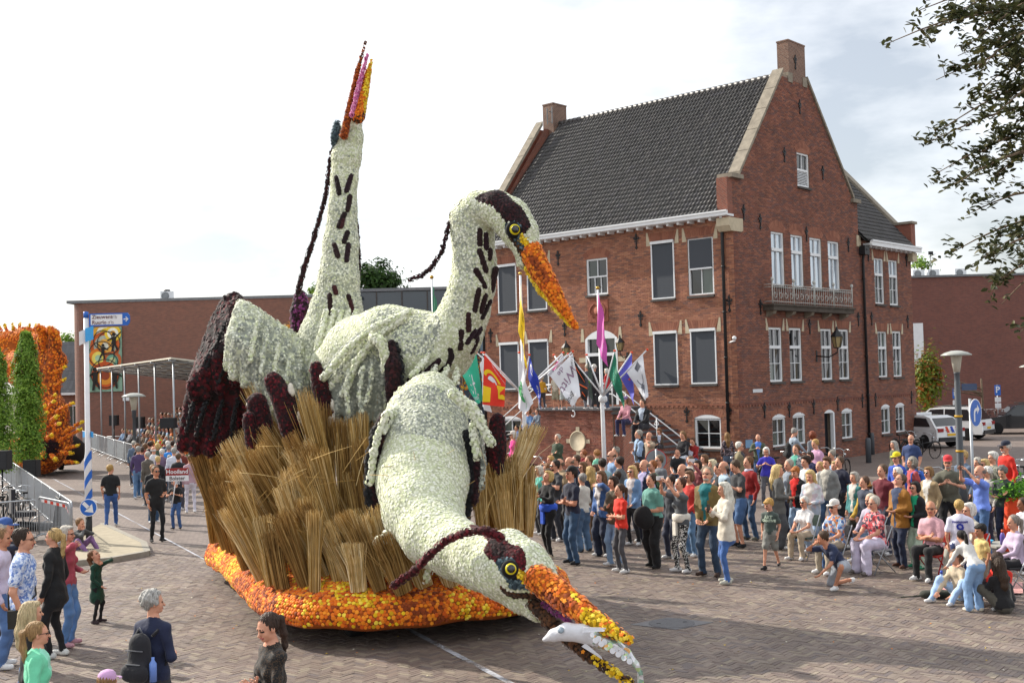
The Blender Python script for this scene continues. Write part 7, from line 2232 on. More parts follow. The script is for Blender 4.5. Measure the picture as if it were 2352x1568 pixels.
  if slv in('tee','dress'):
   b.cap(S_[i],e,ra,.038,0,.02);b.cap(S_[i],S_[i]+(e-S_[i])*.62,ra+.018,ra+.014,c_t,.02);b.cap(e,wr,.038,.027,0,.02)
  elif slv=='tank':
   b.cap(S_[i],e,ra,.038,0,.02);b.cap(e,wr,.038,.027,0,.02)
  else:
   b.cap(S_[i],e,ra+.012+th*.4,.046+th*.5,c_t,.03);b.cap(e,wr,.045+th*.4,.036+th*.3,c_t,.02)
  hands.append((wr,(wr-e)/np.linalg.norm(wr-e),sx))
 h={'fine':.017,'mid':.034,'far':.045,'back':.044}[lod]
 V,Q,tg=b.surf(h)
 cen=V[Q].mean(1);ht_=(cen-P)@tv
 trunk=tg==20
 cut=-hem+.012*np.sin(cen[:,0]*20+1)
 tg[trunk]=np.where(ht_[trunk]>cut[trunk],tor,T_BOT)
 if up_ and hem>.09:
  m_=(tg==T_BOT)&(ht_>cut);tg[m_]=tor
 if tor==T_J:
  m_=(tg==T_J)&(np.abs(cen[:,0])<.028*w+.085*np.clip((ht_-.1)/.4,0,1))&(cen[:,1]-tv[1]*ht_>.03)&(ht_>-hem+.02)
  tg[m_]=T_TOP
  # folds in cloth
 N=vnormals(V,Q)
 isc=np.zeros(len(V),bool);isc[Q[(tg>0)&(tg!=3)].ravel()]=True
 ph=[sd.uniform(0,6)for _ in range(4)]
 wob=.0045*np.sin(V[:,2]*38+V[:,0]*14+ph[0])+.004*np.sin(V[:,2]*21-V[:,1]*24+ph[1]+2*np.sin(V[:,0]*18))+.003*np.sin(V[:,0]*55+V[:,2]*12+ph[2])
 V=V+N*(wob*isc)[:,None]
 V*=s
 VV,QQ,TT=[V],[Q],[tg];k=len(V)
 hv,hq,ht=HEADS[lod]
 RH=rotz(R(look))@rotx(R(-nod)-lean*(.35 if p in('bend','kneel')else .5))
 hb0=nb*s+np.array([0,.012,-.012])*s
 VV.append((hv*hs)@RH.T+hb0);QQ.append(hq+k);TT.append(ht);k+=len(hv)
 for wr,d,sx in hands:
  av,aq,at_=HANDS[(lod,sx)]
  z=d;y=np.array([-sx*.6,.5,.45]);y-=z*(y@z);y/=max(np.linalg.norm(y),1e-6);x=np.cross(y,z)
  M_=np.stack([x,y,z],1)
  VV.append((av*(s if not kid else s*1.05))@M_.T+(wr+d*.012)*s);QQ.append(aq+k);TT.append(at_);k+=len(av)
 me=mesh_np('body',np.concatenate(VV),np.concatenate(QQ),np.concatenate(TT),smooth=True)
 hst,hcol=hair.split(':')
 sk=SKIN[skin]
 tc_=tk[1];jc=tk[2]if len(tk)>2 else tk[1]
 if tor==T_J:tc_,jc=(tk[2]if len(tk)>2 else 'd0d0d0'),tk[1]
 obj('body',me,[sk,cloth(tc_),cloth(bk_[1]),cloth(shoes),cloth(jc),M_LIP,M_EYED,hairmat(hcol)],t)
 M4=Matrix.Translation(hb0)@Matrix([[*RH[i],0]for i in range(3)]+[[0,0,0,1]])@Matrix.Scale(hs,4)
 def on_head(nm,mesh_,m=None,sc=1.0):
  o=bpy.data.objects.new(nm,mesh_)
  if m is not None:
   if not mesh_.materials:mesh_.materials.append(m)
   o.material_slots[0].link='OBJECT';o.material_slots[0].material=m
  o.matrix_local=M4
  COL.objects.link(o);o.parent=t
  return o
 if hst!='none':on_head('hair',hair_mesh(hst,lod),hairmat(hcol))
 for e in extra:
  q=e.split(':')
  if q[0]=='cap':on_head('cap',CAPM,cloth(q[1]))
  elif q[0]=='hat':on_head('hat',HATM,cloth(q[1]))
  elif q[0]=='sun':on_head('sunglasses',SGM)
  elif q[0]=='spec':on_head('spectacles',GLM)
  elif q[0]=='headsun':
   o=on_head('sunglasses',SGM);o.matrix_local=M4@Matrix.Translation((0,-.02,.085))@Matrix.Rotation(R(25),4,'X')
  elif q[0]=='beard':
   if 'beard' not in HAIR:
    bb=Body();bb.ell((0,.042,.030),(.049,.050,.036),0,.02);v_,q_,_=bb.surf(.012);HAIR['beard']=mesh_np('beard',v_,q_,smooth=True)
   on_head('beard',HAIR['beard'],hairmat(q[1]))
  elif q[0]=='scarf':
   MB().lathe(P*s+tv*.53*s,[(.075*s,-.04),(.095*s,-.02),(.095*s,.015),(.07*s,.035)],14).build('scarf',cloth(q[1]),t)
  elif q[0]=='waist':
   MB().lathe(P*s+tv*.10*s,[(.155*w*s,-.10),(.175*w*s,-.05),(.17*w*s,.03),(.14*w*s,.05)],16).box((0.02,.14*s,P[2]*s-.12),(.10,.05,.26)).build('tied_cardigan',cloth(q[1]),t)
  elif q[0]=='print':
   V_,F_=text_poly(q[1],float(q[2]),bold=.004)
   sgn=-1 if q[4]=='back' else 1
   def on_cloth(x,z_):
    px_,pz_=x*sgn*-1 if sgn>0 else x,z_
    return None
   y0=sgn*(.108+.028)*s
   Z0=(P+tv*float(q[5]if len(q)>5 else .3))[2]*s
   MB().add([(-sgn*x,sgn*(.128*s*math.sqrt(max(.2,1-(x/(.2*s))**2))+.012),Z0+y)for x,y,z in V_],F_).build('printed_lettering',cloth(q[3]),t)
 t['_hands']=[float(c)for wr,d,sx in hands for c in(wr+d*.06)*s]
 return t
def hand_pos(t,i):
 hp=t['_hands'][3*i:3*i+3]
 return Matrix.Translation(t.location)@Matrix.Rotation(t.rotation_euler[2],4,'Z')@Vector(hp)
ZO={'6':(1750,1450,2.6133),'3':(2500,1350,2.255),'2':(1580,1180,3.36),'5':(0,1500,1.819),'8':(2400,1400,3.92),'9':(300,1350,3.92),'v':(0,0,1/1.5064)}
def vx(z,x,y):
 o=ZO[z];return((o[0]+x/o[2])/1.5064,(o[1]+y/o[2])/1.5064)
PLACED=[]
def pp(label,z,x,y,yaw,H=1.72,feet=None,head=None,base=0.0,p='stand',fixed=False,depth=None,**kw):
 """place a person by where the crown of the head stands; feet fixes the distance where the shoes show"""
 tops={'sit':.775,'kneel':.58,'ground':.50,'squat':.66,'bend':.82}
 fr=tops.get(p,1.0)
 v=vx(z,x,y)
 if feet:
  g_=on_ground(*vx(z,*feet),base);hd=at(*v,g_[1]);H=(hd[2]-base)/fr;X_,Y_=hd[0]*.5+g_[0]*.5,g_[1]
 elif depth:
  hd=at(*v,depth);X_,Y_=hd[0],depth;H=min(max((hd[2]-base)/fr,.9),2.0)
 else:
  q=on_ground(*v,H*fr+base);X_,Y_=q[0],q[1]
  H0=H
  for dy in(0,.25,-.25,.45,-.45,.65,-.65,.9,-.9,1.2):
   hd=at(*v,Y_+dy);h_=(hd[2]-base)/fr
   if abs(h_/H0-1)>.13:continue
   if all((hd[0]-a)**2+(Y_+dy-b_)**2>.40**2 for a,b_ in PLACED):
    X_,Y_,H=hd[0],Y_+dy,h_;break
 PLACED.append((X_,Y_))
 if Y_>27.5:kw.setdefault('lod','back')
 return person(label,(X_,Y_,base),yaw,H,p=p,**kw)
G1_,G2_,G3_,G4_='spectators on the square before the town hall','people walking in the street','spectators at the near left','people on the town hall stairs'
G5_='spectators behind the far barrier'
NAVY,BLK,JEAN,LJEAN,DJEAN,GREY,WHT='1f2638','1a1b1e','3d5676','7f9bbd','283850','5a5d60','d6d6d6'
BL,BR,DK,GR,WH,RD='b99a62','5f452e','2a201a','8d8a86','cfccc6','8a4a2a'
A_=[]
def c1(*a,**k):k.setdefault('group',G1_);A_.append(pp(*a,**k));return A_[-1]
# front row, left to right
w1=c1('woman in black with short blond hair holding a camera, blue jacket round her waist','6',335,470,55,feet=(440,1250),top='long:1a1b1e',bot='slim:17181b',hair='bob:c2a468',a='phone',g='f',w=1.1,nod=-18,shoes='c9bba4',extra=('waist:2b57c8',))
w2=c1('man in black cap and navy polo with folded arms','6',572,440,62,feet=(640,1310),top='tee:20263a',bot='jeans:34506f',hair='short:2a201a',a='crossed',nod=-8,extra=('cap:17181b',),shoes='1f1f22')
c1('grey haired person in white sweater seen from behind','6',662,495,140,feet=(745,1195),top='long:c9c5ba',bot='wide:4f6a88',hair='short:8d8a86',g='f',shoes='2a2a2c',a='low')
c1('woman with long blond hair in navy cardigan and brown skirt','6',765,430,150,H=1.7,top='long:232a3c',bot='wide:7a6048',hair='long:b0925c',g='f')
c1('bearded man in sunglasses and dark grey polo, black hair','6',450,375,60,H=1.82,top='tee:2c2e33',bot='pants:2a2f3a',hair='short:2a201a',a='phone',extra=('sun','beard:2a201a'))
c1('bald man in sunglasses and tan shirt leaning forward','6',533,355,70,H=1.78,top='tee:9a8468',bot='pants:3a3a3e',hair='bald:6a5a4a',extra=('sun',),lean=.2)
c1('woman with long brown hair and sunglasses, dark top','6',700,390,60,H=1.7,top='long:2c2a2e',bot='pants:2a2f3a',hair='long:6a4a2e',g='f',extra=('sun',))
w8=c1('young woman with long brown hair in a denim jacket and flared dark jeans','6',865,472,50,feet=(885,1240),top='jacket:3f5f94:c8c4c4',bot='wide:232c42',hair='long:6a4a30',g='f',a=('chin','low'))
c1('woman with sunglasses on her dark hair, brown cardigan and pale jeans','6',985,520,60,feet=(990,1330),top='jacket:5e4c3c:4a4436',bot='jeans:7f9bbd',hair='bob:33241c',g='f',a='crossed',extra=('headsun',))
w10=c1('young woman in bright red T-shirt and grey jeans with folded arms','6',1045,590,65,feet=(1050,1385),top='tee:d8301f',bot='slim:4a4a50',hair='pony:4a3426',g='f',a=('crossed','belly'),w=.95)
c1('man with dark hair in pale blue T-shirt seen from behind','6',872,360,160,H=1.8,top='tee:8fb0b8',bot='jeans:34506f',hair='short:2e241e')
c1('man with dark hair and grey T-shirt turned half away','6',1030,345,120,H=1.82,top='tee:55595c',bot='jeans:34506f',hair='short:2e2018')
c1('bald man in sunglasses and light blue shirt','6',962,290,75,H=1.8,top='long:7f9cc0',bot='pants:2a2f3a',hair='bald:5a4a3a',extra=('sun',))
c1('grey haired man in navy jacket behind the bald man','6',997,255,60,H=1.8,top='long:26304c',bot='pants:2a2f3a',hair='short:8a857c',extra=('headsun',))
c1('blond woman in sunglasses and denim jacket','6',1145,425,40,feet=(1165,1140),top='jacket:6d8fb8:c8c0c0',bot='slim:1c1d22',hair='long:c0a068',g='f',extra=('sun',),a='low')
c1('bald man in lavender shirt and navy quilted vest','6',1257,370,60,H=1.84,top='vest:232c46:a9a4cc',bot='pants:232838',hair='bald:8a7a6a')
w17=c1('stout man in green polo and wide black trousers holding a black jacket','6',1325,500,55,feet=(1345,1340),top='tee:5f948a',bot='wide:17171a',hair='short:3a2c20',a='belly',w=1.22,shoes='1a1a1c')
w18=c1('woman with short auburn hair raising a phone, white cardigan tied at her waist','6',1590,530,62,feet=(1590,1385),top='tee:53585e',bot='slim:~d8d8d4/1c1c1e/1c1c1e/60',hair='short:4a2c1e',g='f',a='up',extra=('waist:d6d2c8',),nod=-10)
c1('man in black T-shirt sitting on the edge of the stairs','6',1555,255,20,H=1.75,p='sit',base=.15,top='tee:1b1c1f',bot='jeans:283850',hair='short:2e2018',a='lap')
c1('balding man in blue and white striped shirt','6',1600,410,60,H=1.78,top='tee:b4bccb',bot='jeans:34506f',hair='bald:4a3a2e')
w21=c1('smiling dark haired woman holding a white phone up high','6',1735,375,40,H=1.7,top='long:8a4a4e',bot='pants:2a2f3a',hair='bob:2e2018',g='f',a=('up','down'),extra=('headsun',))
c1('woman in sunglasses and red lace top','6',1710,470,55,H=1.68,feet=(1640,1240),top='long:c23a34',bot='jeans:5a7a9c',hair='bob:6a4c34',g='f',a='low',extra=('sun',))
w23=c1('grey bearded man in olive jacket over teal shirt, jeans and brown boots','6',1830,440,40,feet=(1845,1420),top='jacket:6f5f38:14666c',bot='jeans:2f4258',hair='short:8a7a68',extra=('beard:a8a49c','spec'),shoes='3a261c',nod=-16,look=10,a='low')
c1('woman with dark ponytail and black sleeveless top','6',1935,405,75,H=1.7,top='tank:1c1c20',bot='jeans:34506f',hair='pony:2a1f1a',g='f',nod=14,a='phone')
w25=c1('woman with long silver hair in cream jacket and blue jeans holding a phone','6',1960,575,80,feet=(2030,1485),top='blazer:cbc4b6:cbc4b6',bot='slim:3f63a0',hair='long:d3cfc2',g='f',a='phone',shoes='b9b8ac')
w26=c1('man in dark grey T-shirt and denim shorts looking at his phone','6',2075,375,70,feet=(2145,1155),top='tee:303236',bot='shorts:42608a',hair='short:4a3a2c',a=('phone','pocket'),nod=24,shoes='1d2026',w=1.08)
c1('man in dark red sweater with striped collar','6',2150,345,65,feet=(2270,1090),top='long:8e1c1c',bot='jeans:3d5676',hair='short:6a4a2e',extra=('scarf:b8b8cc',),shoes='6a6a60')
c1('bald man in pale T-shirt behind the ponytail','6',1975,385,80,H=1.76,top='tee:9fb4c4',bot='pants:3a3a3e',hair='bald:8a7a6a')
c1('woman with white blond bob in the middle of the crowd','6',1872,368,80,H=1.66,top='long:a8b4c0',bot='pants:3a3a3e',hair='bob:d0c4a4',g='f')
c1('woman with short brown hair in pale top beside the round sign','6',1668,335,60,H=1.6,top='long:b0a8a0',bot='pants:3a3a3e',hair='short:6a5038',g='f')
c1('woman with curly auburn hair in light green top','6',825,280,130,H=1.62,top='tee:78c0a4',bot='pants:3a3a3e',hair='curly:9a6838',g='f')
c1('woman with red curls and dark red scarf','6',705,280,70,H=1.6,top='long:8a2a30',bot='pants:3a3a3e',hair='curly:8a4e2c',g='f',extra=('scarf:7a1c24',))
c1('man with brown hair smiling over other heads','6',755,335,60,H=1.76,top='long:4a5a6a',bot='pants:3a3a3e',hair='short:6a4a30')
c1('man in green hoodie leaning on the stair wall with folded arms','6',470,140,45,depth=38.5,top='long:3c4a3a',bot='pants:3a3a3e',hair='short:b0aaa0',a='crossed')
c1('woman in bright pink jacket and white cap beside a bicycle','6',70,112,70,depth=40.0,top='long:d8368a',bot='pants:4a2a3a',hair='bob:cfc8bc',g='f',a='low',extra=('sun','cap:cfc8c0'))
c1('man in grey shirt half hidden behind the straw','6',85,320,100,H=1.78,top='long:8f98a8',bot='pants:3a3a3e',hair='short:8a7a68')
c1('blond child holding up a dark tablet','6',405,335,60,H=1.55,top='long:9a8a6a',bot='pants:3a3a3e',hair='curly:b08a50',g='f',a='cam')
c1('white haired woman in sunglasses and turquoise top','6',305,425,70,H=1.62,top='long:5fb8a8',bot='pants:3a3a3e',hair='bob:cfc8bc',g='f',extra=('sun',))
c1('woman with curly brown hair near the white haired woman','6',378,405,75,H=1.62,top='long:6a5a5a',bot='pants:2a2a2e',hair='curly:7a5232',g='f')
c1('person with dark hair and purple scarf in second row','6',392,450,85,H=1.62,top='long:5a4a60',bot='pants:2a2a2e',hair='bob:3a2a22',g='f')
c1('woman in sunglasses peeping between two men','6',815,412,60,H=1.64,top='long:6a6a6e',bot='pants:2a2a2e',hair='bob:5a4030',g='f',extra=('sun',))
c1('person with dark hair bending over in second row','6',1008,478,110,H=1.6,top='long:6a6a70',bot='pants:2a2a2e',hair='short:33261e')
c1('grey haired man in dark vest with folded arms by the stairs','6',1205,102,80,depth=36.5,top='vest:22252c:8aa4c4',bot='jeans:6a8fb8',hair='short:9a958c',a='crossed',w=1.15)
c1('bald man in beige polo by the stair railing','6',1300,120,50,depth=37.5,top='tee:a3917c',bot='jeans:5a7aa0',hair='bald:8a7868',a=('chin','hip'))
for lab,x,y,top,bot,hr,g in(('woman in brown seated halfway up the right stairs',1397,85,'jacket:4a3a2e:b8c4d8','pants:2a2a30','bob:6a4a30','f'),('girl in black top and white jeans seated at the stair foot',1612,100,'long:1d1d22','slim:c3cbd6','pony:7a5a38','f'),('hunched man in white sweater seated at the stair foot',1655,220,'long:b4b8c6','jeans:8aa4c4','short:4a3424','m'),('man in red sweater seated below the basement window',1700,160,'long:8e2020','jeans:5a7aa0','short:5a3a26','m')):
 c1(lab,'6',x,y,40,H=1.72,p='sit',depth=39.6 if x<1500 else 38.6,base=.9 if x<1500 else .35,top=top,bot=bot,hair=hr,g=g,a='lap',nod=18,group=G4_)
c1('woman with very long brown hair and floral blouse seen from behind','8',455,378,175,depth=40.0,top='long:~3a3238/8a7a80/2a2428/30',bot='jeans:5a6a80',hair='long:7a5a34',g='f')
c1('man with white hair, sunglasses and khaki jacket','8',615,510,290,H=1.78,top='jacket:7d7358:2a2a34',bot='pants:3a3a3e',hair='short:cfccc4',extra=('sun',))
c1('old man in olive jacket and blue shirt by a bicycle','8',872,405,15,depth=38.5,top='jacket:4c5342:4f78c8',bot='jeans:4a6080',hair='bald:c8c0b4',a='phone')
c1('white haired woman in ultramarine T-shirt looking at her phone','8',985,578,20,H=1.62,top='tee:3a36b0',bot='pants:5a5a60',hair='bob:d3d0ca',g='f',a='phone',nod=10,extra=('spec',),w=1.1)
c1('tall man in grey hoodie with black backpack by the gable','8',1345,322,255,depth=37.5,top='long:93a0ae',bot='slim:1d1e22',hair='short:8d8a86',a='reach',nod=20)
c1('woman with red curls and grey sleeveless coat','8',1610,365,150,depth=36.8,top='long:72767e',bot='pants:2a2a30',hair='wild:7a3a20',g='f')
c1('man in checked shirt over green T-shirt','8',1395,548,60,H=1.8,top='jacket:~8a9098/4a5058/b8b8b8/26:4f9a88',bot='jeans:34506f',hair='short:5a3e28',look=15)
c1('young man with dark quiff in white T-shirt','8',1530,708,70,H=1.76,top='tee:cfcfd2',bot='jeans:34506f',hair='quiff:33241c')
c1('woman with sunglasses and dark hair in navy sweater','8',1580,645,55,H=1.66,top='long:2c2f52',bot='pants:2a2a30',hair='bob:3a2a22',g='f',extra=('sun',))
c1('man in pink polo shirt with short fair hair','8',1665,475,65,H=1.8,top='tee:c79ab8',bot='pants:4a4a50',hair='short:b08a52',nod=14)
c1('woman with grey bun in pale blue denim bending over','8',1975,600,75,H=1.68,lean=.35,top='long:92aac8',bot='jeans:7f9bbd',hair='bun:8d867c',g='f',a='low')
c1('boy in grey T-shirt printed with big letters, walking','3',380,862,35,feet=(372,1392),p='walk',top='tee:46524e',bot='shorts:7d7d78',hair='fringe:b8904e',a='down',shoes='1d1e22',nod=12,look=-20,extra=('print:ART:.085:b8c8b4:front:.40','print:CREATIVE:.06:b8c8b4:front:.31'))
c1('young woman with very long blond hair in grey blazer, seen from behind','3',395,585,285,feet=(475,1235),top='blazer:5a5a58:5a5a58',bot='wide:4c4e52',hair='long:cdb27a',g='f',a='belly')
c1('youth with ginger bowl haircut, black puffer jacket and red shirt','3',585,600,50,feet=(585,1200),top='jacket:1b1b1e:c8201c',bot='jeans:8fa8c4',hair='fringe:a8642a',a='belly',nod=10)
c1('blond woman in pale printed jacket','3',690,625,40,H=1.68,top='jacket:~c8ccd0/c0b4bc/a8b4c4/14:cfcac4',bot='jeans:9ab0cc',hair='long:c8ac74',g='f',a='belly',nod=12)
c1('man in light grey parka with brown hair','3',822,530,45,feet=(830,1150),top='jacket:7d7f7e:b8b4aa',bot='jeans:3d5676',hair='quiff:5a3e28',w=1.08)
c1('man in black T-shirt holding his mouth open behind the grey parka','3',915,522,60,H=1.78,top='tee:23263a',bot='pants:2a2a30',hair='short:5a4636')
c1('small child with fair hair between two women','3',468,668,50,H=1.15,top='long:5a5a64',bot='pants:3a3a40',hair='fringe:b89460',g='f')
# seated row
CH=[]
c1('seated woman with white hair, sunglasses, white T-shirt and beige trousers','3',722,815,50,feet=(590,1310),p='sit',top='tee:d6d6d8',bot='pants:b0a08a',hair='short:d0ccc4',g='f',a='lap',extra=('sun',));CH.append((A_[-1],'dark folding chair under the white haired woman in beige trousers','3a4a44'))
c1('seated man in white flat cap and flowered shirt','3',885,848,55,H=1.72,p='sit',top='tee:~c8ccd4/4a6aa0/c07848/8aa0b8/22',bot='pants:9a8f7e',hair='bald:c8c4bc',a='lap',extra=('sun','cap:d6d2cc'));CH.append((A_[-1],'folding chair under the man in the flowered shirt','3a3a40'))
c1('seated man with spectacles and teal shirt holding a phone out','3',880,1010,50,depth=21.6,p='sit',top='tee:4a7a84',bot='jeans:3f6090',hair='short:4a3828',a='phone',extra=('spec',))
c1('man kneeling on one knee in navy T-shirt and pale shorts taking a photo','3',975,1115,62,feet=(880,1540),p='kneel',top='tee:27314e',bot='shorts:9aa0aa',hair='short:4a3626',skin=1,a=('floor','cam'),look=-35,child=False)
c1('man in yellow jacket with straw fedora and sunglasses','3',1135,702,60,H=1.75,p='sit',base=.1,top='jacket:a8882e:d8d4c8',bot='pants:4a4a44',hair='bald:8a7a6a',a='lap',extra=('hat:a87c44','sun'));CH.append((A_[-1],'dark chair under the man in the yellow jacket','2c2c30'))
c1('old man in pale lilac cardigan on a chair','3',1165,800,60,H=1.7,p='sit',top='long:a8a0b0',bot='jeans:5a7088',hair='short:c4b8a4',a='lap',extra=('spec',));CH.append((A_[-1],'dark chair under the man in the lilac cardigan','2c2c30'))
c1('seated woman in red flowered blouse and white trousers','3',1225,812,62,feet=(1190,1420),p='sit',top='tee:~b83a44/3a3a48/c86a70/d8a0a0/26',bot='wide:c4bed4',hair='short:b8b0a4',g='f',a='lap',w=1.15,extra=('spec',),shoes='6a6460');CH.append((A_[-1],'steel folding chair under the woman in the red blouse','8a8c90'))
c1('tall man in mustard blazer looking up','3',1390,652,65,feet=(1390,1385),top='blazer:8e5f1e:34405c',bot='pants:1f2840',hair='short:5a4a3c',a='belly',nod=-24,extra=('spec',),shoes='4a2a1c')
c1('woman with black hair, green top, black cardigan and pale green trousers','3',1500,716,62,feet=(1535,1390),top='jacket:1d1d21:14936a',bot='pants:a9bca8',hair='bob:201a1a',g='f',a='belly',extra=('sun',),shoes='1f7a5c')
c1('man in yellow cap and blue jacket with glasses','3',1360,492,55,H=1.74,top='long:2f4fae',bot='pants:3a3a3e',hair='short:5a4a3c',extra=('cap:e0cc1c','spec'))
c1('person with wavy grey hair in rust red shirt carrying a blue backpack','3',1480,527,80,H=1.7,top='tee:a8484c',bot='pants:3a3a3e',hair='wild:8a847a',g='f')
c1('white curly haired woman in pale top behind the blazer','3',1365,606,70,H=1.6,top='long:c08a78',bot='pants:3a3a3e',hair='curly:d8d6d2',g='f')
c1('woman with long grey hair and olive jacket in the distance','3',1338,396,75,depth=33.5,top='long:565a44',bot='pants:3a3a3e',hair='long:a8a49c',g='f')
c1('man with glasses in blue T-shirt standing apart','3',1470,350,35,depth=33.0,top='tee:33446e',bot='jeans:3d5676',hair='bald:b0a498',extra=('spec',),w=1.1)
c1('man in red cap and olive polo looking at a phone','3',1757,520,25,H=1.85,top='tee:5a5a4e',bot='pants:1d1e22',hair='short:7a7068',a='phone',extra=('cap:c8343c','beard:a8a098','spec'),w=1.2)
w83=c1('man in sky blue shirt raising a dark phone with both hands','3',2010,590,75,H=1.76,top='tee:6a86d8',bot='jeans:42608a',hair='bald:7a7068',a='up',w=1.1,extra=('beard:c0bab0',))
c1('woman with grey streaked hair in dark green sweater, arms folded','3',2190,592,45,H=1.68,top='long:34403a',bot='jeans:232c42',hair='curly:6a6866',g='f',a='crossed',nod=22)
c1('man with thick white hair in checked shirt','3',2115,490,85,H=1.76,top='long:~6a6c60/8a8c80/4a4c44/30',bot='pants:3a3a3e',hair='quiff:cfccc6',extra=('spec',))
c1('man in dark cap with red and black jacket','3',2212,405,75,H=1.8,depth=26.5,top='long:c8281c',bot='pants:1d1e22',hair='short:c4c0b8',extra=('cap:23283a','beard:cfccc6','sun'))
c1('grey haired woman behind the lamp post','3',1990,530,60,H=1.62,top='long:7a7a80',bot='pants:3a3a3e',hair='curly:b0aca4',g='f')
c1('blond woman in sunglasses behind the white haired man','3',2048,540,70,H=1.62,top='long:8a8070',bot='pants:3a3a3e',hair='bob:c8ac74',g='f',extra=('sun',))
c1('fair haired man half hidden behind the lamp post','3',1878,475,65,H=1.74,depth=25.6,top='long:5a6a80',bot='pants:3a3a3e',hair='short:b89a68',extra=('spec',))
c1('seated bald man in pink T-shirt and spectacles with crossed arms','3',1735,850,50,feet=(1560,1470),p='sit',top='tee:c89ca6',bot='pants:1c1d20',hair='bald:a89888',a='crossed',extra=('spec',),skin=1,look=25);CH.append((A_[-1],'red folding chair under the bald man in pink','b02a22'))
c1('boy in white football shirt with a blue nine on the back','3',1845,860,200,depth=18.9,top='tee:d0cfe2',bot='jeans:2c3a66',hair='fringe:b8985c',extra=('print:9:.26:2c38a0:back:.28','print:MANDOUNSI:.04:3a3a8a:back:.42'))
c1('seated woman with white hair in cream cardigan','3',1945,866,75,depth=19.9,p='sit',top='long:b8b2a4',bot='pants:9a9a90',hair='bob:d6d2cc',g='f',a='lap',w=1.15,extra=('spec',));CH.append((A_[-1],'bright red folding chair under the woman in the cream cardigan','d83020'))
c1('dark haired small boy in yellow T-shirt','3',2015,1070,75,depth=18.5,top='tee:d2b878',bot='shorts:8a8070',hair='fringe:1a1614',skin=3)
w94=c1('girl in white hooded sweater and pale jeans bending forward, back to us','3',1950,1165,165,feet=(1955,1722),p='bend',lean=.75,top='long:cdcbc8',bot='wide:7fa0c8',hair='pony:1c1614',g='f',a=('reach','floor'),shoes='cfc8b8',child=False)
c1('girl sitting on a pink blanket with pale jeans stretched out','3',1850,1275,60,depth=18.4,p='ground',top='long:c3b49c',bot='jeans:9cb8dc',hair='pony:5a4030',g='f',a='floor')
c1('seated woman in lavender lace top with grey hair tied back','3',2290,962,80,depth=18.9,p='sit',top='long:b8a8c0',bot='pants:1d1d22',hair='pony:8a8078',g='f',a='lap');CH.append((A_[-1],'dark chair under the woman in lavender','26262a'))
c1('boy in red T-shirt sitting on the blanket','3',2195,1297,60,depth=18.0,p='ground',top='tee:cc2c1c',bot='pants:2a2a30',hair='short:3a261c',a='floor',skin=3,nod=25)
c1('girl with long dark hair and black T-shirt sitting on the ground','3',2185,1345,165,depth=17.4,p='ground',top='tee:18181b',bot='pants:4f4c44',hair='long:3a2a1e',g='f',a='floor',skin=1)
c1('person in white at the right edge behind the table','3',2345,860,80,H=1.3,top='tee:c8c8d0',bot='pants:3a3a3e',hair='short:3a2a20',skin=4)
for lab,z,x,y,yaw,H,top,hr,g,ex in(('second bald man looking left behind the tan shirt','6',580,345,75,1.76,'long:7a7f88','bald:7a6a5a','m',()),('dark haired person behind the woman raising her phone','6',1492,515,60,1.66,'long:3a3c44','short:2e2018','m',()),('dark haired woman peeping past the olive jacket','6',1660,450,60,1.62,'long:5a3c40','bob:2a1f1a','f',()),('woman with brown hair behind the raised white phone','6',1800,322,70,1.64,'long:7a6a5c','bob:6a4a30','f',()),('brown haired person stooping beside the straw fedora','3',1110,678,70,1.55,'long:3a4050','short:5a4030','m',()),('fair haired woman behind the man in the black T-shirt','3',880,556,60,1.6,'long:b8b0a8','bob:c0a874','f',()),('white haired woman behind the sky blue shirt','3',2068,600,70,1.6,'long:a8a4a0','curly:d6d4d0','f',()),('man in grey jacket and sunglasses in the third row','6',1390,330,60,1.78,'long:6c7076','short:6a5a48','m',('sun',)),('woman in lilac top with brown bob in the third row','6',1190,395,65,1.64,'long:9a8ab0','bob:6a4a30','f',()),('man with ginger beard and green shirt in the third row','6',1330,380,60,1.8,'tee:4c6a50','short:8a5228','m',('beard:8a5228',)),('man in navy polo and sunglasses in the third row','6',640,330,65,1.8,'tee:28324c','short:4a3828','m',('sun',)),('woman with blond ponytail and white blouse in the second row','3',760,560,60,1.66,'long:c8c6c2','pony:c0a068','f',()),('man in brown jacket with grey hair behind the ginger youth','3',520,545,60,1.78,'jacket:5e4a34:8a94a0','short:a09a90','m',()),('woman in teal cardigan with grey bob behind the seated row','3',1030,640,60,1.62,'jacket:3c7a7c:c8c4bc','bob:a8a49c','f',()),('man in maroon polo behind the seated row','3',1250,585,60,1.76,'tee:6a2430','short:5a4636','m',()),('woman in sand coloured jacket with sunglasses behind the pink shirt','3',1610,600,60,1.66,'jacket:a08a68:d0ccc4','bob:8a6a44','f',('sun',))):
 c1(lab,z,x,y,yaw,H=H,top=top,bot='pants:34384a',hair=hr,g=g,extra=ex)
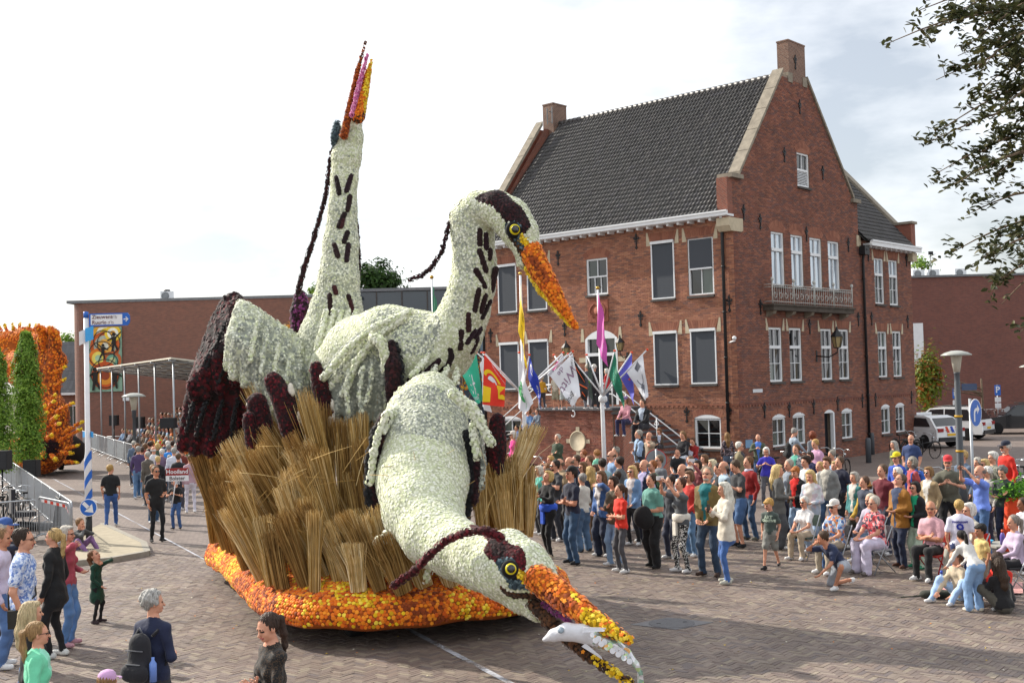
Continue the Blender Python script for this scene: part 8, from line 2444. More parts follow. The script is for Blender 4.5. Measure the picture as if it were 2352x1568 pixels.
 # people on the landing and the stairs
for lab,x,y,top,bot,hr,g,yaw,hh in(('grey haired person in dark top at the town hall door',1517,272,'long:4a4a52','pants:6a6a70','short:b0a898','m',160,1.72),('white haired woman in black at the town hall door',1598,275,'long:26262c','pants:2a2a30','curly:d0ccc4','f',200,1.66),('woman in red jacket on the landing',1745,322,'long:a82028','pants:3a4a60','bob:c8c4bc','f',120,1.55),('person in patterned shawl and yellow coat on the landing',990,415,'long:b8861e','pants:3a3a44','curly:b8a88a','f',170,1.68),('man in khaki shorts leaning on the landing rail',1150,380,'tee:b8b0a0','shorts:8a8470','short:6a5a4a','m',20,1.75),('man in grey shorts behind the white flag',1240,390,'tee:8a94a0','shorts:9aa09c','short:5a4636','m',10,1.75)):
 c1(lab,'2',x,y,yaw,depth={1517:43.2,1598:42.6,1745:42.2,990:44.6,1150:43.0,1240:42.7}[x],base=2.5,top=top,bot=bot,hair=hr,g=g,group=G4_,child=False)
for lab,x,y,bs,dp,top,bot,hr,g,ex in(('person in pink hoodie and violet cap seated high on the right stairs',1970,640,1.55,41.3,'long:c48a96','pants:2c2c50','bob:6a4a30','f',('cap:7a6a9a',)),('man in black jacket sitting near the top of the right stairs',2170,640,1.35,40.2,'jacket:1a1a1e:a8b4c4','pants:22222a','short:4a3a2c','m',()),('man in light blue shirt sitting low on the left stairs',705,975,.7,46.5,'tee:7f9fd4','pants:3a3a44','short:2e2018','m',()),('person in grey sitting high on the left stairs',940,790,1.5,45.3,'long:7a8490','pants:4a5a70','short:5a4636','m',()),('woman in blue on the left stairs',845,770,1.1,45.8,'long:5a7aa8','pants:3a3a44','bob:6a4a30','f',())):
 c1(lab,'2',x,y,40,p='sit',H=1.7,depth=dp,base=bs,top=top,bot=bot,hair=hr,g=g,extra=ex,a='lap',group=G4_,child=False)
 # street marshals and the child with the board
w111=pp('man in black T-shirt and jeans walking away up the street','5',690,198,170,feet=(705,590),p='walk',top='tee:17181a',bot='jeans:34538a',hair='short:a8874e',group=G2_,look=-30,shoes='cfccc4')
w112=pp('man in black polo, black trousers and sunglasses standing in the street','5',980,207,320,feet=(985,682),top='tee:17181a',bot='slim:15161a',hair='short:5a4632',a=('belly','down'),extra=('sun',),group=G2_,shoes='15151a',skin=1)
w113=pp('boy in black T-shirt carrying the name board in the street','5',1100,288,10,feet=(1120,600),top='tee:17181a',bot='jeans:3a5888',hair='fringe:7a5a3a',a='phone',group=G2_,shoes='1d1d20')
pp('marshal in black half hidden behind the man in sunglasses','5',958,197,330,feet=(970,560),top='tee:1d1e22',bot='jeans:34506f',hair='short:8a6a46',group=G2_)
# near left
def c3(*a,**k):k.setdefault('group',G3_);k.setdefault('lod','fine');A_.append(pp(*a,**k));return A_[-1]
w100=c3('man with spectacles in pale flowered shirt carrying a black shoulder bag','5',138,597,262,H=1.78,top='tee:~b4c0dc/8aa0cc/d0d8e8/5f7ab8/40',bot='jeans:42608a',hair='short:33261e',extra=('spec',),w=1.1,depth=14.3)
c3('man in pink white shirt at the left edge','5',2,604,262,H=1.78,top='long:c6bcd2',bot='jeans:4f6c9a',hair='short:8a6a4a',depth=15.6,skin=1)
w102=c3('woman with blond ponytail in long black blazer and black trousers','5',308,600,95,feet=(390,1405),top='blazer:17181b:17181b',bot='slim:15161a',hair='pony:b89a66',g='f',a='down',extra=('headsun',),shoes='c4c6c4')
c3('grey haired woman with spectacles in pink quilted jacket, hand at her mouth','5',408,582,275,feet=(430,1335),top='long:a84858',bot='jeans:5a7fb0',hair='bob:b8b2a8',g='f',a=('belly','chin'),extra=('spec',),shoes='b88a94')
w104=c3('small girl in dark green velvet dress looking up, hand at her mouth','5',592,742,285,feet=(625,1190),top='dressl:123a2c',bot='leggings:141416',hair='pony:6a4428',g='f',a=('chin','low'),nod=-32,shoes='2a1c20')
c3('person with brown hair and grey sweater sitting on the kerb in violet trousers','5',480,556,290,p='ground',H=1.7,depth=26.2,top='long:4a4c4e',bot='pants:7a5a86',hair='short:7a5a38',lod='mid',a='chin')
c3('woman with long streaked blond hair in black at the bottom left','5',188,1060,240,H=1.68,depth=11.6,top='tee:15161a',bot='shorts:17181a',hair='long:b8a580',g='f')
c3('girl with ponytail in mint and white jacket at the bottom left','5',225,1188,250,H=1.42,depth=10.6,top='jacket:6fcfa6:8fdcc0',bot='pants:8a8f98',hair='pony:9a7a52',g='f',extra=('spec',))
w108=c3('person with curly grey hair in navy jacket wearing a black backpack','5',955,992,200,H=1.68,depth=11.3,top='long:1c2440',bot='pants:2a2a30',hair='curly:a8a6a2',g='f',a=('belly','belly'),look=-40)
w109=c3('smiling woman with dark hair tied back in black lace blouse, arms folded','5',1715,1130,55,H=1.68,depth=10.1,top='long:~1a1a1c/2a2622/141416/4a3a2c/120',bot='pants:1a1a1e',hair='pony:3a2a22',g='f',a='crossed',nod=16,look=12)
c3('child in a pale pink cap at the bottom edge','5',672,1540,200,H=1.1,depth=10.2,top='tee:d0a0c0',bot='pants:5a5a60',hair='short:8a6a46',extra=('cap:c49ac4',))
c3('person in dark blue jacket shading the eyes at the far left','5',30,545,270,H=1.75,depth=17.2,top='long:1d2438',bot='pants:2a2a30',hair='short:b8b4ac',a='cam',extra=('cap:3a5a9a',),lod='mid')
# behind the far barrier
for lab,x,y,yaw,top,bot,hr,g,Hh in(('woman with brown hair leaning on the far barrier',685,722,100,'long:2a2a30','jeans:5a7aa0','long:6a4628','f',1.68),('grey haired man in purple sweater by the far barrier',700,765,170,'long:4a3a60','jeans:5a7aa0','short:8a8884','m',1.75),('person in black with dark hat by the far barrier',748,770,150,'long:1c1c20','jeans:34506f','short:4a3a30','m',1.72),('old man in long grey coat by the far barrier',825,835,120,'coat:5a544c:5a544c','pants:3a3a3e','short:a8a49c','m',1.7),('white haired man in white T-shirt by the far barrier',905,768,180,'tee:c9c9cc','pants:4a4a50','bald:d0ccc6','m',1.76),('woman with blond knot in black by the far barrier',965,897,175,'long:1a1a1e','pants:2a2a30','bun:c8ac74','f',1.68),('grey haired man in white shirt with shoulder strap by the far barrier',1182,783,165,'long:c8ccda','pants:5a5a60','short:9a9894','m',1.76),('person in bright blue T-shirt by the far barrier',1110,738,170,'tee:2f80d0','pants:3a3a44','short:8a8884','m',1.74),('person in dark blue sweater by the far barrier',1060,672,170,'long:2a3450','pants:3a3a44','short:6a6460','m',1.74),('white haired man behind the blue T-shirt',1100,690,170,'long:5a6a7a','pants:3a3a44','short:d0ccc6','m',1.76),('person in dark red jacket against the dark wing',1290,780,150,'long:6a2a20','pants:2a2a30','short:4a3a30','m',1.74),('person in striped pink and grey top with white trousers',1400,880,160,'long:a88a94','slim:c8c4d0','short:5a4636','f',1.7),('person with camera behind the grey coat',850,700,110,'long:2c2c32','pants:2a2a30','short:3a2c24','m',1.72),('child with grey top crouching by the far barrier',1120,880,170,'long:8a8a90','pants:5a6a80','short:a8a49c','m',1.4)):
 pp(lab,'9',x,y,yaw,H=Hh,top=top,bot=bot,hair=hr,g=g,group=G5_,lod='far',child=False)
for k,(x,y,c,hr,nm)in enumerate(((640,690,'5a6a80','short:a8a49c','grey haired man in slate sweater'),(790,720,'8a3a34','bob:6a4a30','woman in brick red top'),(880,690,'b8a88a','short:6a4c30','brown haired man in sand shirt'),(960,720,'3a4a3c','bob:c0a068','blond woman in dark green coat'),(1020,800,'6a5a72','short:d0ccc6','white haired man in plum jacket'),(1160,690,'2c3a5c','short:3a2a20','dark haired man in deep blue jacket'),(1220,720,'a8a8ac','bob:a8a49c','grey bobbed woman in light grey'),(1240,860,'1f2024','short:5a4636','man in black coat'))):
 pp(nm+' in the crowd behind the far barrier','9',x,y,150+8*(k%4),H=1.7,top='long:'+c,bot='pants:3a3a44',hair=hr,g='f' if 'bob' in hr else 'm',group=G5_,lod='far',child=False)
 # ------------------------------------------------------------------ the seated audience in the stand
random.seed(11)
TOPS=[('white','c4c4c8'),('black','1e1e22'),('red','a82c28'),('beige','a8957a'),('navy','28304a'),('grey','74787c'),('light blue','88a4c4'),('orange','c86a2c'),('green','4a6a4c'),('brown','5e4834'),('lilac','a894b8'),('pink','c48a96')]
HRS=[('grey haired','short:a8a49c'),('dark haired','short:3a2a20'),('blond','bob:c0a068'),('brown haired','short:6a4c30'),('white haired','bob:d0ccc6'),('bald','bald:8a7a6a')]
SEATS=[('lowest',0),('second',1),('third',2),('fourth',3),('fifth',4),('top',5)]
protos={}
def audience(i,row,a,top,hr):
 key=(hr[1].split(':')[0],i%3)
 z=.12+.28*row-.02
 loc=gp_(a,1.0+.8*row,z)
 face=math.degrees(math.atan2(gr[0],gr[1])) # they face the street
 yaw=face+random.uniform(-25,15)
 lab=f'{hr[0]} spectator in {top[0]} seated in the {SEATS[row][0]} row of the grandstand'
 if key not in protos:
  t=person(lab,loc,yaw,1.7,'long:'+top[1],'pants:'+random.choice(['2a2e38','3a4658','55504a']),hr[1],p='sit',a='lap',lod='far',g='f' if 'bob' in hr[1]else 'm',group='audience in the grandstand',skin=i%3)
  protos[key]=t
 else:
  t=copy_tree(protos[key])
  t.location=loc;t.rotation_euler=(0,0,R(180-yaw));t['label']=lab
  for ch_ in t.children:
   if ch_.name.startswith('body'):
    for k,m in((0,SKIN[i%3]),(1,cloth(top[1])),(2,cloth(random.choice(['2a2e38','3a4658','55504a'])))):
     ch_.material_slots[k].link='OBJECT';ch_.material_slots[k].material=m
   elif ch_.name.startswith('hair'):
    ch_.material_slots[0].link='OBJECT';ch_.material_slots[0].material=hairmat(hr[1].split(':')[1])
 return t
combos=[(r_,t_,h_)for r_ in range(6)for t_ in range(12)for h_ in range(6)]
random.shuffle(combos)
byrow={r_:[c for c in combos if c[0]==r_]for r_ in range(6)}
i=0
for row in range(6):
 a=0.5+random.uniform(0,.5)
 while a<GL-1.0:
  if random.random()<.86 and byrow[row]:
   c=byrow[row].pop();audience(i,row,a,TOPS[c[1]],HRS[c[2]]);i+=1
  a+=random.uniform(.95,1.25)if a>6 else random.uniform(.72,.9)
  # ------------------------------------------------------------------ chairs for the seated row
for per_,lab,col in CH:
 t=thing('folding_chair',lab,'chair',tuple(per_.location),per_.rotation_euler[2],'folding chairs of the seated row',local=True)
 m=cloth(col)
 MB().box((0,.08,.43),(.42,.42,.03)).build('seat',m,t)
 MB().box((0,-.17,.74),(.42,.02,.22)).build('backrest',m,t)
 for sx in(-1,1):
  MB().tube([(sx*.21,.32,.01),(sx*.21,-.17,.86)],.012,6).build('leg',M_GALV if col!='b02a22' else m,t)
  MB().tube([(sx*.19,-.22,.01),(sx*.19,.22,.42)],.012,6).build('leg',M_GALV if col!='b02a22' else m,t)
  # ------------------------------------------------------------------ things held or carried
def held(name,label,cat,size,col,pos,rz=0.0,tilt=0.0,grp=None):
 b=MB();b.box((0,0,0),size)
 o=b.build(name,mat('item '+col,col,0.35,0.03),None,tuple(pos),(tilt,0,rz))
 return tag(o,label,cat,grp)
def mid(t):return(hand_pos(t,0)+hand_pos(t,1))/2
held('camera','small black camera in the hands of the blond woman in black','camera',(.12,.07,.08),'1a1a1c',mid(w1))
held('phone','white phone held up by the woman with auburn hair','phone',(.15,.012,.075),'d8d8dc',mid(w18)+Vector((-.05,0,.05)),R(20))
held('phone','white phone held high above the crowd by the dark haired woman','phone',(.15,.012,.075),'d4d4d8',hand_pos(w21,0)+Vector((0,0,.06)),R(15))
held('phone','black phone in the hand of the silver haired woman','phone',(.075,.012,.15),'1a1a1e',hand_pos(w25,0)+Vector((-.03,-.02,.05)),R(40))
held('phone','dark phone held out by the man in the sky blue shirt','phone',(.075,.012,.16),'2c2e34',mid(w83)+Vector((-.04,-.02,.04)),R(50))
held('phone','phone in the hand of the man in denim shorts','phone',(.07,.012,.14),'26262a',hand_pos(w26,0)+Vector((-.02,-.02,.04)),R(30))
jk=Body();c0=np.array(mid(w17))+np.array([0,-.05,-.06])
for _ in range(7):jk.ell(c0+rng.normal(0,.05,3)+np.array([0,0,-.08]),(.11,.07,.14),0,.05)
V,Q,_=jk.surf(.025);tag(obj('carried_jacket',mesh_np('carried_jacket',V,Q,smooth=True),cloth('151518')),'black jacket carried over the arm of the man in green','jacket')
# shoulder bag, backpacks
def backpack(label,per_,col,s=1.0,z=1.18):
 Hs=per_.dimensions
 t=thing('backpack',label,'backpack',tuple(per_.location),per_.rotation_euler[2],'backpacks',local=True)
 b=Body();b.cap((0,-.21*s,(z-.14)*s),(0,-.20*s,(z+.14)*s),.14*s,.12*s,0,.03,np.diag([1,1.5,1]));b.cap((-.07*s,-.29*s,(z-.12)*s),(.07*s,-.29*s,(z-.12)*s),.09*s,None,0,.03,np.diag([1,1.6,1]))
 V,Q,_=b.surf(.018);obj('pack',mesh_np('pack',V,Q,smooth=True),cloth(col),t)
 MB().box((0,-.315*s,(z-.03)*s),(.17*s,.012,.008)).box((0,-.29*s,(z+.1)*s),(.2*s,.012,.008)).tube([(-.04*s,-.2*s,(z+.25)*s),(0,-.2*s,(z+.31)*s),(.04*s,-.2*s,(z+.25)*s)],.008,5).build('zip_and_handle',cloth('5a5c62'),t)
 for sx in(-1,1):
  MB().tube([(sx*.10*s,-.13*s,(z+.22)*s),(sx*.12*s,-.02*s,(z+.285)*s),(sx*.12*s,.10*s,(z+.2)*s),(sx*.13*s,.12*s,(z+.02)*s),(sx*.15*s,-.06*s,(z-.16)*s)],.018*s,5).build('strap',cloth(col),t)
 return t
bp=backpack('large black backpack on the person with curly grey hair',w108,'202026',.96,1.16)
MB().lathe((.17,-.22,.92),[(.035,0),(.035,.17),(.015,.2),(.015,.23),(0,.23)],12).build('water_bottle',mat('blue bottle','6a8ad0',.2,.05),bp)
for o in bpy.data.objects:
 if o.get('label')=='tall man in grey hoodie with black backpack by the gable':backpack('black backpack on the man in the grey hoodie',o,'17181b',.98)
 if o.get('label')=='person with wavy grey hair in rust red shirt carrying a blue backpack':backpack('blue and lime backpack on the person in rust red',o,'3a66c0',.98)
sb=thing('shoulder_bag','black leather shoulder bag hanging at the side of the man in the flowered shirt','bag',tuple(w100.location),w100.rotation_euler[2],local=True)
MB().box((.25,.02,.95),(.08,.24,.22)).box((.293,.02,.99),(.012,.24,.14)).build('bag',mat('black leather','26241f',.5,.15,20),sb)
MB().tube([(.22,-.10,1.05),(.17,-.12,1.25),(.02,-.08,1.56),(-.12,.10,1.45),(.05,.17,1.2),(.2,.0,1.04)],.012,5).build('strap',MATS['black leather'],sb)
# name board
bh_=mid(w113)
nb_=thing('name_board','red and white board on a stick reading Hooiland and Bolster','sign',tuple(bh_))
ct=at(*vx('5',1115,255),bh_[1]-.1)
MB().tube([(bh_[0],bh_[1]-.06,bh_[2]-.35),(ct[0]-.02,bh_[1]-.06,ct[2])],.014,8).build('stick',M_SWHITE,nb_)
bw=px2m(52,bh_[1])
zt_=at(*vx('5',1115,215),bh_[1]-.1)[2];zm_=at(*vx('5',1115,262),bh_[1]-.1)[2];zb_=at(*vx('5',1115,298),bh_[1]-.1)[2];zc_=at(*vx('5',1115,318),bh_[1]-.1)[2]
yb_=bh_[1]-.1
b1=MB().box((ct[0],yb_,(zt_+zm_)/2),(bw,.015,zt_-zm_-.005)).build('red_board',M_SDRED,nb_)
b2=MB().box((ct[0],yb_,(zm_+zb_)/2),(bw,.015,zm_-zb_-.005)).build('white_board',M_SWHITE,nb_)
b3=MB().box((ct[0],yb_-.001,(zb_+zc_)/2),(bw*.2,.015,zb_-zc_-.005)).build('number_board',M_SWHITE,nb_)
letters(MB(),'Hooiland',.155,(ct[0],yb_-.008,(zt_+zm_)/2),X,Zv,OUT,bold=.003).build('lettering',M_SWHITE,b1)
letters(MB(),'Bolster',.14,(ct[0],yb_-.008,(zm_+zb_)/2),X,Zv,OUT,bold=.002).build('lettering',M_TXT,b2)
letters(MB(),'18',.12,(ct[0],yb_-.009,(zb_+zc_)/2),X,Zv,OUT).build('lettering',M_TXT,b3)
# ------------------------------------------------------------------ bicycles
M_BK=mat('bicycle black','1c1d20',.4,.1);M_CHR=mat('chrome','b8bcc0',.25,.05,metal=.8)
def bike_parts(col='1c1d20'):
 fr=MB();r=.34
 for x in(-.54,.54):pass
 fr.tube([(-.54,0,r),(-.15,0,.30),(-.24,0,.78)],.017,6).tube([(-.15,0,.30),(.36,0,.72),(.34,0,.86)],.02,6).tube([(-.22,0,.66),(.36,0,.70)],.016,6).tube([(-.54,0,r),(-.23,0,.70)],.012,5).tube([(.35,0,.80),(.54,0,r)],.015,6)
 fr.tube([(-.54+.38*math.cos(a),0,r+.38*math.sin(a))for a in np.linspace(.4,2.9,9)],.02,5).tube([(.54+.38*math.cos(a),0,r+.38*math.sin(a))for a in np.linspace(.6,2.6,8)],.018,5)
 fr.box((-.55,0,.74),(.36,.12,.02))
 whl=[]
 for x in(-.54,.54):
  ty=MB();ty.tube([(x+r*math.cos(a),0,r+r*math.sin(a))for a in np.linspace(0,2*math.pi,25)],.019,6,cap=False)
  for k in range(12):
   a=math.pi*k/6+.1
   ty.tube([(x,0,r),(x+r*math.cos(a),0,r+r*math.sin(a))],.0025,3,cap=False)
  ty.lathe((x,-.04,r),[(.03,0),(.03,.08)],8,axis=(0,1,0));whl.append(ty.mesh('wheel'))
 sd=MB();sd.prism([(-.36,-.07,.86),(-.36,.07,.86),(-.12,.02,.86),(-.12,-.02,.86)],(0,0,.05)).tube([(-.24,0,.76),(-.25,0,.86)],.014,6)
 hbm=MB();hbm.tube([(.33,0,.86),(.32,0,1.0),(.30,.12,1.06),(.12,.29,1.04)],.012,6).tube([(.32,0,1.0),(.30,-.12,1.06),(.12,-.29,1.04)],.012,6).ball((.42,0,.86),.05,8)
 return fr.mesh('frame'),whl,sd.mesh('saddle'),hbm.mesh('handlebar')
BKM=bike_parts()
for me,m in((BKM[0],M_BK),(BKM[1][0],M_TYRE),(BKM[1][1],M_TYRE),(BKM[2],mat('saddle black','141416',.6)),(BKM[3],M_CHR)):me.materials.append(m)
BKG='parked bicycles'
def bike(label,x,y,rz,col='1c1d20',group=BKG,lean=.06,z=0.0):
 t=thing('bicycle',label,'bicycle',(x,y,z),rz,group,local=True)
 t.rotation_euler=(lean,0,rz)
 for nm,me in(('frame',BKM[0]),('wheel',BKM[1][0]),('wheel',BKM[1][1]),('saddle',BKM[2]),('handlebar',BKM[3])):
  o=bpy.data.objects.new(nm,me);COL.objects.link(o);o.parent=t
  if nm=='frame' and col!='1c1d20':
   o.material_slots[0].link='OBJECT';o.material_slots[0].material=mat('bicycle '+col,col,.35,.08)
 return t
for px,py,Y,rz,col,lab in((1190,1040,40.3,150,'4a1c24','dark red bicycle held by the woman in the pink jacket'),(1222,1035,38.8,25,'23407a','blue bicycle with red carrier by the stair wall'),(1708,1060,38.6,155,'2c2c30','black bicycle held by the old man in the olive jacket'),(1795,1060,38.2,20,'1c1d20','black bicycle below the first gable basement window'),(1850,1050,37.6,35,'1c1d20','black bicycle beside the grey hooded man'),(1898,1035,39.5,60,'8a8c90','grey bicycle with orange saddle by the gable door'),(1925,1045,38.8,50,'1c1d20','black bicycle leaning by the gable door'),(2072,1010,49.5,35,'1c1d20','black bicycle under the last basement window'),(2090,1015,48.5,45,'1c1d20','black bicycle at the far corner of the town hall'),(2126,1030,47.0,30,'1c1d20','black bicycle standing in front of the police car')):
 p=at(px,py,Y);bike(lab,p[0],Y,R(rz),col)
k=0
for row,(Y,xs)in enumerate(((28.5,(2060,2095,2130,2165)),(30.5,(2110,2150,2190,2262,2300)),(32.5,(2250,2290,2330,2352)),(27.5,(2320,2352)))):
 for x in xs:
  p=at(x,1050,Y);bike(f'black bicycle {("nearest", "second", "third", "fourth", "fifth")[xs.index(x)]} from the left in the {("front", "second", "third", "right hand")[row]} row of the cycle stand',p[0],Y,R(55+rng.uniform(-12,12)),group='bicycles in the cycle stand');k+=1
for k in range(11):
 px=2165+k*17;Y=71.5
 p=at(px,950,Y);bike(f'dark bicycle, {ORD[k] if k else "first"} from the left in the far row along the warehouse wall',p[0],Y,R(80+rng.uniform(-10,10)),group='bicycles along the warehouse wall',z=0)
for k,(px,py,Y)in enumerate(((10,1190,31.5),(28,1195,31.0),(45,1180,32.5),(5,1160,34.5))):
 p=at(px,py,Y);bike(('black bicycle','second black bicycle','third black bicycle','rearmost black bicycle')[k]+' parked behind the barriers at the left edge',p[0],Y,R(100+15*k),group='bicycles behind the barriers')
 # mobility scooter behind the barrier
p=on_ground(80,1235)
ms=thing('mobility_scooter','black mobility scooter with seat behind the barriers at left','scooter',(p[0],29.0,0),R(30),local=True)
ms.location=(at(80,1200,29.0)[0],29.0,0)
b=Body();b.cap((-.35,0,.35),(.4,0,.28),.2,.16,0,.08,np.diag([1,1,1.5])).cap((.5,0,.35),(.55,0,.8),.1,.06,0,.05)
V,Q,_=b.surf(.03);obj('chassis',mesh_np('chassis',V,Q,smooth=True),M_BK,ms)
MB().box((-.25,0,.66),(.5,.5,.12)).build('seat',cloth('26262c'),ms);MB().box((-.52,0,1.0),(.1,.5,.6)).build('backrest',cloth('26262c'),ms)
MB().tube([(.55,-.3,1.0),(.6,0,.95),(.55,.3,1.0)],.02,6).build('handlebar',M_BK,ms)
for x,y in((-.4,-.28),(-.4,.28),(.55,-.25),(.55,.25)):wheel((x,y,.16),(0,1,0),.16,.09,ms)
# ------------------------------------------------------------------ cars
M_CGL=mat('car glass',(.015,.018,.022),.04,0,spec=.8)
def car(label,loc,rz,col,L_=4.4,W_=1.8,H_=1.5,suv=False,police=False):
 t=thing('parked_car',label,'car',loc,rz,'cars parked behind the town hall',local=True)
 m=mat('car paint '+col,col,.25,.03,spec=.5,coat=.6)
 hx=L_/2;sill=.28
 prof=[(-hx,.45),(-hx+.02,.85),(-hx+.12,.98),(-hx+.55,H_-.1),(-hx+.9,H_-.01),(-.1,H_),(.35,H_-.06),(1.05,1.0),(hx-.35,.88),(hx-.05,.72),(hx,.5),(hx-.05,.3),(-hx+.05,.3)]
 n=len(prof)
 V=[];rows=[]
 for fy,inset_ in((-1,.06),(-.94,.0),(.94,.0),(1,.06)):
  for x,z in prof:
   nar=.0 if z<1.0 else(z-1.0)/(H_-1.0)*.17
   y=fy*(W_/2-nar)
   V.append((x*(1 if abs(fy)<.97 else .985),y,z))
 b=MB()
 Fq=[(j*n+i,j*n+(i+1)%n,(j+1)*n+(i+1)%n,(j+1)*n+i)for j in range(3)for i in range(n)]
 b.add(V,Fq+[tuple(range(n-1,-1,-1)),tuple(3*n+i for i in range(n))])
 b.build('body',m,t)
 for sy in(-1,1):
  y0=W_/2;yt=W_/2-.135
  for q in([(-hx+.42,1.0),(-hx+.78,H_-.12),(-.45,H_-.09),(-.45,1.0)],[(-.38,1.0),(-.38,H_-.09),(.3,H_-.12),(.92,1.0)]):
   P=[(x,sy*(W_/2-(max(z-1.0,0))/(H_-1.0)*.17+.004),z)for x,z in q]
   MB().prism(P if sy<0 else P[::-1],(0,sy*.006,0)).build('side_window',M_CGL,t)
  MB().box((.75,sy*(W_/2+.08),1.02),(.12,.16,.12)).build('mirror',m,t)
 nr=lambda z:W_/2-(max(z-1.0,0))/(H_-1.0)*.17-.1
 for xa,za,xb,zb2,nm in((-hx+.16,1.03,-hx+.54,H_-.13,'rear_window'),(1.02,1.03,.42,H_-.1,'windscreen')):
  sg_=-1 if xa<0 else 1
  P=[(xa,-nr(za),za),(xa,nr(za),za),(xb,nr(zb2),zb2),(xb,-nr(zb2),zb2)]
  MB().prism(P if sg_>0 else P[::-1],(sg_*.02,0,.012)).build(nm,M_CGL,t)
 for sy in(-1,1):
  MB().box((-hx+.03,sy*(W_/2-.22),.84),(.1,.34,.16)).build('tail_light',mat('tail red','8e1418',.25,0),t)
  MB().box((hx-.12,sy*(W_/2-.24),.68),(.2,.32,.12)).build('headlight',mat('headlight','c8ccd0',.1,0),t)
  for x in(-hx+.8,hx-.85):wheel((x,sy*(W_/2-.1),.33),(0,sy,0),.33,.22,t,rim=M_CHR)
 MB().box((-hx-.012,0,.62),(.02,.5,.11)).build('number_plate',mat('plate yellow','d8a81c',.4,0),t)
 MB().box((-hx+.0,0,.42),(.1,W_*.9,.18)).build('bumper',M_BK,t)
 if suv:
  for sy in(-1,1):MB().tube([(-hx+.9,sy*.6,H_+.05),(.2,sy*.6,H_+.04)],.02,6).build('roof_rail',M_BK,t)
 if police:
  for k_,c_ in((0,'c8401c'),(1,'2a4ab0'),(2,'c8401c')):
   MB().prism([(-hx-.006,.25-.3*k_,.72),(-hx-.006,.1-.3*k_,.72),(-hx-.006,.25-.3*k_,1.0),(-hx-.006,.4-.3*k_,1.0)],(-.006,0,0)).build('stripe',mat('stripe '+c_,c_,.4,0),t)
  MB().box((-.2,0,H_+.06),(.25,1.1,.1)).build('roof_box',M_SWHITE,t)
 return t
def car_at(px,py,Y,*a,**k):
 p=at(px,py,Y);return car(k.pop('label'),(p[0],Y,0),*a,**k)
car_at(2110,1000,55.0,R(115),'d2d4d6',4.1,1.75,1.5,police=True,label='white police hatchback with red and blue stripes beside the town hall')
car_at(2165,990,60.0,R(140),'d6d8da',4.7,1.9,1.68,suv=True,label='white estate car parked behind the police car')
car_at(2345,975,63.5,R(168),'15161c',4.5,1.85,1.62,suv=True,label='black car parked at the right edge')
# ------------------------------------------------------------------ pram, table, blanket and small things
def wheel_ring(x,y,z,r,t):
 MB().tube([(x,y+r*math.cos(a),z+r*math.sin(a))for a in np.linspace(0,6.283,17)],.018,6,cap=False).build('wheel',M_TYRE,t)
pv_=vx('3',1155,640);Yp=25.5;q=at(*pv_,Yp)
pr_=thing('pram','grey and black pram among the spectators','pram',(q[0],Yp,0),R(20),local=True)
b=Body();b.cap((0,-.25,.75),(0,.3,.75),.24,.22,0,.05,np.diag([1,1,1.3]));V,Q,_=b.surf(.03);obj('carrycot',mesh_np('carrycot',V,Q,smooth=True),cloth('1b1c20'),pr_)
MB().lathe((0,-.2,.80),[(.30,0),(.30,.14),(.26,.26),(.16,.34),(0,.36)],18).build('hood',cloth('a8acb4'),pr_)
MB().tube([(-.25,-.5,.9),(-.25,-.62,1.02),(.25,-.62,1.02),(.25,-.5,.9)],.016,6).tube([(-.25,-.5,.9),(-.25,.35,.15)],.014,6).tube([(.25,-.5,.9),(.25,.35,.15)],.014,6).tube([(-.25,.2,.6),(-.25,-.4,.15)],.014,6).tube([(.25,.2,.6),(.25,-.4,.15)],.014,6).build('frame',M_GALV,pr_)
for x in(-.27,.27):
 for y in(-.4,.38):wheel_ring(x,y,.15,.14,pr_)
tq=on_ground(*vx('3',2300,1470))
tb=thing('low_table','low table with cups and a drink bottle beside the seated woman in lavender','table',(tq[0]+.35,tq[1]+1.1,0),R(10),local=True)
MB().box((0,0,.44),(.9,.6,.03)).build('tabletop',mat('table grey','9a9890',.5,.06),tb)
for x in(-.4,.4):
 for y in(-.25,.25):MB().tube([(x,y,0),(x,y,.43)],.016,6).build('leg',M_BK,tb)
tx_,ty_=tb.location[0],tb.location[1]
def small(name,label,cat,prof,col,x,y,z,grp=None,cap=None):
 t=thing(name,label,cat,(x,y,z),0,grp,local=True)
 MB().lathe((0,0,0),prof,16).build('body',mat('item '+col,col,.3,.05),t)
 if cap:MB().lathe((0,0,prof[-1][1]),[(.022,0),(.022,.05),(0,.052)],10).build('cap',mat('item '+cap,cap,.4,0),t)
small('drink_bottle','orange and purple drink bottle standing on the low table','bottle',[(.045,0),(.045,.16),(.03,.2),(.02,.22)],'6a5aa8',tx_-.18,ty_-.15,.456,cap='d84a1c')
small('cup','white cup on the low table','cup',[(.035,0),(.045,.11),(.04,.11),(.03,.02)],'c8c8cc',tx_-.02,ty_-.18,.456)
small('bowl','turquoise bowl on the low table','bowl',[(.07,0),(.11,.06),(.105,.06),(.06,.015)],'3aa0c8',tx_-.38,ty_+.05,.456)
bq=on_ground(*vx('3',1745,1540))
small('water_bottle','clear blue water bottle on the ground by the pink blanket','bottle',[(.035,0),(.036,.16),(.03,.2),(.015,.23)],'8aa4d0',on_ground(*vx('3',1712,1535))[0],on_ground(*vx('3',1712,1535))[1],0,cap='3a5ac0')
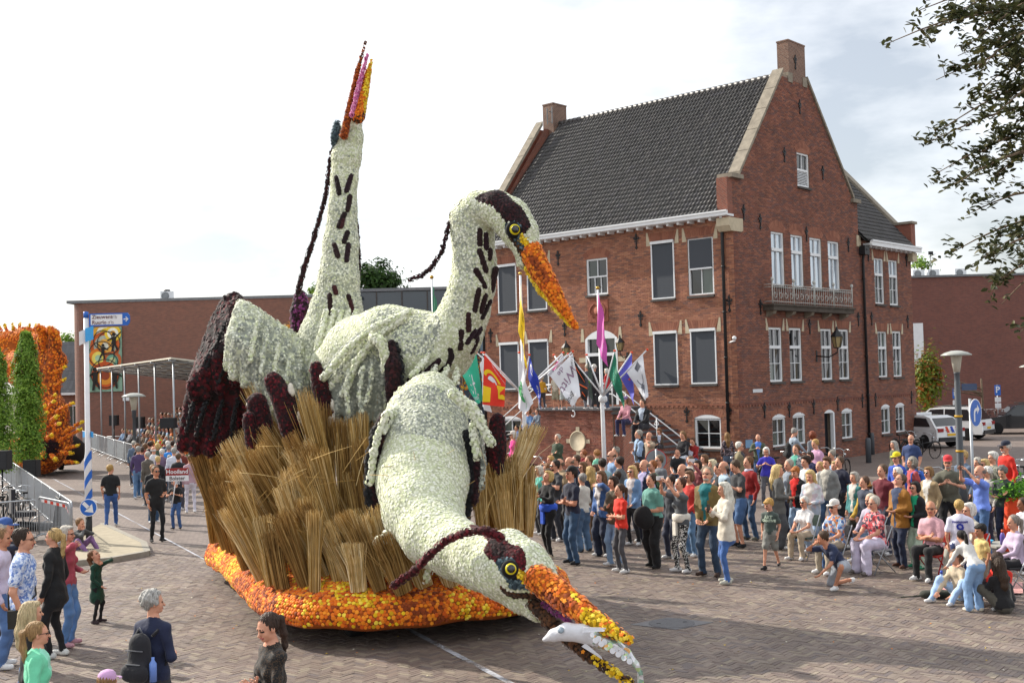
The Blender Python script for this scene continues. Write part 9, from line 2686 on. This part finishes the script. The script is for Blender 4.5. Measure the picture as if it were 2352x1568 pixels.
def cloth_patch(name,label,cat,pts,m,z=.012):
 P=[on_ground(*vx('3',x,y))for x,y in pts]
 c=np.mean(P,0);nq=12;V=[];
 for rr_ in np.linspace(0,1,6):
  for k_ in range(len(P)*4):
   i0=k_//4;f=(k_%4)/4
   q_=P[i0]*(1-f)+P[(i0+1)%len(P)]*f
   w_=c+(q_-c)*rr_
   V.append((w_[0],w_[1],z+.012*math.sin(w_[0]*25)*math.cos(w_[1]*17)+.012))
 n_=len(P)*4
 return tag(obj(name,mesh_np(name,V,[(i*n_+k_,i*n_+(k_+1)%n_,(i+1)*n_+(k_+1)%n_,(i+1)*n_+k_)for i in range(5)for k_ in range(n_)],smooth=True),m),label,cat)
cloth_patch('picnic_blanket','pink blanket spread on the street under the children','blanket',[(1700,1560),(1760,1500),(2340,1500),(2345,1590),(2080,1610)],cloth('c8908c'))
bb=Body();P=[on_ground(*vx('3',x,y))+np.array([0,0,.07])for x,y in((1590,1620),(1680,1625))]
gq=on_ground(2190,1372)
bb.cap((gq[0]-.45,gq[1],.07),(gq[0]+.25,gq[1]-.05,.07),.09,.08,0,.04,np.diag([1,1,1.4])).cap((gq[0]-.9,gq[1]+.02,.02),(gq[0]-.45,gq[1],.05),.012,.02,0,.02)
V,Q,_=bb.surf(.018);tag(obj('folded_jacket',mesh_np('folded_jacket',V,Q,smooth=True),cloth('33352c')),'dark olive jacket lying on the street beside the bending girl','jacket')
pl_=on_ground(*vx('3',2300,1000))
pt=thing('planter','green plant on an orange covered stand at the right edge','plant',(at(*vx('3',2300,850),23.2)[0],23.2,0),0,local=True)
b=Body();
for k_ in range(5):b.cap((.1*k_-.2,.05*(k_%2),.05),(.08*k_-.16,0,.98),.13,.09,0,.06)
V,Q,_=b.surf(.03);obj('orange_cover',mesh_np('orange_cover',V,Q,smooth=True),cloth('d0421c'),pt)
V,Q=leaf_cloud(np.array([0,0,1.2])+rng.normal(0,1,(500,3))*np.array([.22,.16,.1]),rng.normal(0,.5,(500,3))+np.array([0,0,.8]),.07);obj('foliage',mesh_np('foliage',V,Q),leafmat('planter leaves',['4f8a24','63a02c','3c6e1c','7ab43c']),pt)
